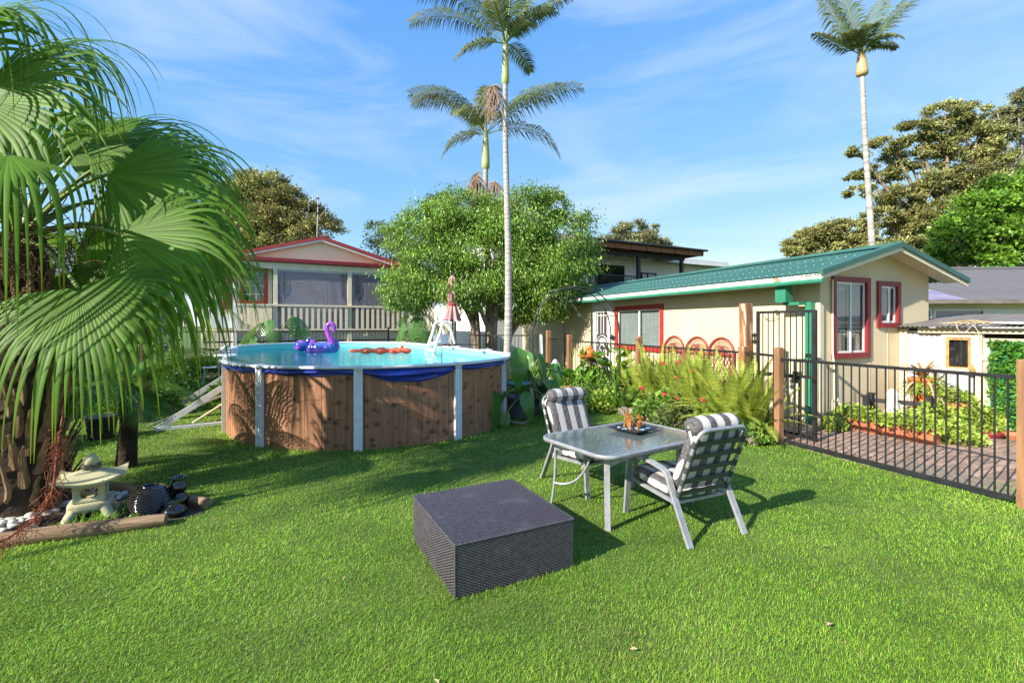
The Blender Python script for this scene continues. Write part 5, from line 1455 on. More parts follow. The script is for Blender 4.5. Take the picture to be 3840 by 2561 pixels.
m2.tube(pts, .0022, 4)
for q in pts:
    for k_ in range(4): m2.tube([q, Vector(q) + Vector((rr(-.04, .04), rr(-.04, .04), rr(-.05, .03)))], .0018, 4)
m2.build('fairy_lights', M['metal'], arch)
sb = MB(); sb.box((0, 0, 0), (.11, .03, .09), M=Matrix.Rotation(.5, 3, 'Y')); sb.build('solar_panel', M['charcoal'], arch).location = (.72, -.23, 1.42)
mb = MB(); mb.bx(-.30, .30, -.02, .02, .48, 1.40); o = mb.build('white_board', M['white']); o.location = (.86, 13.5, 0); o.rotation_euler = (-.03, 0, HZ + 1.2); 
tag(o, 'white board hanging on the bar fence behind the arch', 'board')
mb = MB(); mb.bx(-.32, .32, -.025, .025, 1.402, 1.425); o2 = mb.build('board_cap', M['treated']); o2.location = o.location; o2.rotation_euler = o.rotation_euler; o2.parent = None
o2.parent = o; o2.location = (0, 0, 0); o2.rotation_euler = (0, 0, 0)
# white head statue on a terracotta block
st = thing('head_statue', 'white stone head statue with topknot on a terracotta block', 'statue', (.98, 10.75, .46), math.radians(150))
m2 = MB()
def headf(u, v):
    a, b_ = 2 * PI * u, PI * (v - .5)
    r_ = 1 + (.16 * math.exp(-((a - PI * 1.5) / .25) ** 2 - ((b_ + .05) / .35) ** 2))
    z = .155 * math.sin(b_); w_ = math.cos(b_) * (1 - .12 * (math.sin(b_) < -.3) * (-math.sin(b_)))
    return (.105 * w_ * math.cos(a), .12 * r_ * w_ * math.sin(a), .23 + z)
m2.grid(headf, 36, 24); m2.lathe([(.085, 0), (.07, .05), (.065, .10)], 16)
for i in range(70):
    a = rr(0, 2 * PI); b_ = rr(.35, 1.4); 
    m2.lathe([(.016, -.01), (.012, .006), (.002, .012)], 6, (.107 * math.cos(b_) * math.cos(a), .122 * math.cos(b_) * math.sin(a), .23 + .155 * math.sin(b_)))
m2.build('head', M['statue'], st)
MB().lathe([(.055, .36), (.062, .39), (.045, .42), (.01, .435)], 12).build('topknot', M['statue'], st)
for sx in (-1, 1):
    m2 = MB(); soft_box(m2, (sx * .108, 0, .20), (.022, .045, .13), 5, 2.5); m2.build('ear', M['statue'], st)
m2 = MB(); m2.lathe([(.13, 0), (.155, .30), (.175, .31), (.175, .40), (.15, .40), (.14, .35), (.005, .345)], 24); o = m2.build('terracotta_pot', M['terra']); o.location = (1.18, 9.75, 0); tag(o, 'terracotta pot half hidden in plants below the statue', 'pot')
m2 = MB(); m2.bx(-.15, .15, -.13, .13, 0, .46); o = m2.build('terracotta_block', M['terra']); o.location = (.98, 10.75, 0); o.rotation_euler = (0, 0, .3); tag(o, 'tall terracotta block carrying the white head statue', 'block')
# orange ginger jar in a bowl on a black stand
stn = thing('plant_stand', 'black metal plant stand holding the orange bowl and jar', 'stand', (1.72, 10.45, 0))
m2 = MB()
for k_ in range(4):
    a = PI / 4 + PI / 2 * k_; m2.tube([(.17 * math.cos(a), .17 * math.sin(a), .86), (.16 * math.cos(a), .16 * math.sin(a), 0)], .010, 6)
m2.build('leg', M['charcoal'], stn) if False else None
for k_ in range(4):
    a = PI / 4 + PI / 2 * k_; MB().tube([(.17 * math.cos(a), .17 * math.sin(a), .86), (.16 * math.cos(a), .16 * math.sin(a), 0)], .010, 6).build('leg', M['charcoal'], stn)
MB().lathe([(.20, .855), (.235, .86), (.235, .875), (.20, .875)], 24).build('ring', M['charcoal'], stn)
m2 = MB(); m2.lathe([(.10, .0), (.20, .07), (.265, .12), (.27, .135), (.25, .135), (.15, .07), (.01, .06)], 30); o = m2.build('orange_bowl', M['orange']); o.location = (1.72, 10.45, .876); tag(o, 'wide orange glazed bowl on the black plant stand', 'bowl')
jar = thing('ginger_jar', 'orange glazed ginger jar with lid standing in the bowl', 'jar', (1.70, 10.40, .94))
MB().lathe([(.06, 0), (.105, .05), (.125, .11), (.115, .17), (.07, .205), (.062, .215)], 28).build('body', M['orange'], jar)
MB().lathe([(.068, .216), (.072, .245), (.06, .265), (.03, .28), (.004, .284)], 28).build('lid', M['orange'], jar)
# red cane chairs against the wall
def cane_chair(label, x, y):
    c = thing('cane_chair', label, 'chair', cot_pt(x, y, 0), HZ - PI / 2, 'red cane chairs against the cottage wall')
    R_, zc = .34, 1.06
    m2 = MB(); m2.tube([(-R_ * .98, .05, .35), (-R_, .06, zc)] + [(R_ * math.cos(a), .06 + .05 * math.sin(a), zc + R_ * math.sin(a)) for a in [PI - PI * i / 16 for i in range(1, 16)]] + [(R_, .06, zc), (R_ * .98, .05, .35)], .022, 7); m2.build('back_hoop', M['cane'], c)
    m2 = MB(); m2.tube([(R_ * .5 * math.cos(a), .05, zc + R_ * .5 * math.sin(a)) for a in [PI - PI * i / 12 for i in range(13)]], .012, 6); m2.tube([(-R_, .05, zc), (R_, .05, zc)], .016, 6); m2.build('inner_hoop', M['cane'], c)
    for i in range(21):
        a = PI * (i + .5) / 21; MB().tube([(.05 * math.cos(a), .05, zc + .02), (R_ * math.cos(a), .06 + .05 * math.sin(a), zc + R_ * math.sin(a))], .0055, 4, caps=False).build('spoke', M['cane'], c)
    for sg in (1, -1):
        for i in range(-4, 6):
            x0 = i * .10; x1 = x0 + sg * .35; a0, a1 = max(-R_, min(R_, x0)), max(-R_, min(R_, x1))
            if abs(a1 - a0) < .05: continue
            MB().tube([(a0, .05 + .006 * sg, zc - .02 - .6 * abs(a0 - x0) / .35), (a1, .05 + .006 * sg, zc - .02 - .6 * abs(a1 - x0) / .35)], .008, 4, caps=False).build('lattice_bar', M['cane'], c)
    m2 = MB(); m2.lathe([(.02, .40), (.30, .40), (.32, .425), (.30, .45), (.02, .45)], 20, (0, -.24, 0)); m2.build('seat', M['cane'], c)
    for sx, sy in ((-.22, -.45), (.22, -.45), (-.26, .02), (.26, .02)): MB().tube([(sx, sy, 0), (sx * .95, sy, .40)], .018, 6).build('leg', M['cane'], c)
    return c
cane_chair('red cane chair against the cottage wall, the one under the window corner', -.13, 3.55)
cane_chair('red cane chair against the cottage wall, between the other two red chairs', -.13, 2.80)
cane_chair('red cane chair against the cottage wall, the one closest to the tall gate post', -.13, 2.10)
# planters by the gable
def planter(label, x, y, rz_):
    t_ = thing('window_box', label, 'planter', cot_pt(x, y, .018), HZ + rz_, 'terracotta plastic window boxes')
    m2 = MB(); Lx = .62
    V = [(-.08, 0, 0), (.08, 0, 0), (.08, Lx, 0), (-.08, Lx, 0), (-.10, -.02, .155), (.10, -.02, .155), (.10, Lx + .02, .155), (-.10, Lx + .02, .155)]
    m2.add(V, ((0, 3, 2, 1), (0, 1, 5, 4), (1, 2, 6, 5), (2, 3, 7, 6), (3, 0, 4, 7))); m2.bx(-.09, .09, .0, Lx, .13, .145); m2.build('trough', M['terra'], t_)
    m2 = MB()
    for a0, a1, c0, c1 in ((-.112, -.09, -.032, Lx + .032), (.09, .112, -.032, Lx + .032), (-.09, .09, -.032, -.012), (-.09, .09, Lx + .012, Lx + .032)): m2.bx(a0, a1, c0, c1, .15, .178)
    for i in range(7): m2.bx(-.106, -.094, .06 + .08 * i, .075 + .08 * i, .03, .15)
    m2.build('lip', M['terra'], t_); return t_
planter('terracotta window box of lime succulents nearer the gate', .12, -.86, 0)
planter('terracotta window box of lime succulents farther from the gate', .16, -1.55, 0)
tp = thing('tall_planter', 'tall orange planter with the bromeliad against the corrugated shed', 'planter', cot_pt(1.62, -.62, 0), HZ)
MB().lathe([(.13, 0), (.15, .3), (.19, .74), (.205, .75), (.2, .79), (.17, .79), (.16, .7), (.01, .69)], 24).build('body', M['orange'], tp)
m2 = MB(); m2.lathe([(.12, 0), (.15, .35), (.18, .37), (.18, .43), (.155, .43), (.14, .36), (.005, .35)], 22); o = m2.build('terracotta_pot', M['terra']); o.location = cot_pt(1.75, -1.0, .0); tag(o, 'terracotta pot of succulents in front of the tall orange planter', 'pot')
for k_, (x, y, l_) in enumerate(((1.62, -1.75, 'small red bowl planter at the right end of the succulents'), (1.38, -1.62, 'small dark red bowl planter among the succulents by the log'))):
    m2 = MB(); m2.lathe([(.07, 0), (.11, .07), (.125, .10), (.11, .10), (.09, .06), (.005, .055)], 20); o = m2.build('red_bowl', M['dkred'] if k_ else M['terra']); o.location = cot_pt(x, y, .0); tag(o, l_, 'pot', 'small bowls')
m2 = MB(); m2.tube([cot_pt(1.15, -2.05, .06), cot_pt(1.6, -2.0, .065), cot_pt(2.05, -1.75, .06)], [.065, .075, .06], 12); tag(m2.build('edging_log', M['log']), 'grey log lying along the paving below the corrugated shed', 'log')
cs = thing('white_statue', 'white stone statue of a seated figure among the planters', 'statue', cot_pt(.95, -.55, .10), HZ)
m2 = MB(); m2.lathe([(.10, 0), (.13, .06), (.115, .16), (.085, .26), (.075, .34), (.085, .40), (.082, .46), (.05, .51), (.01, .525)], 18)
m2.lathe([(.10, -.10), (.11, -.02), (.10, .0)], 14); m2.build('body', M['statue'], cs)
for sx in (-1, 1):
    m2 = MB(); m2.tube([(sx * .09, -.02, .30), (sx * .13, -.06, .18), (sx * .07, -.11, .10)], [.03, .03, .028], 8); m2.build('arm', M['statue'], cs)
pf_ = thing('planter_frame', 'low charcoal timber frame with square posts behind the white statue', 'planter frame', cot_pt(.62, -.42, 0), HZ)
for x, y in ((-.12, 0), (.25, .15), (.66, -.48), (1.0, -.52)):
    m2 = MB(); m2.bx(x - .035, x + .035, y - .035, y + .035, 0, .50); m2.bx(x - .045, x + .045, y - .045, y + .045, .502, .53); m2.build('post', M['charcoal'], pf_)
for a, b_ in (((-.085, 0), (.215, .15)), ((.285, .15), (.63, -.45)), ((.695, -.48), (.965, -.52))):
    MB().beam((*a, .40), (*b_, .40), .03, .07).build('rail', M['charcoal'], pf_)
m2 = MB(); m2.lathe([(.15, 0), (.19, .30), (.20, .31), (.2, .34), (.17, .34), (.01, .3)], 18); o = m2.build('black_pot', M['blackpot']); o.location = (-6.05, 7.0, 0); tag(o, 'black plastic pot on the lawn behind the fan palm leaves', 'pot')
# white lattice garden chair beyond the left pool side
wc = thing('lattice_chair', 'white cast metal lattice chair beyond the left end of the pool', 'chair', (-8.6, 13.6, 0), math.radians(-60))
m2 = MB(); m2.lathe([(.22, .44), (.24, .45), (.22, .465)], 20); m2.build('seat', M['white'], wc)
for sx, sy in ((-.18, -.18), (.18, -.18), (-.18, .18), (.18, .18)): MB().tube(bez((sx, sy, .44), (sx * .8, sy * .8, .22), (sx * 1.2, sy * 1.2, 0), 6), .016, 6).build('leg', M['white'], wc)
m2 = MB(); m2.tube([(.27 * math.cos(a), .2, .68 + .27 * math.sin(a)) for a in [2 * PI * i / 24 for i in range(25)]], .02, 6)
for i in range(-4, 5):
    w_ = math.sqrt(max(0, .27 ** 2 - (i * .055) ** 2)); m2.tube([(i * .055, .2, .68 - w_), (i * .055, .2, .68 + w_)], .009, 5); m2.tube([(-w_, .2, .68 + i * .055), (w_, .2, .68 + i * .055)], .009, 5)
m2.build('lattice_back', M['white'], wc)
# stone edging of the flower bed
ed = thing('bed_edging', 'rough stone blocks edging the flower bed along the lawn', 'edging', (0, 0, 0))
edge_pts = [(1.30, 10.6), (1.55, 10.05), (1.85, 9.4), (2.15, 8.7), (2.45, 8.3), (2.95, 7.65), (3.2, 7.1), (3.45, 6.6)]
for i, (a, b_) in enumerate(zip(edge_pts, edge_pts[1:])):
    a, b_ = Vector((*a, 0)), Vector((*b_, 0)); d = b_ - a
    for j in range(2):
        q = a + d * (.25 + .5 * j); m2 = MB(); soft_box(m2, (0, 0, .06), (d.length * .47, .15, rr(.17, .24)), 5, 5, .15); o = m2.build('stone', M['concrete'], ed); o.location = q; o.rotation_euler = (rr(-.05, .05), rr(-.05, .05), math.atan2(d.y, d.x) + rr(-.1, .1))
# ---------------------------------------------------------------- plants: leaf builders
def leaf_cloud(name, P, D, size, m, parent=None, width=.42, fold=.18, seed=1, colvar=.28, warm=.10, roll=None, tint=None):
    """one folded leaf per point P (n,3) pointing along D (n,3): two quads sharing a mid rib"""
    r = np.random.default_rng(seed); n = len(P)
    D = D / np.linalg.norm(D, axis=1, keepdims=True)
    A = r.normal(size=(n, 3)); A[:, 2] += 0.0
    if roll is not None: A = roll + .5 * A
    S = np.cross(D, A); S /= np.linalg.norm(S, axis=1, keepdims=True) + 1e-9
    Nv = np.cross(S, D)
    L = (size * r.uniform(.65, 1.25, n))[:, None]; W = L * width
    b = P; mid = P + D * L * .5 - Nv * L * fold * .5; tip = P + D * L - Nv * L * .10
    l = P + D * L * .42 + S * W * .5; rr_ = P + D * L * .42 - S * W * .5
    V = np.stack([b, l, tip, rr_, mid], 1).reshape(-1, 3)
    k = np.arange(n)[:, None] * 5
    F = np.concatenate([k + np.array([[0, 4, 2, 1]]), k + np.array([[0, 3, 2, 4]])])
    c = 1 + r.normal(0, colvar, n); c = np.clip(c, .4, 1.8)
    if tint is not None: c = c * tint
    col = np.stack([c * (1 + r.normal(0, warm, n)), c, c * (1 + r.normal(0, warm, n))], 1)
    return link_obj(name, npmesh(name, V, F, m, np.repeat(col, 5, 0)), parent)

def clump_points(clumps, n, seed, sub=26, spread=.26, shell=.75):
    """points gathered in twig clusters near the surface of ellipsoids: uneven outline with gaps"""
    r = np.random.default_rng(seed); P, O, T = [], [], []
    vol = np.array([c[3] * c[4] * c[5] for c in clumps]) ** .67; vol /= vol.sum()
    for (cx, cy_, cz, rx, ry, rz_), v in zip(clumps, vol):
        m = max(40, int(n * v)); ns = max(8, int(sub * (rx * ry * rz_) ** .5 + 6))
        d = r.normal(size=(ns, 3)); d /= np.linalg.norm(d, axis=1, keepdims=True)
        rad = shell + (1 - shell) * r.random(ns) ** .5 * 1.15
        rad *= r.uniform(.75, 1.08, ns)
        sc = d * rad[:, None]
        pick = r.integers(0, ns, m)
        q = sc[pick] + r.normal(0, spread, (m, 3)) * np.array([1, 1, .7])
        P.append(q * np.array([rx, ry, rz_]) + np.array([cx, cy_, cz])); O.append(d[pick]); T.append(np.clip(1 + r.normal(0, .22, ns), .5, 1.6)[pick])
    return np.concatenate(P), np.concatenate(O), np.concatenate(T)

def limbs(mb, base, targets, r0, fork_h=.35, seed=0, n=6):
    """tapered trunk that forks into limbs ending inside the clumps"""
    rs = random.Random(seed); base = Vector(base)
    for t in targets:
        t = Vector(t); d = t - base
        f = base + Vector((d.x * .12, d.y * .12, d.z * fork_h * rs.uniform(.7, 1.1)))
        c = f + Vector((d.x * .35 + rs.uniform(-.2, .2), d.y * .35 + rs.uniform(-.2, .2), (t.z - f.z) * .55))
        pts = [base + (f - base) * k / 3 + Vector((rs.uniform(-.02, .02), rs.uniform(-.02, .02), 0)) for k in range(3)] + bez(f, c, t, 6)
        mb.tube(pts, [r0 * (1 - .85 * k / (len(pts) - 1)) for k in range(len(pts))], n)
        for k in range(3):
            q = pts[4 + k]; e = q + Vector((rs.uniform(-1, 1), rs.uniform(-1, 1), rs.uniform(.1, .9))) * d.length * .16
            mb.tube(bez(q, (q + e) / 2 + Vector((0, 0, .1)), e, 4), [r0 * .28, r0 * .2, r0 * .15, r0 * .1, r0 * .05], 5)

def tree(name, label, cat, loc, clumps, n, size, lm, bm, r0, seed, width=.42, droop=-.2, sub=26, spread=.24, group=None, trunks=1, fork=.35, colvar=.28, out=.8, shell=.75):
    t = thing(name, label, cat, loc, 0, group)
    P, O, T_ = clump_points(clumps, n, seed, sub, spread, shell)
    r = np.random.default_rng(seed + 5)
    D = O * out + r.normal(0, .6, P.shape); D[:, 2] += droop
    leaf_cloud('crown', P, D, size, lm, t, width, seed=seed + 9, colvar=colvar, tint=T_)
    mb = MB()
    for k in range(trunks):
        limbs(mb, ((k - (trunks - 1) / 2) * r0 * 2.5, (k % 2) * r0, 0), [(c[0], c[1], c[2] + c[5] * .3) for c in clumps[k::trunks]], r0, fork, seed + k)
    mb.build('trunk', bm, t)
    return t

# ---------------------------------------------------------------- trees
R_ = random.Random(5)
fic = [(0, 0, 3.9, 1.7, 1.5, 1.5), (-1.9, -.2, 3.5, 1.3, 1.2, 1.2), (-2.3, .2, 4.6, 1.0, 1.0, .8), (-.9, .1, 5.2, 1.3, 1.2, .9), (1.0, 0, 5.1, 1.3, 1.2, 1.0), (2.3, .1, 4.3, 1.2, 1.2, 1.1), (2.6, -.2, 3.3, .9, 1.0, .9), (1.6, -.6, 3.0, 1.1, 1.0, 1.0), (-2.6, -.4, 2.8, .8, .8, .7), (.9, .2, 2.5, 1.0, 1.0, .8), (1.9, -.1, 2.2, .6, .7, .6), (-.6, -.8, 3.0, 1.0, .9, .8), (2.0, 0, 5.6, .6, .6, .5), (-1.6, .1, 5.6, .5, .6, .5)]
fic_t = thing('ficus_tree', 'broad bright green weeping fig tree behind the pool beside the tall palm', 'tree', (-.75, 15.6, 0))
P, O, T_ = clump_points(fic, 125000, 3, 34, .19, .70)
r = np.random.default_rng(8); D = O * .45 + r.normal(0, .35, P.shape); D[:, 2] -= .75
leaf_cloud('crown', P, D, .108, M['ficus'], fic_t, .34, seed=21, colvar=.25, tint=T_)
mb = MB(); limbs(mb, (-.35, 0, 0), [(-1.9, -.2, 3.5), (-.9, .1, 5.0), (-2.3, .2, 4.3)], .13, .45, 2); limbs(mb, (.1, -.2, 0), [(0, 0, 4.2), (1.0, 0, 5.0), (-.6, -.8, 3.2)], .14, .45, 3); limbs(mb, (.45, .1, 0), [(2.3, .1, 4.3), (2.6, -.2, 3.3), (1.6, -.6, 3.2)], .13, .4, 4)
mb.build('trunk', M['bark'], fic_t)
# left background tree (yellowish in the sun, dark at the right)
def seen(d, x0, spec):
    """crown lobes measured off the survey photo for a tree standing d metres away at x0"""
    return [((px - 1175.5) / 1090 * d - x0, dy, EYE + (745 - y) / 1090 * d, r_ / 1090 * d * ax, r_ / 1090 * d, r_ / 1090 * d * az) for px, y, r_, ax, az, dy in spec]
lt = seen(31, -15.5, [(600, 425, 42, 1.2, .9, 0), (555, 450, 42, 1.1, 1, .4), (650, 455, 40, 1.1, .9, 0), (690, 490, 38, 1.2, .9, .2), (620, 500, 48, 1.2, 1, 0), (560, 520, 48, 1.2, 1.1, 0), (735, 530, 38, 1.3, .9, 0), (670, 545, 46, 1.3, 1, 0), (600, 570, 50, 1.3, 1, 0), (520, 470, 36, 1, 1, 0), (530, 590, 50, 1.2, 1, 0)])
tree('paperbark_tree', 'tall olive tree with bare limbs behind the red gable roof', 'tree', (-15.5, 31.0, 0), lt, 60000, .22, M['leafolive'], M['barkgrey'], .26, 31, .40, .0, 20, .18, colvar=.3)
tree('dark_tree', 'small dark feathery tree just right of the roof antenna', 'tree', (-9.0, 34, 0), [(0, 0, 6.6, 1.3, 1.2, 1.4), (.9, 0, 5.4, 1.1, 1.2, 1.0), (-.8, 0, 8.3, .7, .7, .7), (1.9, .3, 4.6, 1.0, 1, .9), (-1.2, 0, 5.5, 1.2, 1, 1)], 8000, .22, M['leafdark'], M['barkgrey'], .14, 33, .3, .15, 22, .26)
tree('dark_tree', 'sparse dark tree low behind the right slope of the red roof', 'tree', (-6.6, 36, 0), [(0, 0, 4.9, .9, .9, 1.2), (1.0, 0, 4.2, .8, .9, .8), (-.9, 0, 4.0, .9, .9, .9)], 4200, .22, M['leafdark'], M['barkgrey'], .1, 35, .3, .15, 20, .26)
tree('pine_tree', 'distant flat-topped pine showing left of the weeping fig', 'tree', (-9.3, 44, 0), [(0, 0, 8.5, 1.8, 1.4, .6), (1.6, 0, 10.5, 1.5, 1.2, .5), (2.8, 0, 13.4, 1.1, 1, .35), (.2, 0, 6.6, 1.5, 1.2, .8), (2.5, 0, 8, 1.8, 1.4, 1.0), (1.9, 0, 5.8, 2.0, 1.4, 1.2)], 9000, .28, M['leafdark'], M['barkgrey'], .18, 37, .25, .2, 26, .22)
tree('gum_tree', 'olive gum tree rising behind the two-storey house roof', 'tree', (11.0, 42, 0), seen(42, 11.0, [(1450, 530, 26, 1.2, .8, 0), (1415, 550, 26, 1.1, .9, 0), (1480, 552, 26, 1.2, .8, 0), (1455, 565, 34, 1.4, .8, 0), (1510, 562, 18, 1.3, .8, 0), (1505, 528, 6, 1, 2.0, 0), (1395, 570, 24, 1.2, 1, 0), (1530, 575, 18, 1.3, .8, 0)]), 22000, .28, M['leafgrey'], M['barkgrey'], .22, 41, .34, .1, 16, .2)
# big spreading acacia at the right
ac = seen(33, 31.0, [(1968, 352, 17, 1.3, .7, 0), (1975, 440, 20, 1.3, .7, 0), (1985, 395, 18, 1.3, .7, .5), (2040, 330, 28, 1.5, .6, 0), (2035, 395, 30, 1.4, .6, .4), (2105, 300, 32, 1.5, .6, 0), (2100, 360, 34, 1.4, .6, .6), (2170, 268, 34, 1.4, .7, 0), (2175, 330, 36, 1.4, .7, .4), (2225, 262, 30, 1.2, .9, 0), (2245, 320, 38, 1.2, .9, 0), (2060, 450, 34, 1.4, .7, 0), (2140, 420, 40, 1.3, .7, 0), (2220, 395, 44, 1.2, .9, 0), (2030, 500, 30, 1.3, .7, 0), (2100, 510, 40, 1.3, .8, 0), (2180, 490, 44, 1.3, .9, 0), (2060, 560, 40, 1.3, .8, 0), (2150, 565, 44, 1.3, .9, 0), (2270, 450, 44, 1.2, 1, 0), (2290, 370, 36, 1.1, 1, .5)])
tree('acacia_tree', 'large spreading olive-brown tree with layered crown at the right', 'tree', (31.0, 33.0, 0), ac, 120000, .22, M['leafolive'], M['bark'], .34, 51, .36, .15, 16, .17, colvar=.34, shell=.55)
tree('gum_tree', 'pale-limbed gum tree cut by the right edge, behind the acacia', 'tree', (41.0, 38, 0), seen(38, 41.0, [(2335, 240, 30, 1, .8, 0), (2290, 265, 22, 1, .9, 0), (2375, 270, 34, 1, 1, 0), (2310, 310, 20, 1.2, .8, 0), (2385, 340, 34, 1, 1, 0), (2340, 395, 30, 1.3, .8, 0)]), 24000, .26, M['leafgrey'], M['barkgrey'], .30, 53, .3, -.2, 16, .2, fork=.6)
br = seen(20.5, 20.2, [(2155, 592, 32, 1.3, .8, 0), (2200, 545, 44, 1.1, .9, 0), (2255, 490, 46, 1.1, .9, 0), (2315, 440, 44, 1.1, .9, .3), (2290, 540, 52, 1.1, 1, -.3), (2225, 600, 42, 1.3, .8, -.4), (2345, 500, 50, 1, 1, 0), (2345, 590, 50, 1.1, 1, -.4), (2400, 440, 56, 1, 1, 0), (2120, 615, 24, 1.3, .8, 0)])
tree('leafy_tree', 'bright green broad-leaved tree above the grey roof at the right', 'tree', (20.2, 20.5, 0), br, 52000, .17, M['leafbright'], M['bark'], .18, 55, .55, -.15, 26, .2, colvar=.3)
tree('rounded_tree', 'rounded olive tree showing above the cottage roof left of the tall palm', 'tree', (27.0, 40, 0), seen(40, 27.0, [(1905, 532, 26, 1.4, .8, 0), (1860, 548, 26, 1.3, .8, 0), (1955, 535, 28, 1.3, .9, 0), (1832, 572, 22, 1.3, .9, 0), (1890, 570, 32, 1.4, .8, 0), (1950, 572, 34, 1.2, .9, 0), (1990, 560, 26, 1.1, 1, 0)]), 36000, .26, M['leafolive'], M['bark'], .22, 57, .38, .1, 22, .19)
tree('shrub_tree', 'dark leafy tree behind the fan palm at the left', 'tree', (-10.6, 10.8, 0), [(0, 0, 1.6, 1.2, 1.2, 1.0), (-1.8, 0, 2.0, 1.4, 1.4, 1.3), (1.0, .4, 1.0, .9, 1, .8), (-3.2, 0, 2.6, 1.7, 1.5, 1.6)], 9000, .16, M['leafbright'], M['bark'], .10, 59, .5, -.2, 26, .24)

# ---------------------------------------------------------------- feather palms
def frond_mesh(name, length, droop, up, n=46, ll=.62, lw=.042, seed=0, ldroop=.75, browning=0.0, twist=0.0):
    """feather frond in its own plane: starts at the origin, grows along +x, arching down"""
    r = random.Random(seed); V, F, C = [], [], []
    pts = []
    for i in range(25):
        t = i / 24; a = up - droop * t ** 1.4
        if i == 0: p = Vector((0, 0, 0))
        else: p = pts[-1] + Vector((math.cos(a), 0, math.sin(a))) * length / 24
        pts.append(p)
    def at(t):
        x = t * 24; i = min(23, int(x)); return pts[i].lerp(pts[i + 1], x - i), (pts[i + 1] - pts[i]).normalized()
    # rachis
    for i in range(25):
        w = .028 * (1 - i / 26) + .004; p = pts[i]
        for dy, dz in ((-w, 0), (0, w * .7), (w, 0), (0, -w * .7)): V.append((p.x, p.y + dy, p.z + dz)); C.append((1.9, 1.7, 1.0))
    for i in range(24):
        for k in range(4): F.append((i * 4 + k, i * 4 + (k + 1) % 4, i * 4 + 4 + (k + 1) % 4, i * 4 + 4 + k))
    for i in range(n):
        t = .16 + .84 * i / (n - 1); p, d = at(t)
        L = ll * (math.sin(PI * (.12 + .80 * t)) ** .7) * r.uniform(.8, 1.1)
        for sg in (-1, 1):
            fw = .42 + .4 * t; el = r.uniform(.0, .35) - twist * sg
            dirv = (d * fw + Vector((0, sg, 0)) * .9 + Vector((0, 0, el))).normalized()
            q1 = p + dirv * L * .5; d2 = (dirv + Vector((0, 0, -ldroop * r.uniform(.6, 1.3)))).normalized(); q2 = q1 + d2 * L * .5
            sd = d * lw * .5
            o = len(V); V += [p - sd * .5, p + sd * .5, q1 + sd, q1 - sd, q2]
            k = r.uniform(.7, 1.35); br_ = browning * max(0, t - .45) * 2
            c = (k * (1 + 1.3 * br_), k * (1 + .2 * br_), k * (1 - .2 * br_))
            C += [c] * 5
            F += [(o, o + 1, o + 2, o + 3), (o + 3, o + 2, o + 4, o + 4)]
    F4 = np.array([f for f in F if f[2] != f[3]]); tri = np.array([f[:3] for f in F if f[2] == f[3]])
    # degenerate quads are turned into thin quads so that one array serves all
    Vn = np.array([tuple(v) for v in V]); extra = Vn[tri[:, 2]] + 1e-4
    idx = np.arange(len(extra)) + len(Vn); Vn = np.concatenate([Vn, extra]); C = C + [C[i] for i in tri[:, 2]]
    F4 = np.concatenate([F4, np.stack([tri[:, 0], tri[:, 1], tri[:, 2], idx], 1)])
    return npmesh(name, Vn, F4, M['palm'], np.array(C))
def ring_trunk(mb, pts, radii, n=12):
    mb.tube(pts, radii, n)
def feather_palm(name, label, base, top, r0, r1, shaft, shaft_r, shaft_m, fronds, infl=(), group='tall feather palms'):
    """fronds: (azimuth deg, up deg, droop rad, length, seed)"""
    base, top = Vector(base), Vector(top)
    t = thing(name, label, 'palm', base, 0, group); d = top - base
    mb = MB(); N_ = 150; pts, rad = [], []
    for i in range(N_ + 1):
        f = i / N_; pts.append(d * f + Vector((.05 * math.sin(f * 5), .03 * math.sin(f * 4), 0))); rad.append((r0 + (r1 - r0) * f ** .7) * (1 + (.05 if i % 3 == 0 else 0)) + (.10 * r0 * math.exp(-f * 40)))
    mb.tube(pts, rad, 14); mb.build('trunk', M['palmtrunk'], t)
    tp = pts[-1]; ax = d.normalized()
    mb = MB(); mb.tube([tp + ax * (shaft * s) for s in (0, .05, .2, .5, .8, 1.0, 1.12)], [r1, shaft_r * 1.12, shaft_r * 1.15, shaft_r, shaft_r * .82, shaft_r * .62, shaft_r * .3], 14); mb.build('crownshaft', shaft_m, t)
    hd = tp + ax * shaft
    for az, up, dr, ln_, sd in fronds:
        me = frond_mesh('frond', ln_, dr, math.radians(up), 58, .36 * ln_ ** .8, .036, sd, 1.0 if up < 75 else .55, .3 if sd % 3 == 0 else .1)
        o = link_obj('frond', me, t); o.location = hd + Vector((0, 0, -.05)); o.rotation_euler = (rr(-.2, .2), 0, math.radians(az))
    for az, z_, ln_ in infl:
        mb = MB(); a = math.radians(az); c = tp + Vector((math.cos(a) * .12, math.sin(a) * .12, z_)); rs = random.Random(int(az))
        q = c + Vector((math.cos(a), math.sin(a), .2)) * .22; mb.tube(bez(c, c + (q - c) * .6 + Vector((0, 0, .1)), q, 4), .03, 6)
        for i in range(70):
            e = q + Vector((rs.gauss(0, .22), rs.gauss(0, .22), -ln_ * rs.uniform(.4, 1))); mb.tube(bez(q, q.lerp(e, .4) + Vector((rs.gauss(0, .12), rs.gauss(0, .12), .12)), e, 4), .008, 4, caps=False)
        mb.build('flower_spray', M['infl'], t)
    return t
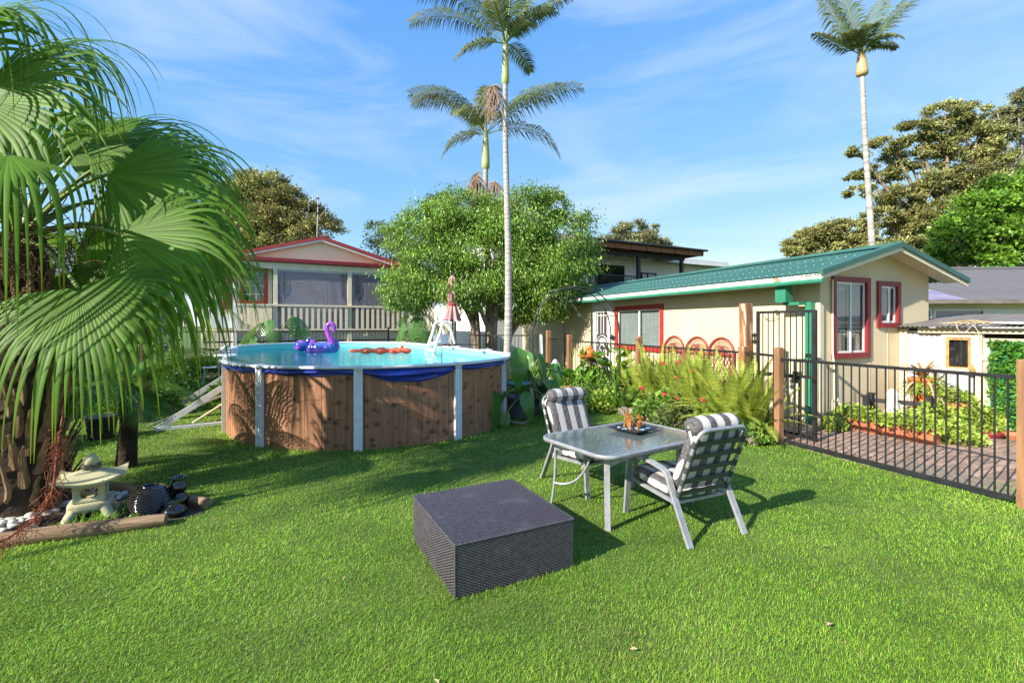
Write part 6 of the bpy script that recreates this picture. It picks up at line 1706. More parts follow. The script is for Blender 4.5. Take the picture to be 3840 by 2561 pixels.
feather_palm('feather_palm', 'tallest feather palm with pale ringed trunk rising in front of the weeping fig', (-.15, 12.75, 0), (-.13, 12.75, 8.10), .12, .064, 1.15, .092, M['shaft'],
    [(180, 58, 1.15, 3.1, 1), (168, 42, .95, 2.9, 3), (95, 88, .3, 2.8, 2), (-80, 84, .4, 2.8, 4), (6, 46, .35, 2.3, 6), (20, 68, .4, 2.9, 5), (150, 76, .6, 2.9, 7), (-160, 0, .95, 1.5, 9), (-60, 20, 1.1, 1.4, 8), (60, 25, 1.2, 1.5, 10), (-100, 45, 1.6, 1.7, 11), (-175, 74, .9, 3.1, 13), (-20, 55, 1.3, 1.6, 14)], [(185, -.1, 1.0)])
feather_palm('feather_palm', 'second feather palm with arching fronds whose trunk rises out of the weeping fig', (-.86, 16.2, 0), (-.85, 16.2, 6.95), .115, .084, 1.25, .125, M['shaft'],
    [(178, 70, 1.85, 3.2, 1), (168, 55, 1.15, 3.0, 3), (178, 62, 1.25, 3.3, 2), (5, 56, .95, 3.3, 6), (-8, 44, .75, 3.6, 5), (20, 62, 1.2, 3.0, 4), (-15, 15, 1.45, 3.0, 7), (-165, 0, 1.3, 1.9, 9), (85, 85, .5, 2.0, 8), (-80, 70, 1.9, 2.2, 10), (100, 60, 1.5, 2.4, 11), (-120, 45, 1.8, 2.0, 13)], [(200, -.35, 1.25), (165, -.15, 1.1), (-10, -.5, .8)])
feather_palm('feather_palm', 'feather palm with a yellow crownshaft standing behind the cottage roof', (10.80, 14.0, 0), (10.36, 14.0, 8.98), .115, .062, .68, .135, M['yshaft'],
    [(172, 62, -.15, 2.3, 1), (178, 26, .1, 1.5, 9), (8, 44, -.05, 2.7, 3), (-6, 52, .0, 2.6, 4), (25, 60, .1, 2.5, 7), (95, 88, .2, 2.3, 5), (-150, 55, 1.4, 1.1, 12), (0, 40, 1.2, 1.1, 10), (-60, 40, 1.6, 1.1, 11), (-110, 50, 1.4, 1.2, 14)], group='tall feather palms')
# bushy foxtail palm top behind the fig
ft = thing('foxtail_palm', 'bushy green palm top behind the weeping fig, left of the second feather palm', 'palm', (-2.55, 20.5, 0))
MB().tube([(0, 0, 0), (0, 0, 6.2)], [.16, .12], 10).build('trunk', M['palmtrunk'], ft)
for az, up, dr, ln_, sd in ((178, 55, 1.5, 1.7, 21), (150, 70, 1.2, 1.7, 22), (20, 75, .9, 1.9, 23), (-170, 10, 1.6, 1.8, 24), (-90, 60, 1.4, 1.6, 25), (60, 60, 1.4, 1.6, 26), (0, 30, 1.5, 1.5, 27), (170, 20, 1.5, 2.0, 28)):
    o = link_obj('frond', frond_mesh('frond', ln_, dr, math.radians(up), 60, .34, .05, sd, .3, 0), ft); o.location = (0, 0, 6.2); o.rotation_euler = (rr(-.3, .3), 0, math.radians(az))

# ---------------------------------------------------------------- the big fan palm at the left
def fan_mesh(name, axis, normal, R, spread=2.6, nseg=40, split=.52, droop=1.0, seed=0, tip=1.0, hub=(0, 0, 0)):
    """costapalmate fan: pleated blade that splits into long tips hanging down; world axes, hub at the origin"""
    r = random.Random(seed); ax = Vector(axis).normalized(); nm = Vector(normal); nm = (nm - ax * nm.dot(ax)).normalized(); sd = nm.cross(ax)
    V, F, C = [], [], []; dth = spread / nseg; ns = 15
    for i in range(nseg):
        th = -spread / 2 + dth * (i + .5); rel = abs(th) / (spread / 2)
        u = (ax * math.cos(th) + sd * math.sin(th)).normalized(); w = nm.cross(u)
        Rt = R * (1.0 - .22 * rel ** 2) * r.uniform(.9, 1.1); r0 = R * split * (1 - .25 * rel) * r.uniform(.85, 1.15)
        p = Vector((0, 0, 0)) + u * .03; d = u.copy(); step = Rt / 9.0; dist = .03; k = r.uniform(.78, 1.25)
        total = Rt * (1 + .46 * tip * r.uniform(.7, 1.35)); step = total / ns; hang = r.uniform(.7, 1.5) * max(.6, droop * 1.4)
        kink = r.random() < .45; o = len(V)
        for s in range(ns + 1):
            if dist < r0: hw = 1.03 * dist * math.tan(dth / 2); pl = hw * .42; g = .035 * droop
            else:
                f = min(1.0, (dist - r0) / max(1e-6, total - r0)); hw = r0 * math.tan(dth / 2) * 1.0 * (1 - f) ** .85 + .0015; pl = hw * .35
                g = (1.0 if kink and f < .22 else .42) * hang * (.45 + f)
            curl = -nm * .03 * (dist / R) ** 2
            V += [p - w * hw, p + nm * (pl if i % 2 == 0 else pl * .8), p + w * hw]
            yel = 1 + max(0, (dist - r0) / total - .30) * r.uniform(.4, 2.2)
            for b_ in (.92, 1.12, .92): C.append((k * b_ * (1 + .9 * (yel - 1) * 1.9), k * b_ * yel ** .6, k * b_ * .9))
            d = (d + Vector((0, 0, -g)) ).normalized(); w2 = (w - d * w.dot(d))
            if w2.length > .05: w = w2.normalized()
            p = p + d * step; dist += step
        for s in range(ns):
            for q in (0, 1):
                a = o + s * 3 + q; F.append((a, a + 1, a + 4, a + 3))
    return npmesh(name, np.array([tuple(v) for v in V]), np.array(F), M['fan'], np.array(C), smooth=False)
CR = Vector((-4.62, 4.45, 2.45))      # heart of the crown
fp = thing('fan_palm', 'large fan palm with drooping leaf tips filling the left of the photo', 'palm', (-4.50, 4.30, 0))
def fan(hub, axis, normal, R, **kw):
    hub = Vector(hub); lf = link_obj('fan_leaf', fan_mesh('fan_leaf', axis, normal, R, **kw), fp); lf.location = hub - Vector((-4.50, 4.30, 0))
    mb = MB(); c = (CR + hub) / 2 + Vector((0, 0, .22)); P_ = bez(CR - Vector((-4.50, 4.30, 0)) - lf.location, c - Vector((-4.50, 4.30, 0)) - lf.location, Vector((0, 0, 0)), 8)
    mb.tube(P_, [.032, .028, .025, .022, .02, .018, .017, .016, .014], 6); mb.build('petiole', M['petiole'], lf)
fans = [
    ((-3.22, 3.52, 1.95), (.20, -.22, -.42), (.10, -.84, .54), .80, dict(spread=3.6, droop=.50, tip=.95, split=.62, nseg=52)),
    ((-3.25, 3.92, 2.42), (.90, -.12, -.20), (-.1, -.88, .42), .96, dict(spread=2.5, droop=.50, tip=1.0, split=.62)),
    ((-3.62, 4.25, 3.02), (.97, .05, -.02), (-.10, -.85, .45), 1.08, dict(spread=2.5, droop=.45, tip=.9, split=.62)),
    ((-4.35, 3.85, 3.50), (.98, -.10, -.05), (0, -.92, .35), 1.0, dict(spread=2.9, droop=.28, tip=.6, split=.66)),
    ((-4.25, 4.75, 3.50), (.88, .10, .12), (-.2, -.80, .55), 1.0, dict(spread=2.4, droop=.5, tip=1.1, split=.6)),
    ((-4.55, 4.30, 4.00), (.80, .05, .35), (-.4, -.75, .5), .95, dict(spread=2.3, droop=.55, tip=1.2, split=.58)),
    ((-3.50, 3.30, 2.86), (-.10, -.35, -.25), (.1, -.55, .80), .80, dict(spread=3.4, droop=.95, tip=1.5, split=.5)),
    ((-3.95, 3.60, 2.95), (-.4, -.5, -.2), (.2, -.6, .75), .90, dict(spread=3.2, droop=.9, tip=1.5, split=.5)),
    ((-4.2, 5.20, 2.72), (.85, .20, -.25), (-.2, -.75, .6), 1.0, dict(spread=2.5, droop=.55, tip=1.1, split=.6)),
    ((-4.4, 5.3, 3.10), (.8, .4, .08), (-.3, -.65, .7), 1.0, dict(spread=2.6, droop=.55, tip=1.1, split=.6)),
    ((-5.4, 4.4, 3.3), (-.9, .0, .2), (.3, -.5, .8), 1.0, dict(spread=2.5, droop=.6)),
    ((-5.3, 5.2, 2.7), (-.6, .7, -.1), (.3, -.5, .8), 1.0, dict(spread=2.5, droop=.6)),
    ((-5.0, 4.1, 3.9), (-.1, -.2, .9), (.2, -.95, .2), 1.0, dict(spread=2.6, droop=.45, split=.62)),
    ((-4.65, 3.75, 3.85), (.25, -.3, .55), (.1, -.90, .4), .95, dict(spread=2.6, droop=.55, tip=1.2, split=.6)),
    ((-4.75, 3.45, 2.35), (-.4, -.6, -.5), (.1, -.6, .7), .95, dict(spread=2.8, droop=.8, tip=1.2)),
    ((-5.2, 5.1, 3.8), (.3, .5, .5), (-.2, -.8, .5), 1.0, dict(spread=2.5, droop=.6)),
    ((-3.95, 4.7, 3.30), (.9, .2, .06), (-.1, -.85, .5), .95, dict(spread=2.4, droop=.5, split=.62)),
    ((-4.7, 4.9, 3.5), (.6, .3, .25), (-.2, -.85, .4), 1.05, dict(spread=2.6, droop=.45, split=.65)),
    ((-3.75, 4.6, 2.55), (.7, .1, -.45), (0, -.85, .5), 1.05, dict(spread=2.8, droop=.6, tip=1.1, split=.6)),
    ((-4.2, 4.8, 2.9), (.6, .2, -.2), (0, -.95, .3), 1.15, dict(spread=3.0, droop=.5, split=.62)),
    ((-4.3, 4.6, 2.2), (.4, -.2, -.6), (.1, -.9, .4), 1.0, dict(spread=2.8, droop=.6, split=.58)),
    ((-4.85, 4.7, 3.0), (-.3, -.2, .3), (.2, -.95, .2), 1.15, dict(spread=3.2, droop=.5, split=.62)),
    ((-4.55, 3.55, 3.25), (-.2, -.5, .2), (.2, -.85, .5), 1.0, dict(spread=3.0, droop=.7, tip=1.4, split=.55)),
    ((-4.75, 4.05, 4.15), (.75, .0, .45), (-.5, -.6, .6), .85, dict(spread=2.2, droop=.6, tip=1.3, split=.55)),
]
for i, (h, a, n_, R, kw) in enumerate(fans): fan(h, a, n_, R, seed=100 + i, **kw)
# trunk with old leaf bases
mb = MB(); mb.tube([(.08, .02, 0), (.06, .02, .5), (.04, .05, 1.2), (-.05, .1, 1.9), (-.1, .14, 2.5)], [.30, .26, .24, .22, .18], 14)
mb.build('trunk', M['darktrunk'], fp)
rs = random.Random(9)
for i in range(150):
    z = .02 + 1.95 * i / 150; a = i * 2.399; rad = .27 - .03 * z
    c = Vector((.07 - .05 * z + rad * math.cos(a), .02 + .05 * z + rad * math.sin(a), z)); o_ = Vector((math.cos(a), math.sin(a), 0)); s_ = Vector((-math.sin(a), math.cos(a), 0))
    L_ = rs.uniform(.28, .44); w = rs.uniform(.025, .05); V = []
    for k in range(5):
        t = k / 4; q = c + o_ * (.02 + .13 * t ** 1.6) + Vector((0, 0, L_ * t)) + s_ * rs.uniform(-.012, .012); ww = w * (1 - .62 * t) if k < 4 else w * rs.uniform(.12, .4)
        V += [q - s_ * ww, q + o_ * .016 * (1 - t) + o_ * .006, q + s_ * ww, q - o_ * .012]
    m2 = MB(); m2.add(V, [(k * 4 + j, k * 4 + (j + 1) % 4, k * 4 + 4 + (j + 1) % 4, k * 4 + 4 + j) for k in range(4) for j in range(4)] + [(16, 17, 18, 19)]); m2.build('leaf_base', M['boot'], fp)
m2 = MB()
for i in range(240):
    q = Vector((rs.gauss(.55, .26), rs.gauss(-.45, .22), rs.gauss(2.28, .20))); e = q + Vector((rs.gauss(0, .16), rs.gauss(0, .16), rs.gauss(-.05, .14)))
    m2.tube(bez(q, q.lerp(e, .5) + Vector((rs.gauss(0, .06), rs.gauss(0, .06), rs.gauss(0, .06))), e, 3), .0045, 3, caps=False)
tag(m2.build('dry_fruit_stalks', M['brownfiber'], fp), kind='stuff')
m2 = MB()
P_ = bez((.62, -.10, 1.30), (.70, -.32, .85), (.95, -.62, .45), 8) + bez((.95, -.62, .45), (1.02, -.72, .2), (.80, -.98, .10), 5)[1:]
m2.tube(P_, .008, 5)
for i in range(420):
    k = rs.uniform(4.5, len(P_) - 1.01); b = P_[int(k)].lerp(P_[int(k) + 1], k % 1); q = b + Vector((rs.gauss(0, .028), rs.gauss(0, .028), rs.gauss(0, .03))); e = q + Vector((rs.gauss(0, .03), rs.gauss(0, .03), rs.gauss(-.05, .035)))
    m2.tube(bez(q, q.lerp(e, .5) + Vector((rs.gauss(0, .03), rs.gauss(0, .03), 0)), e, 3), rs.uniform(.0012, .0026), 3, caps=False)
m2.build('dead_frond', M['rust'], fp)

# ---------------------------------------------------------------- tree ferns and sword ferns
def fern_frond(name, length, up, droop, pl, m, n=30, seed=0, bip=True, pw=.22):
    """frond along +x: rachis with paired pinnae; bip=True gives each pinna a toothed outline of small leaflets"""
    r = random.Random(seed); V, F, C = [], [], []; pts = [Vector((0, 0, 0))]
    for i in range(24):
        a = up - droop * ((i + 1) / 24) ** 1.3; pts.append(pts[-1] + Vector((math.cos(a), 0, math.sin(a))) * length / 24)
    def at(t):
        x = t * 24; i = min(23, int(x)); return pts[i].lerp(pts[i + 1], x - i), (pts[i + 1] - pts[i]).normalized()
    def quad(a, b, c, d, k): 
        o = len(V); V.extend([a, b, c, d]); C.extend([k] * 4); F.append((o, o + 1, o + 2, o + 3))
    for i in range(24):
        w = .009 * (1 - i / 26); p, q = pts[i], pts[i + 1]; y = Vector((0, w, 0)); quad(p - y, q - y, q + y, p + y, (1.3, .8, .6))
    for i in range(n):
        t = .10 + .90 * i / (n - 1); p, d = at(t); L = pl * math.sin(PI * min(1, .16 + .82 * t)) ** .8 * r.uniform(.9, 1.1); k = r.uniform(.75, 1.3); kc = (k * r.uniform(.9, 1.15), k, k)
        for sg in (-1, 1):
            dv = (Vector((0, sg, 0)) + d * .35 + Vector((0, 0, -.15))).normalized(); up_ = d.cross(dv) * sg
            if not bip:
                h = d * length / n * .42; tip = p + dv * L + Vector((0, 0, -.02 * L)); quad(p - h, p + h, tip + h * .35, tip - h * .3, kc)
            else:
                m_ = 7
                for j in range(m_):
                    u = (j + .6) / m_; q = p + dv * L * u + Vector((0, 0, -.25 * L * u * u)); ll = L * pw * (1 - .75 * u); wv = dv * L / m_ * .40
                    for s2 in (-1, 1):
                        e = q + (d * s2 * ll) + dv * ll * .4; quad(q - wv, q + wv, e + wv * .5, e - wv * .3, kc)
    return npmesh(name, np.array([tuple(v) for v in V]), np.array(F), m, np.array(C))
tf_me = [fern_frond('frond', L_, math.radians(u_), d_, pl_, M['fern'], 30, s_) for L_, u_, d_, pl_, s_ in ((1.75, 38, 1.2, .34, 1), (1.6, 20, 1.1, .32, 2), (1.5, 50, 1.5, .32, 3), (1.35, 5, 1.1, .30, 4))]
def tree_fern(label, loc, h, azs, sc=1.0):
    t = thing('tree_fern', label, 'fern', loc, 0, 'tree ferns behind the fan palm')
    MB().tube([(0, 0, 0), (.03, 0, h * .5), (0, 0, h)], [.11, .09, .07], 10).build('trunk', M['darktrunk'], t)
    for i, (az, k) in enumerate(azs): place('frond', tf_me[k], t, (0, 0, h), (rr(-.25, .25), rr(-.1, .1), math.radians(az)), sc * rr(.9, 1.1))
    return t
tree_fern('taller tree fern whose fronds reach out of the fan palm over the pool end', (-6.35, 8.2, 0), 2.35, [(5, 0), (-18, 1), (-45, 3), (30, 0), (60, 1), (100, 2), (150, 0), (200, 1), (250, 2), (300, 1), (-5, 2), (20, 3), (-12, 0), (10, 0)], 1.35)
tree_fern('tree fern with bright fronds against the sky between the fan leaves and the gum', (-7.3, 9.0, 0), 2.95, [(0, 0), (-25, 2), (25, 2), (60, 1), (120, 0), (180, 2), (240, 1), (300, 0), (-50, 1), (8, 0), (-10, 0)], 1.05)
tree_fern('low tree fern drooping over the lawn under the fan leaves', (-4.55, 5.6, 0), .98, [(-10, 1), (-40, 3), (-70, 1), (20, 0), (-100, 3), (-130, 1), (50, 2), (90, 0), (170, 1), (-160, 0), (140, 2), (-25, 3)], .80)
tree_fern('small tree fern at the left edge below the lowest fan leaf', (-5.5, 4.9, 0), 1.15, [(-20, 1), (-60, 3), (-100, 1), (30, 0), (80, 2), (140, 0), (200, 1), (-40, 3)], .75)

sw_me = [fern_frond('frond', L_, math.radians(u_), d_, pl_, M['sword'], 44, s_, False) for L_, u_, d_, pl_, s_ in ((1.0, 86, .5, .075, 11), (.92, 80, .8, .08, 12), (1.08, 84, .25, .07, 13), (.85, 68, 1.4, .08, 14), (.75, 55, 1.6, .08, 15), (.98, 78, .6, .075, 16))]
def bed_pt(f, off):
    """point in the flower bed: f from the far end (0) to the gate (1), off from the lawn edge (0) to the fence (1)"""
    L0, L1, F0, F1 = Vector((1.95, 9.6, 0)), Vector((3.50, 6.80, 0)), Vector((2.45, 10.45, 0)), Vector((3.62, 7.40, 0))
    return (L0.lerp(L1, f)).lerp(F0.lerp(F1, f), off)
spots = [(.20, .75), (.33, .55), (.36, .9), (.47, .7), (.52, .95), (.58, .45), (.66, .8), (.70, .35), (.78, .6), (.80, .95), (.88, .3), (.93, .7), (.99, .35), (1.04, .8), (.62, 1.0), (.28, 1.0)]
words = ['farthest along the bed', 'beside the orange jar stand', 'in front of the red window', 'below the red window corner', 'behind the red flowers', 'beside the strap-leaved lilies', 'in front of the leftmost cane chair', 'leaning over the geraniums', 'in front of the middle cane chair', 'pressed against the bar fence', 'spilling onto the lawn edge', 'in front of the cane chair by the gate', 'nearest the gate corner, arching low', 'against the gate corner post', 'tall among the others at the fence', 'far end by the fence']
for i, ((f, o_), wd) in enumerate(zip(spots, words)):
    q = bed_pt(f, o_); t = thing('sword_fern', 'upright lime sword fern ' + wd, 'fern', q, rr(0, 6), 'sword ferns in the flower bed')
    for k in range(40):
        j = random.choice((0, 2, 5, 0, 2, 1, 1, 3, 4) if k < 32 else (3, 4, 3)); a = rr(0, 2 * PI)
        place('frond', sw_me[j], t, (.10 * math.cos(a) * rr(.2, 1), .10 * math.sin(a) * rr(.2, 1), 0), (rr(-.25, .25), rr(-.15, .2), a), rr(.80, 1.30) * (.9 if f < .3 else 1))

# ---------------------------------------------------------------- leafy plants with leaves one can pick apart
def blade(name, L_, W_, m, shape='heart', bend=.5, lobes=0, nu=10, nv=14):
    """single leaf along +x, mid rib in the xz plane; heart or strap or split outline"""
    m2 = MB()
    if shape == 'split':
        # monstera: rib plus separate lobes each side
        for sg in (-1, 1):
            for k in range(lobes):
                t0, t1 = .02 + .93 * k / lobes, .02 + .93 * (k + .55) / lobes
                def zz(x): return -bend * L_ * x * x
                w = W_ / 2 * math.sin(PI * (.16 + .78 * (t0 + t1) / 2)) ** .6
                b0, b1 = Vector((L_ * t0, 0, zz(t0))), Vector((L_ * (t1 + .06), 0, zz(t1)))
                e0, e1 = Vector((L_ * (t0 + .16), sg * w, zz(t0 + .1) - .18 * w)), Vector((L_ * (t1 + .15), sg * w * .94, zz(t1 + .1) - .2 * w))
                md0, md1 = b0.lerp(e0, .5) + Vector((0, 0, .04 * L_)), b1.lerp(e1, .5) + Vector((0, 0, .04 * L_))
                m2.add([b0, b1, md1, md0, e1, e0], [(0, 1, 2, 3), (3, 2, 4, 5)], True)
        return m2.mesh(name, m)
    def fn(u, v):
        t, s = v, 2 * u - 1
        if shape == 'heart':
            w = W_ / 2 * (max(0, math.sin(PI * t ** .60)) ** .72) * (1 + .04 * math.sin(t * 21)); x = L_ * (t - .20 * abs(s) ** 1.3 * (1 - t) ** 2)
        else:
            w = W_ / 2 * (math.sin(PI * (.12 + .86 * t)) ** .55); x = L_ * t
        return (x, s * w, -bend * L_ * t * t + abs(s) * w * .30 + .02 * L_ * math.sin(t * 14) * abs(s))
    m2.grid(fn, 6, nv); return m2.mesh(name, m)
heart = [blade('leaf', .52, .27, M['bigleaf'], 'heart', .18), blade('leaf', .44, .25, M['bigleaf'], 'heart', .40), blade('leaf', .36, .20, M['bigleaf'], 'heart', .30)]
ph = thing('philodendron', 'large philodendron with long heart-shaped leaves round the blue bird bath', 'plant', (.12, 8.55, 0))
for (x, y, z, az, pit, rl, k, s_) in ((-.02, -.55, 1.18, -80, 80, .0, 0, 1.15), (-.42, -.95, .52, -95, 82, .1, 0, 1.05), (.10, -.75, .50, -60, 60, .5, 1, .9), (-.18, -.72, .55, -140, 30, .2, 2, 1.0), (.44, -.55, .45, -85, 78, -.1, 1, .85), (.40, -.25, .78, -20, 55, .2, 0, .9), (.30, .1, 1.05, 10, 40, .3, 0, .9), (.36, -.15, 1.10, -55, 65, -.3, 0, .95), (.52, -.8, .25, -70, 75, .3, 1, .8), (.16, .1, 1.10, -95, 70, .2, 0, .95), (.6, -.1, .62, -30, 50, .1, 1, 1.0), (-.22, -.9, .22, -100, 70, -.4, 2, .8), (.48, .2, .95, 40, 30, .2, 1, 1), (.66, .15, .9, -60, 62, .1, 1, .95)):
    o = place('leaf', heart[k], ph, (x, y, z), (rl, math.radians(pit), math.radians(az)), s_)
    st_ = MB(); st_.tube(bez((.15, -.1, .38), ((x + .15) / 2, (y - .1) / 2, z * .55 + .38), (x, y, z), 6), .010, 5); st_.build('stalk', M['petiole'], ph)
MB().tube(bez((.20, -.50, .60), (.30, -.72, .15), (.08, -.72, .05), 8) + [Vector((-.10, -.66, .05)), Vector((-.2, -.6, .10))], .026, 8).build('bare_stem', M['bark'], ph)
ag = thing('agave', 'grey-green agave rosette behind the bird bath', 'plant', (.62, 9.0, 0))
agm = blade('leaf', .46, .12, mat('agave_leaf', (.11, .18, .12), (.14, .22, .14), 4, rough=.5), 'strap', .15)
for i in range(18): place('leaf', agm, ag, (0, 0, .30), (0, -math.radians(18 + 3.6 * i), i * 2.4), rr(.8, 1.05))
MB().tube([(0, 0, 0), (0, 0, .32)], .05, 8).build('stem', M['bark'], ag)
mon = [blade('leaf', .62, .58, M['monstera'], 'split', .35, 9), blade('leaf', .56, .52, M['monstera'], 'split', .5, 8)]
def monstera(label, loc, leaves):
    t = thing('monstera', label, 'plant', loc, 0, 'monstera plants beyond the pool')
    for x, y, z, az, pit, k, s_ in leaves:
        place('leaf', mon[k], t, (x, y, z), (rr(-.15, .15), math.radians(pit), math.radians(az)), s_ * .78)
        st_ = MB(); st_.tube(bez((0, 0, .1), (x * .3, y * .3, z * .8), (x, y, z), 6), .014, 5); st_.build('stalk', M['petiole'], t)
monstera('monstera with big split leaves beyond the left end of the pool', (-7.75, 15.25, 0), [(.75, -.1, 1.95, -25, 42, 0, 1.75), (-.15, -.2, 1.75, -160, 25, 1, 1.3), (.05, -.1, 1.85, -100, 45, 0, 1.2), (.35, .1, 1.70, 20, 30, 1, 1.2), (-.6, .1, 1.55, 170, 35, 0, 1.3), (-.35, -.3, 1.35, -120, 55, 1, 1.3), (.3, -.3, 1.45, -60, 60, 1, 1.2), (-.75, -.1, 1.1, -150, 60, 0, 1.2)])
monstera('monstera with glossy split leaves hanging over the far pool rim in front of the veranda', (-3.05, 15.35, 0), [(.05, -.2, 1.95, -80, 50, 0, 1.5), (-.35, -.25, 1.75, -140, 48, 1, 1.3), (.25, -.1, 2.05, -20, 20, 1, 1.2), (-.1, -.3, 1.6, -100, 68, 0, 1.4), (-.55, -.2, 1.35, -150, 70, 1, 1.3), (.35, -.3, 1.5, -60, 65, 0, 1.2), (.0, 0, 2.15, 100, 10, 1, 1.0), (.6, 0, 1.7, -10, 50, 1, 1.2), (-.3, 0, 2.0, 160, 25, 0, 1.1)])
stp = [blade('leaf', .62, .045, M['straplf'], 'strap', .45, nv=10), blade('leaf', .50, .05, M['straplf'], 'strap', .8, nv=10), blade('leaf', .72, .04, M['straplf'], 'strap', .25, nv=10)]
def strap_plant(label, loc, n, sc=1.0, name='lily_plant', group='strap-leaved lilies'):
    t = thing(name, label, 'plant', loc, 0, group)
    for i in range(n): place('leaf', random.choice(stp), t, (rr(-.08, .08), rr(-.08, .08), .0), (rr(-.3, .3), -math.radians(rr(42, 86)), i * 2.4 + rr(-.3, .3)), sc * rr(.8, 1.15))
for i, (x, y, n, sc, l_) in enumerate(((2.02, 9.0, 44, 1.05, 'strap-leaved lily clump at the lawn edge left of the sword ferns'), (2.28, 8.85, 40, .95, 'strap-leaved lily clump touching the geraniums'), (1.82, 9.6, 34, .9, 'strap-leaved lily clump behind the arch foot'), (.42, 11.5, 46, 1.3, 'long strap-leaved lily clump between the pool and the arch'), (.15, 10.4, 40, 1.25, 'strap-leaved lily clump at the pool rim behind the big leaf'), (.72, 10.3, 36, 1.1, 'strap-leaved lily clump left of the statue block'), (-.25, 12.2, 36, 1.2, 'pale strap-leaved clump round the foot of the tall palm'), (-.75, 12.6, 36, 1.25, 'pale strap-leaved clump beside the pool ladder'), (-1.45, 13.2, 34, 1.3, 'pale strap-leaved clump under the red umbrella'), (-2.1, 14.4, 34, 1.4, 'pale strap-leaved clump right of the far monstera'))):
    strap_plant(l_, (x, y, 0), n, sc)
# bed filler: geraniums with red heads, light ground cover
def mound(name, label, loc, rx, ry, h, n, size, lm, seed, cat='plant', width=.9, group=None, parent=None, pname='foliage'):
    t = thing(name, label, cat, loc, 0, group) if parent is None else parent
    r = np.random.default_rng(seed); a = r.uniform(0, 2 * PI, n); q = np.sqrt(r.random(n)); z = h * np.sqrt(np.clip(1 - q ** 2, 0, 1)) * r.uniform(.35, 1.05, n) * (1 + .25 * np.sin(5 * a))
    P = np.stack([rx * q * np.cos(a), ry * q * np.sin(a), z + .02], 1); D = np.stack([np.cos(a) * q, np.sin(a) * q, r.uniform(-.1, .9, n)], 1) + r.normal(0, .35, (n, 3))
    leaf_cloud(pname, P, D, size, lm, t, width, seed=seed, colvar=.25); return t
ger = [('geranium with red flower heads in the middle of the bed', (2.78, 8.15), .36, .30, .50, 900), ('geranium spreading low at the lawn edge under the ferns', (2.50, 8.35), .36, .28, .34, 900), ('geranium with one red head near the gate end', (3.12, 7.45), .26, .24, .42, 600), ('low geranium at the near end of the bed', (3.42, 6.72), .26, .2, .22, 450), ('tall leafy geranium against the fence under the red chairs', (2.95, 8.6), .34, .30, .55, 700)]
gm = []
for i, (l_, (x, y), rx, ry, h, n) in enumerate(ger): gm.append(mound('geranium', l_, (x, y, 0), rx, ry, h, n, .075, M['geran'], 70 + i, group='geraniums in the flower bed', width=1.0))
fl_me = MB()
for i in range(16): 
    d_ = Vector((rr(-1, 1), rr(-1, 1), rr(-.3, 1))).normalized() * .035; s_ = Vector((rr(-1, 1), rr(-1, 1), rr(-1, 1))).normalized() * .02; t_ = d_.cross(s_).normalized() * .02
    fl_me.add([d_ - s_, d_ + t_, d_ + s_, d_ - t_], [(0, 1, 2, 3)])
fl_me = fl_me.mesh('flower', M['flower'])
for k, x, y, z in ((0, -.05, -.3, .80), (0, .22, -.25, .90), (1, .1, -.25, .48), (1, .30, -.30, .42), (4, .0, -.2, 1.0), (4, -.25, -.1, .98), (2, .15, -.2, .60), (2, -.2, -.2, .52), (1, -.2, .05, .55)):
    place('flower', fl_me, gm[k], (x, y, z), (0, 0, rr(0, 6)), 1.0)
    m2 = MB(); m2.tube([(x * .7, y * .7, z - .35), (x, y, z)], .004, 4); m2.build('flower_stem', M['petiole'], gm[k])
for i, (l_, x, y, rx, ry, h, n, lm, sz, w_) in enumerate((('lime leafy shrub under the orange bowl', 1.72, 9.95, .45, .35, .55, 1400, 'geran', .09, .6), ('lime creeping plant spilling from the orange bowl', 1.72, 10.42, .30, .30, .98, 700, 'succ', .05, .9), ('broad-leaved canna-like plant beside the statue', 1.35, 10.3, .40, .35, .85, 130, 'leafbright', .36, .42), ('fine green groundcover shrub below the statue', 1.25, 9.55, .40, .30, .42, 1700, 'geran', .05, .5), ('broad-leaved bright plant behind the arch right foot', 2.15, 10.2, .40, .35, .95, 160, 'leafbright', .34, .42), ('yellow-green groundcover at the far bed edge', 1.70, 9.15, .40, .30, .35, 1400, 'succ', .06, .7), ('dark low shrub at the lawn edge below the sword ferns', 2.75, 7.75, .40, .25, .35, 1100, 'leafdark', .07, .6), ('low mixed groundcover at the fence near the gate', 3.35, 7.15, .35, .30, .35, 900, 'geran', .07, .8))):
    mound('bed_shrub', l_, (x, y, 0), rx, ry, h, n, sz, M[lm], 90 + i, 'shrub', w_, 'low shrubs of the flower bed')
bs = MB(); bs.add([(1.15, 10.9, .008), (1.85, 9.35, .008), (2.45, 8.25, .008), (3.25, 6.95, .008), (3.55, 6.55, .008), (3.75, 6.75, .008), (3.62, 7.7, .008), (1.6, 13.0, .008), (.2, 13.6, .008), (-.1, 11.5, .008), (.05, 9.3, .008), (.45, 8.7, .008), (.9, 9.5, .008)], [tuple(range(13))[::-1]])
tag(bs.build('garden_bed', M['soil']), kind='structure')
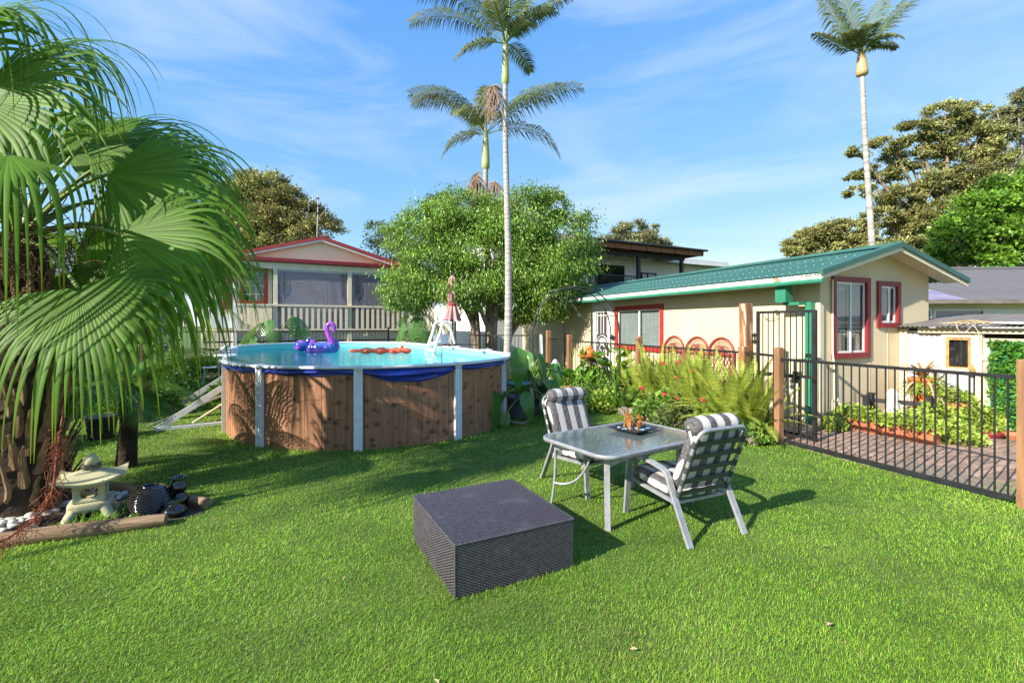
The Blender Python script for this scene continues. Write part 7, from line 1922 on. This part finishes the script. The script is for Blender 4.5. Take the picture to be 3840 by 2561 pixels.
# succulents over the planters
for l_, x, y, rx, ry, h, n, z, sz in (('lime succulents filling the window box nearer the gate', .12, -.55, .22, .42, .24, 420, .15, .085), ('lime succulents filling the window box farther from the gate', .16, -1.24, .24, .42, .26, 480, .15, .085), ('lime succulents sprawling over the corner of the paving', .62, -1.55, .36, .34, .26, 520, .0, .09), ('lime succulents heaped before the tall orange planter', 1.25, -1.0, .50, .40, .40, 850, .0, .09), ('lime succulents beside the terracotta pot', 1.65, -1.35, .36, .30, .42, 520, .0, .09), ('lime succulents spilling from the terracotta pot', 1.75, -1.0, .26, .26, .22, 260, .40, .085), ('green plant at the foot of the downpipe', -.25, -.42, .22, .16, .26, 240, .0, .10), ('lime succulents draped on the tall orange planter', 1.55, -.75, .26, .26, .30, 260, .48, .08)):
    q = cot_pt(x, y, z); t = thing('succulent_plant', l_, 'succulent', q, HZ, 'lime succulents by the gable wall'); mound('', '', (0, 0, 0), rx * .92, ry * .92, h * .9, int(n * 2.4), sz * .62, M['succ'], int(abs(x * 100 + y * 7)) + 3, width=.95, parent=t)
bro = thing('bromeliad', 'orange bromeliad on top of the tall orange planter', 'plant', cot_pt(1.62, -.62, .74), HZ)
bl_ = blade('leaf', .36, .06, M['brom'], 'strap', .45, nv=10); dl_ = blade('dry_leaf', .42, .03, M['straw'], 'strap', 1.2, nv=8)
for i in range(26): place('leaf', bl_, bro, (0, 0, .02 * (i % 3)), (rr(-.2, .2), -math.radians(rr(25, 80)), i * 2.4), rr(.7, 1.05))
for i in range(40): place('dry_leaf', dl_, bro, (0, 0, .03), (rr(-.4, .4), -math.radians(rr(-10, 25)), i * 2.4), rr(.6, 1.1))
# artificial hedge mat on the shed door
hm = thing('hedge_panel', 'artificial green leaf hedge mat hanging on the shed door', 'hedge panel', SH, HZ)
r = np.random.default_rng(17); n = 5200
yy, zz = r.uniform(-2.5, -1.27, n), r.uniform(.07, 1.43, n)
edge = .03 * np.sin(zz * 9) + .02 * np.sin(zz * 23); keep = yy < -1.29 + edge; yy, zz = yy[keep], zz[keep]; n = len(yy)
P = np.stack([-.03 - r.random(n) * .06, yy, zz], 1); D = np.stack([-r.uniform(.2, .9, n), r.normal(0, .6, n), r.normal(.25, .5, n)], 1)
leaf_cloud('foliage', P, D, .06, M['hedge'], hm, .62, seed=4, colvar=.3)
MB().bx(-.03, -.017, -2.5, -1.29, .08, 1.42).build('backing', M['leafdark'] if False else M['greenpaint'], hm)
# plants inside the veranda and small things along the fences
vp = thing('veranda_palm', 'potted palm standing inside the veranda behind the plastic', 'plant', Vector((-7.47, 18.6, FZ)) + E * 2.2 - Nn * 1.0, EZ)
for i in range(9): place('frond', tf_me[2], vp, (0, 0, 1.1), (rr(-.2, .2), 0, i * .7), .55)
MB().lathe([(.14, 0), (.18, .3), (.01, .28)], 14).build('pot', M['charcoal'], vp)
MB().tube([(0, 0, .25), (0, 0, 1.1)], .03, 6).build('stem', M['bark'], vp)
for i, (x, y, rx, h, l_) in enumerate(((-9.3, 14.6, .6, .7, 'green shrub beyond the left pool end by the kerb'), (-8.3, 14.9, .7, .9, 'dark leafy shrub between the pool end and the back fence'), (-7.0, 8.9, .6, .6, 'green shrub in the shade behind the black pot'), (-6.9, 6.2, .7, .8, 'ferny shrub at the paling fence behind the fan palm'), (-8.0, 10.6, .8, 1.1, 'leafy shrub by the paling fence in deep shade'), (-2.4, 16.0, .8, 1.0, 'leafy shrub below the veranda stair'), (-7.2, 4.8, .7, .9, 'leafy shrub at the left edge by the paling fence'), (-5.8, 9.8, .4, .5, 'small shrub against the left side of the pool'))):
    mound('shrub', l_, (x, y, 0), rx, rx, h, 1500, .11, M['leafbright'] if i % 2 else M['fern'], 130 + i, 'shrub', .5, 'shrubs along the left and back boundary')
# weeds in the pebble bed and at the log
wd = MB()
def tuft(l_, x, y, n, h, m_, name='grass_tuft', seed=0):
    r = random.Random(seed); V, F, C = [], [], []
    for i in range(n):
        a = r.uniform(0, 6.28); q = Vector((r.gauss(0, .06), r.gauss(0, .05), 0)); L_ = h * r.uniform(.5, 1.15); d = Vector((math.cos(a) * .45, math.sin(a) * .45, 1)).normalized(); s = Vector((-math.sin(a), math.cos(a), 0)) * .0028
        m1 = q + d * L_ * .6; e = m1 + (d + Vector((d.x * .8, d.y * .8, -.4))).normalized() * L_ * .4; o = len(V); V += [q - s, q + s, m1 + s * .8, m1 - s * .8, e + s * .1, e - s * .1]; F += [(o, o + 1, o + 2, o + 3), (o + 3, o + 2, o + 4, o + 5)]; k = r.uniform(.7, 1.3); C += [(k, k, k)] * 6
    me = npmesh(name, np.array([tuple(v) for v in V]), np.array(F), m_, np.array(C)); o = link_obj(name, me); o.location = (x, y, 0); tag(o, l_, 'grass', 'grass tufts in the pebble bed')
tuft('bright grass tuft between the lantern and the ribbed pot', -3.42, 3.92, 170, .16, M['grass'], seed=1)
tuft('grass tuft against the front log below the lantern', -3.60, 3.80, 120, .13, M['grass'], seed=2)
tuft('grass tuft behind the lantern foot', -3.45, 4.25, 90, .14, M['grass'], seed=3)
mound('weed_plant', 'low round-leaved weed at the left end of the pebble bed', (-4.15, 3.58, 0), .16, .10, .10, 60, .09, M['geran'], 201, 'weed', .7)
mound('weed_plant', 'tiny clover-like weed at the foot of the ribbed pot', (-3.16, 4.0, 0), .10, .04, .05, 36, .035, M['geran'], 202, 'weed', 1.0)
# ---------------------------------------------------------------- lawn blades (nobody could count them): one object
def lawn(N, seed):
    r = np.random.default_rng(seed)
    # spread over the yard, thicker close to where the grass is looked at
    d = 1.75 * (17.5 / 1.75) ** r.random(N); xf = r.uniform(-1.22, 1.22, N)
    x, y = xf * d, d
    keep = np.ones(N, bool)
    # pool
    c, s = math.cos(math.radians(29.67)), math.sin(math.radians(29.67))
    lx, ly = (x + 2.45) * c + (y - 8.7) * s, -(x + 2.45) * s + (y - 8.7) * c
    yy = np.clip(ly, 0, 4.95); keep &= np.hypot(lx, ly - yy) > 2.41
    # rattan table
    ex, ey = x + .346, y - 2.892; a, b = ex * .891 + ey * .452, -ex * .452 + ey * .891
    keep &= ~((a > .0) & (a < .865) & (b > .0) & (b < .93))
    # pebble bed
    def inside(poly):
        ins = np.zeros(len(x), bool); n = len(poly)
        for i in range(n):
            x1, y1 = poly[i]; x2, y2 = poly[(i + 1) % n]
            ins ^= ((y1 > y) != (y2 > y)) & (x < (x2 - x1) * (y - y1) / (y2 - y1 + 1e-12) + x1)
        return ins
    keep &= ~inside([(-6.2, 3.0), (-4.4, 3.42), (-2.9, 4.0), (-2.75, 4.25), (-3.0, 4.5), (-4.4, 5.0), (-6.2, 5.2)])
    keep &= ~inside([(1.15, 10.9), (1.9, 9.35), (2.5, 8.25), (3.3, 6.95), (3.55, 6.6), (3.75, 6.75), (3.62, 7.7), (1.6, 13.0), (.2, 13.6), (-.1, 11.5), (.05, 9.3), (.45, 8.7), (.9, 9.5)])
    # beyond the fences: cottage frame
    qx, qy = (x - 5.16) * .932 + (y - 7.96) * .363, -(x - 5.16) * .363 + (y - 7.96) * .932
    edge = 1.75 - .9 * np.clip(-qy - 1.5, 0, 9) + .25 * np.sin(qy * 9) + r.normal(0, .14, N)
    keep &= ~((qx > -1.62) & (qy > -2.75) & (qx < edge) & (qy < 1)); keep &= ~((qx > -1.4) & (qy > .5)); keep &= ~((qx > 1.9) & (qy > -1.6)); keep &= qx < 2.3
    # terrace, left boundary
    keep &= ((x + 6.72) * .471 + (y - 17.19) * -.882) > .1; keep &= x > -9.0
    return x[keep], y[keep], r
x, y, r = lawn(640000, 5)
n = len(x); dist = np.hypot(x, y)
h = np.clip(.0175 + .005 * r.normal(size=n), .010, .042) * (1 + .10 * np.clip(dist - 4, 0, 10) / 3)
pn = np.sin(x * 2.1 + 1.3 * np.sin(y * 1.7)) * np.sin(y * 2.6 + 1.1 * np.sin(x * 1.3)) + .6 * np.sin(x * 5.3 + y * 3.1) * np.sin(y * 6.1 - x * 2.2)
h *= 1 + .10 * pn
w = .0024 * (1 + .30 * np.clip(dist - 2.5, 0, 12))
# taller tufts where the mower does not reach: pool foot, logs, table foot
lx, ly = (x + 2.45) * .869 + (y - 8.7) * .495, -(x + 2.45) * .495 + (y - 8.7) * .869
pd = np.hypot(lx, ly - np.clip(ly, 0, 4.95)) - 2.4
tall = np.exp(-np.clip(pd, 0, 9) / .10) * (.5 + .9 * r.random(n)); h *= 1 + 1.6 * tall
bxx, byy = (x + .346) * .891 + (y - 2.892) * .452, -(x + .346) * .452 + (y - 2.892) * .891
near_box = (bxx > -.08) & (bxx < .95) & (byy > -.10) & (byy < .05); h *= 1 + .8 * near_box * r.random(n)
az = r.uniform(0, 2 * PI, n); lean = np.abs(r.normal(.55, .35, n)); dx, dy = np.cos(az), np.sin(az)
B = np.stack([x, y, np.zeros(n)], 1); S = np.stack([-dy, dx, np.zeros(n)], 1) * w[:, None] * .5
Dv = np.stack([dx * np.sin(lean), dy * np.sin(lean), np.cos(lean)], 1)
M1 = B + Dv * (h * .6)[:, None]; D2 = np.stack([dx * np.sin(lean + .7), dy * np.sin(lean + .7), np.cos(lean + .7)], 1); T = M1 + D2 * (h * .6)[:, None]
V = np.stack([B - S, B + S, M1 + S * .85, M1 - S * .85, T + S * .12, T - S * .12], 1).reshape(-1, 3)
k = np.arange(n)[:, None] * 6
F = np.concatenate([k + np.array([[0, 1, 2, 3]]), k + np.array([[3, 2, 4, 5]])])
big = np.sin(x * .9 + 1.7 * np.sin(y * .7)) * np.sin(y * 1.15 + 1.2 * np.sin(x * .8 + 2))
v = np.clip(1 + .24 * r.normal(size=n) + .16 * pn + .12 * big, .35, 1.9)
dry = (r.random(n) < .08 + .10 * (pn > .55) + .10 * (big > .45))
patch = np.clip(np.exp(-((x - .55) ** 2 + (y - 2.55) ** 2) / .10) + .8 * np.exp(-((x + .55) ** 2 + (y - 3.3) ** 2) / .05), 0, 1)
dry |= r.random(n) < patch * .45
col = np.stack([v * np.where(dry, 1.55, 1 + .12 * r.normal(size=n)), v * np.where(dry, .95, 1), v * np.where(dry, 2.6, 1)], 1)
lw = npmesh('grass', V, F, M['grass'], np.repeat(col, 6, 0))
tag(link_obj('grass', lw), kind='stuff')
# fallen leaves lying in the lawn
fm = MB(); fm.add([(-.02, 0, .012), (0, .011, .02), (.024, 0, .014), (0, -.011, .018)], [(0, 1, 2, 3)]); fm = fm.mesh('fallen_leaf', M['straw'])
for (lx_, ly_, l_) in ((.62, 2.42, 'curled dry leaf on the lawn in front of the rattan table'), (1.75, 2.62, 'brown fallen leaf on the open lawn at the right'), (-1.1, 3.1, 'pale fallen leaf on the lawn left of the rattan table'), (2.35, 3.55, 'dry leaf on the lawn right of the striped chair'), (-.35, 2.2, 'small brown leaf on the lawn at the bottom of the photo')):
    o = link_obj('fallen_leaf', fm); o.location = (lx_, ly_, .014); o.rotation_euler = (0, 0, rr(0, 6)); tag(o, l_, 'leaf', 'fallen leaves on the lawn')
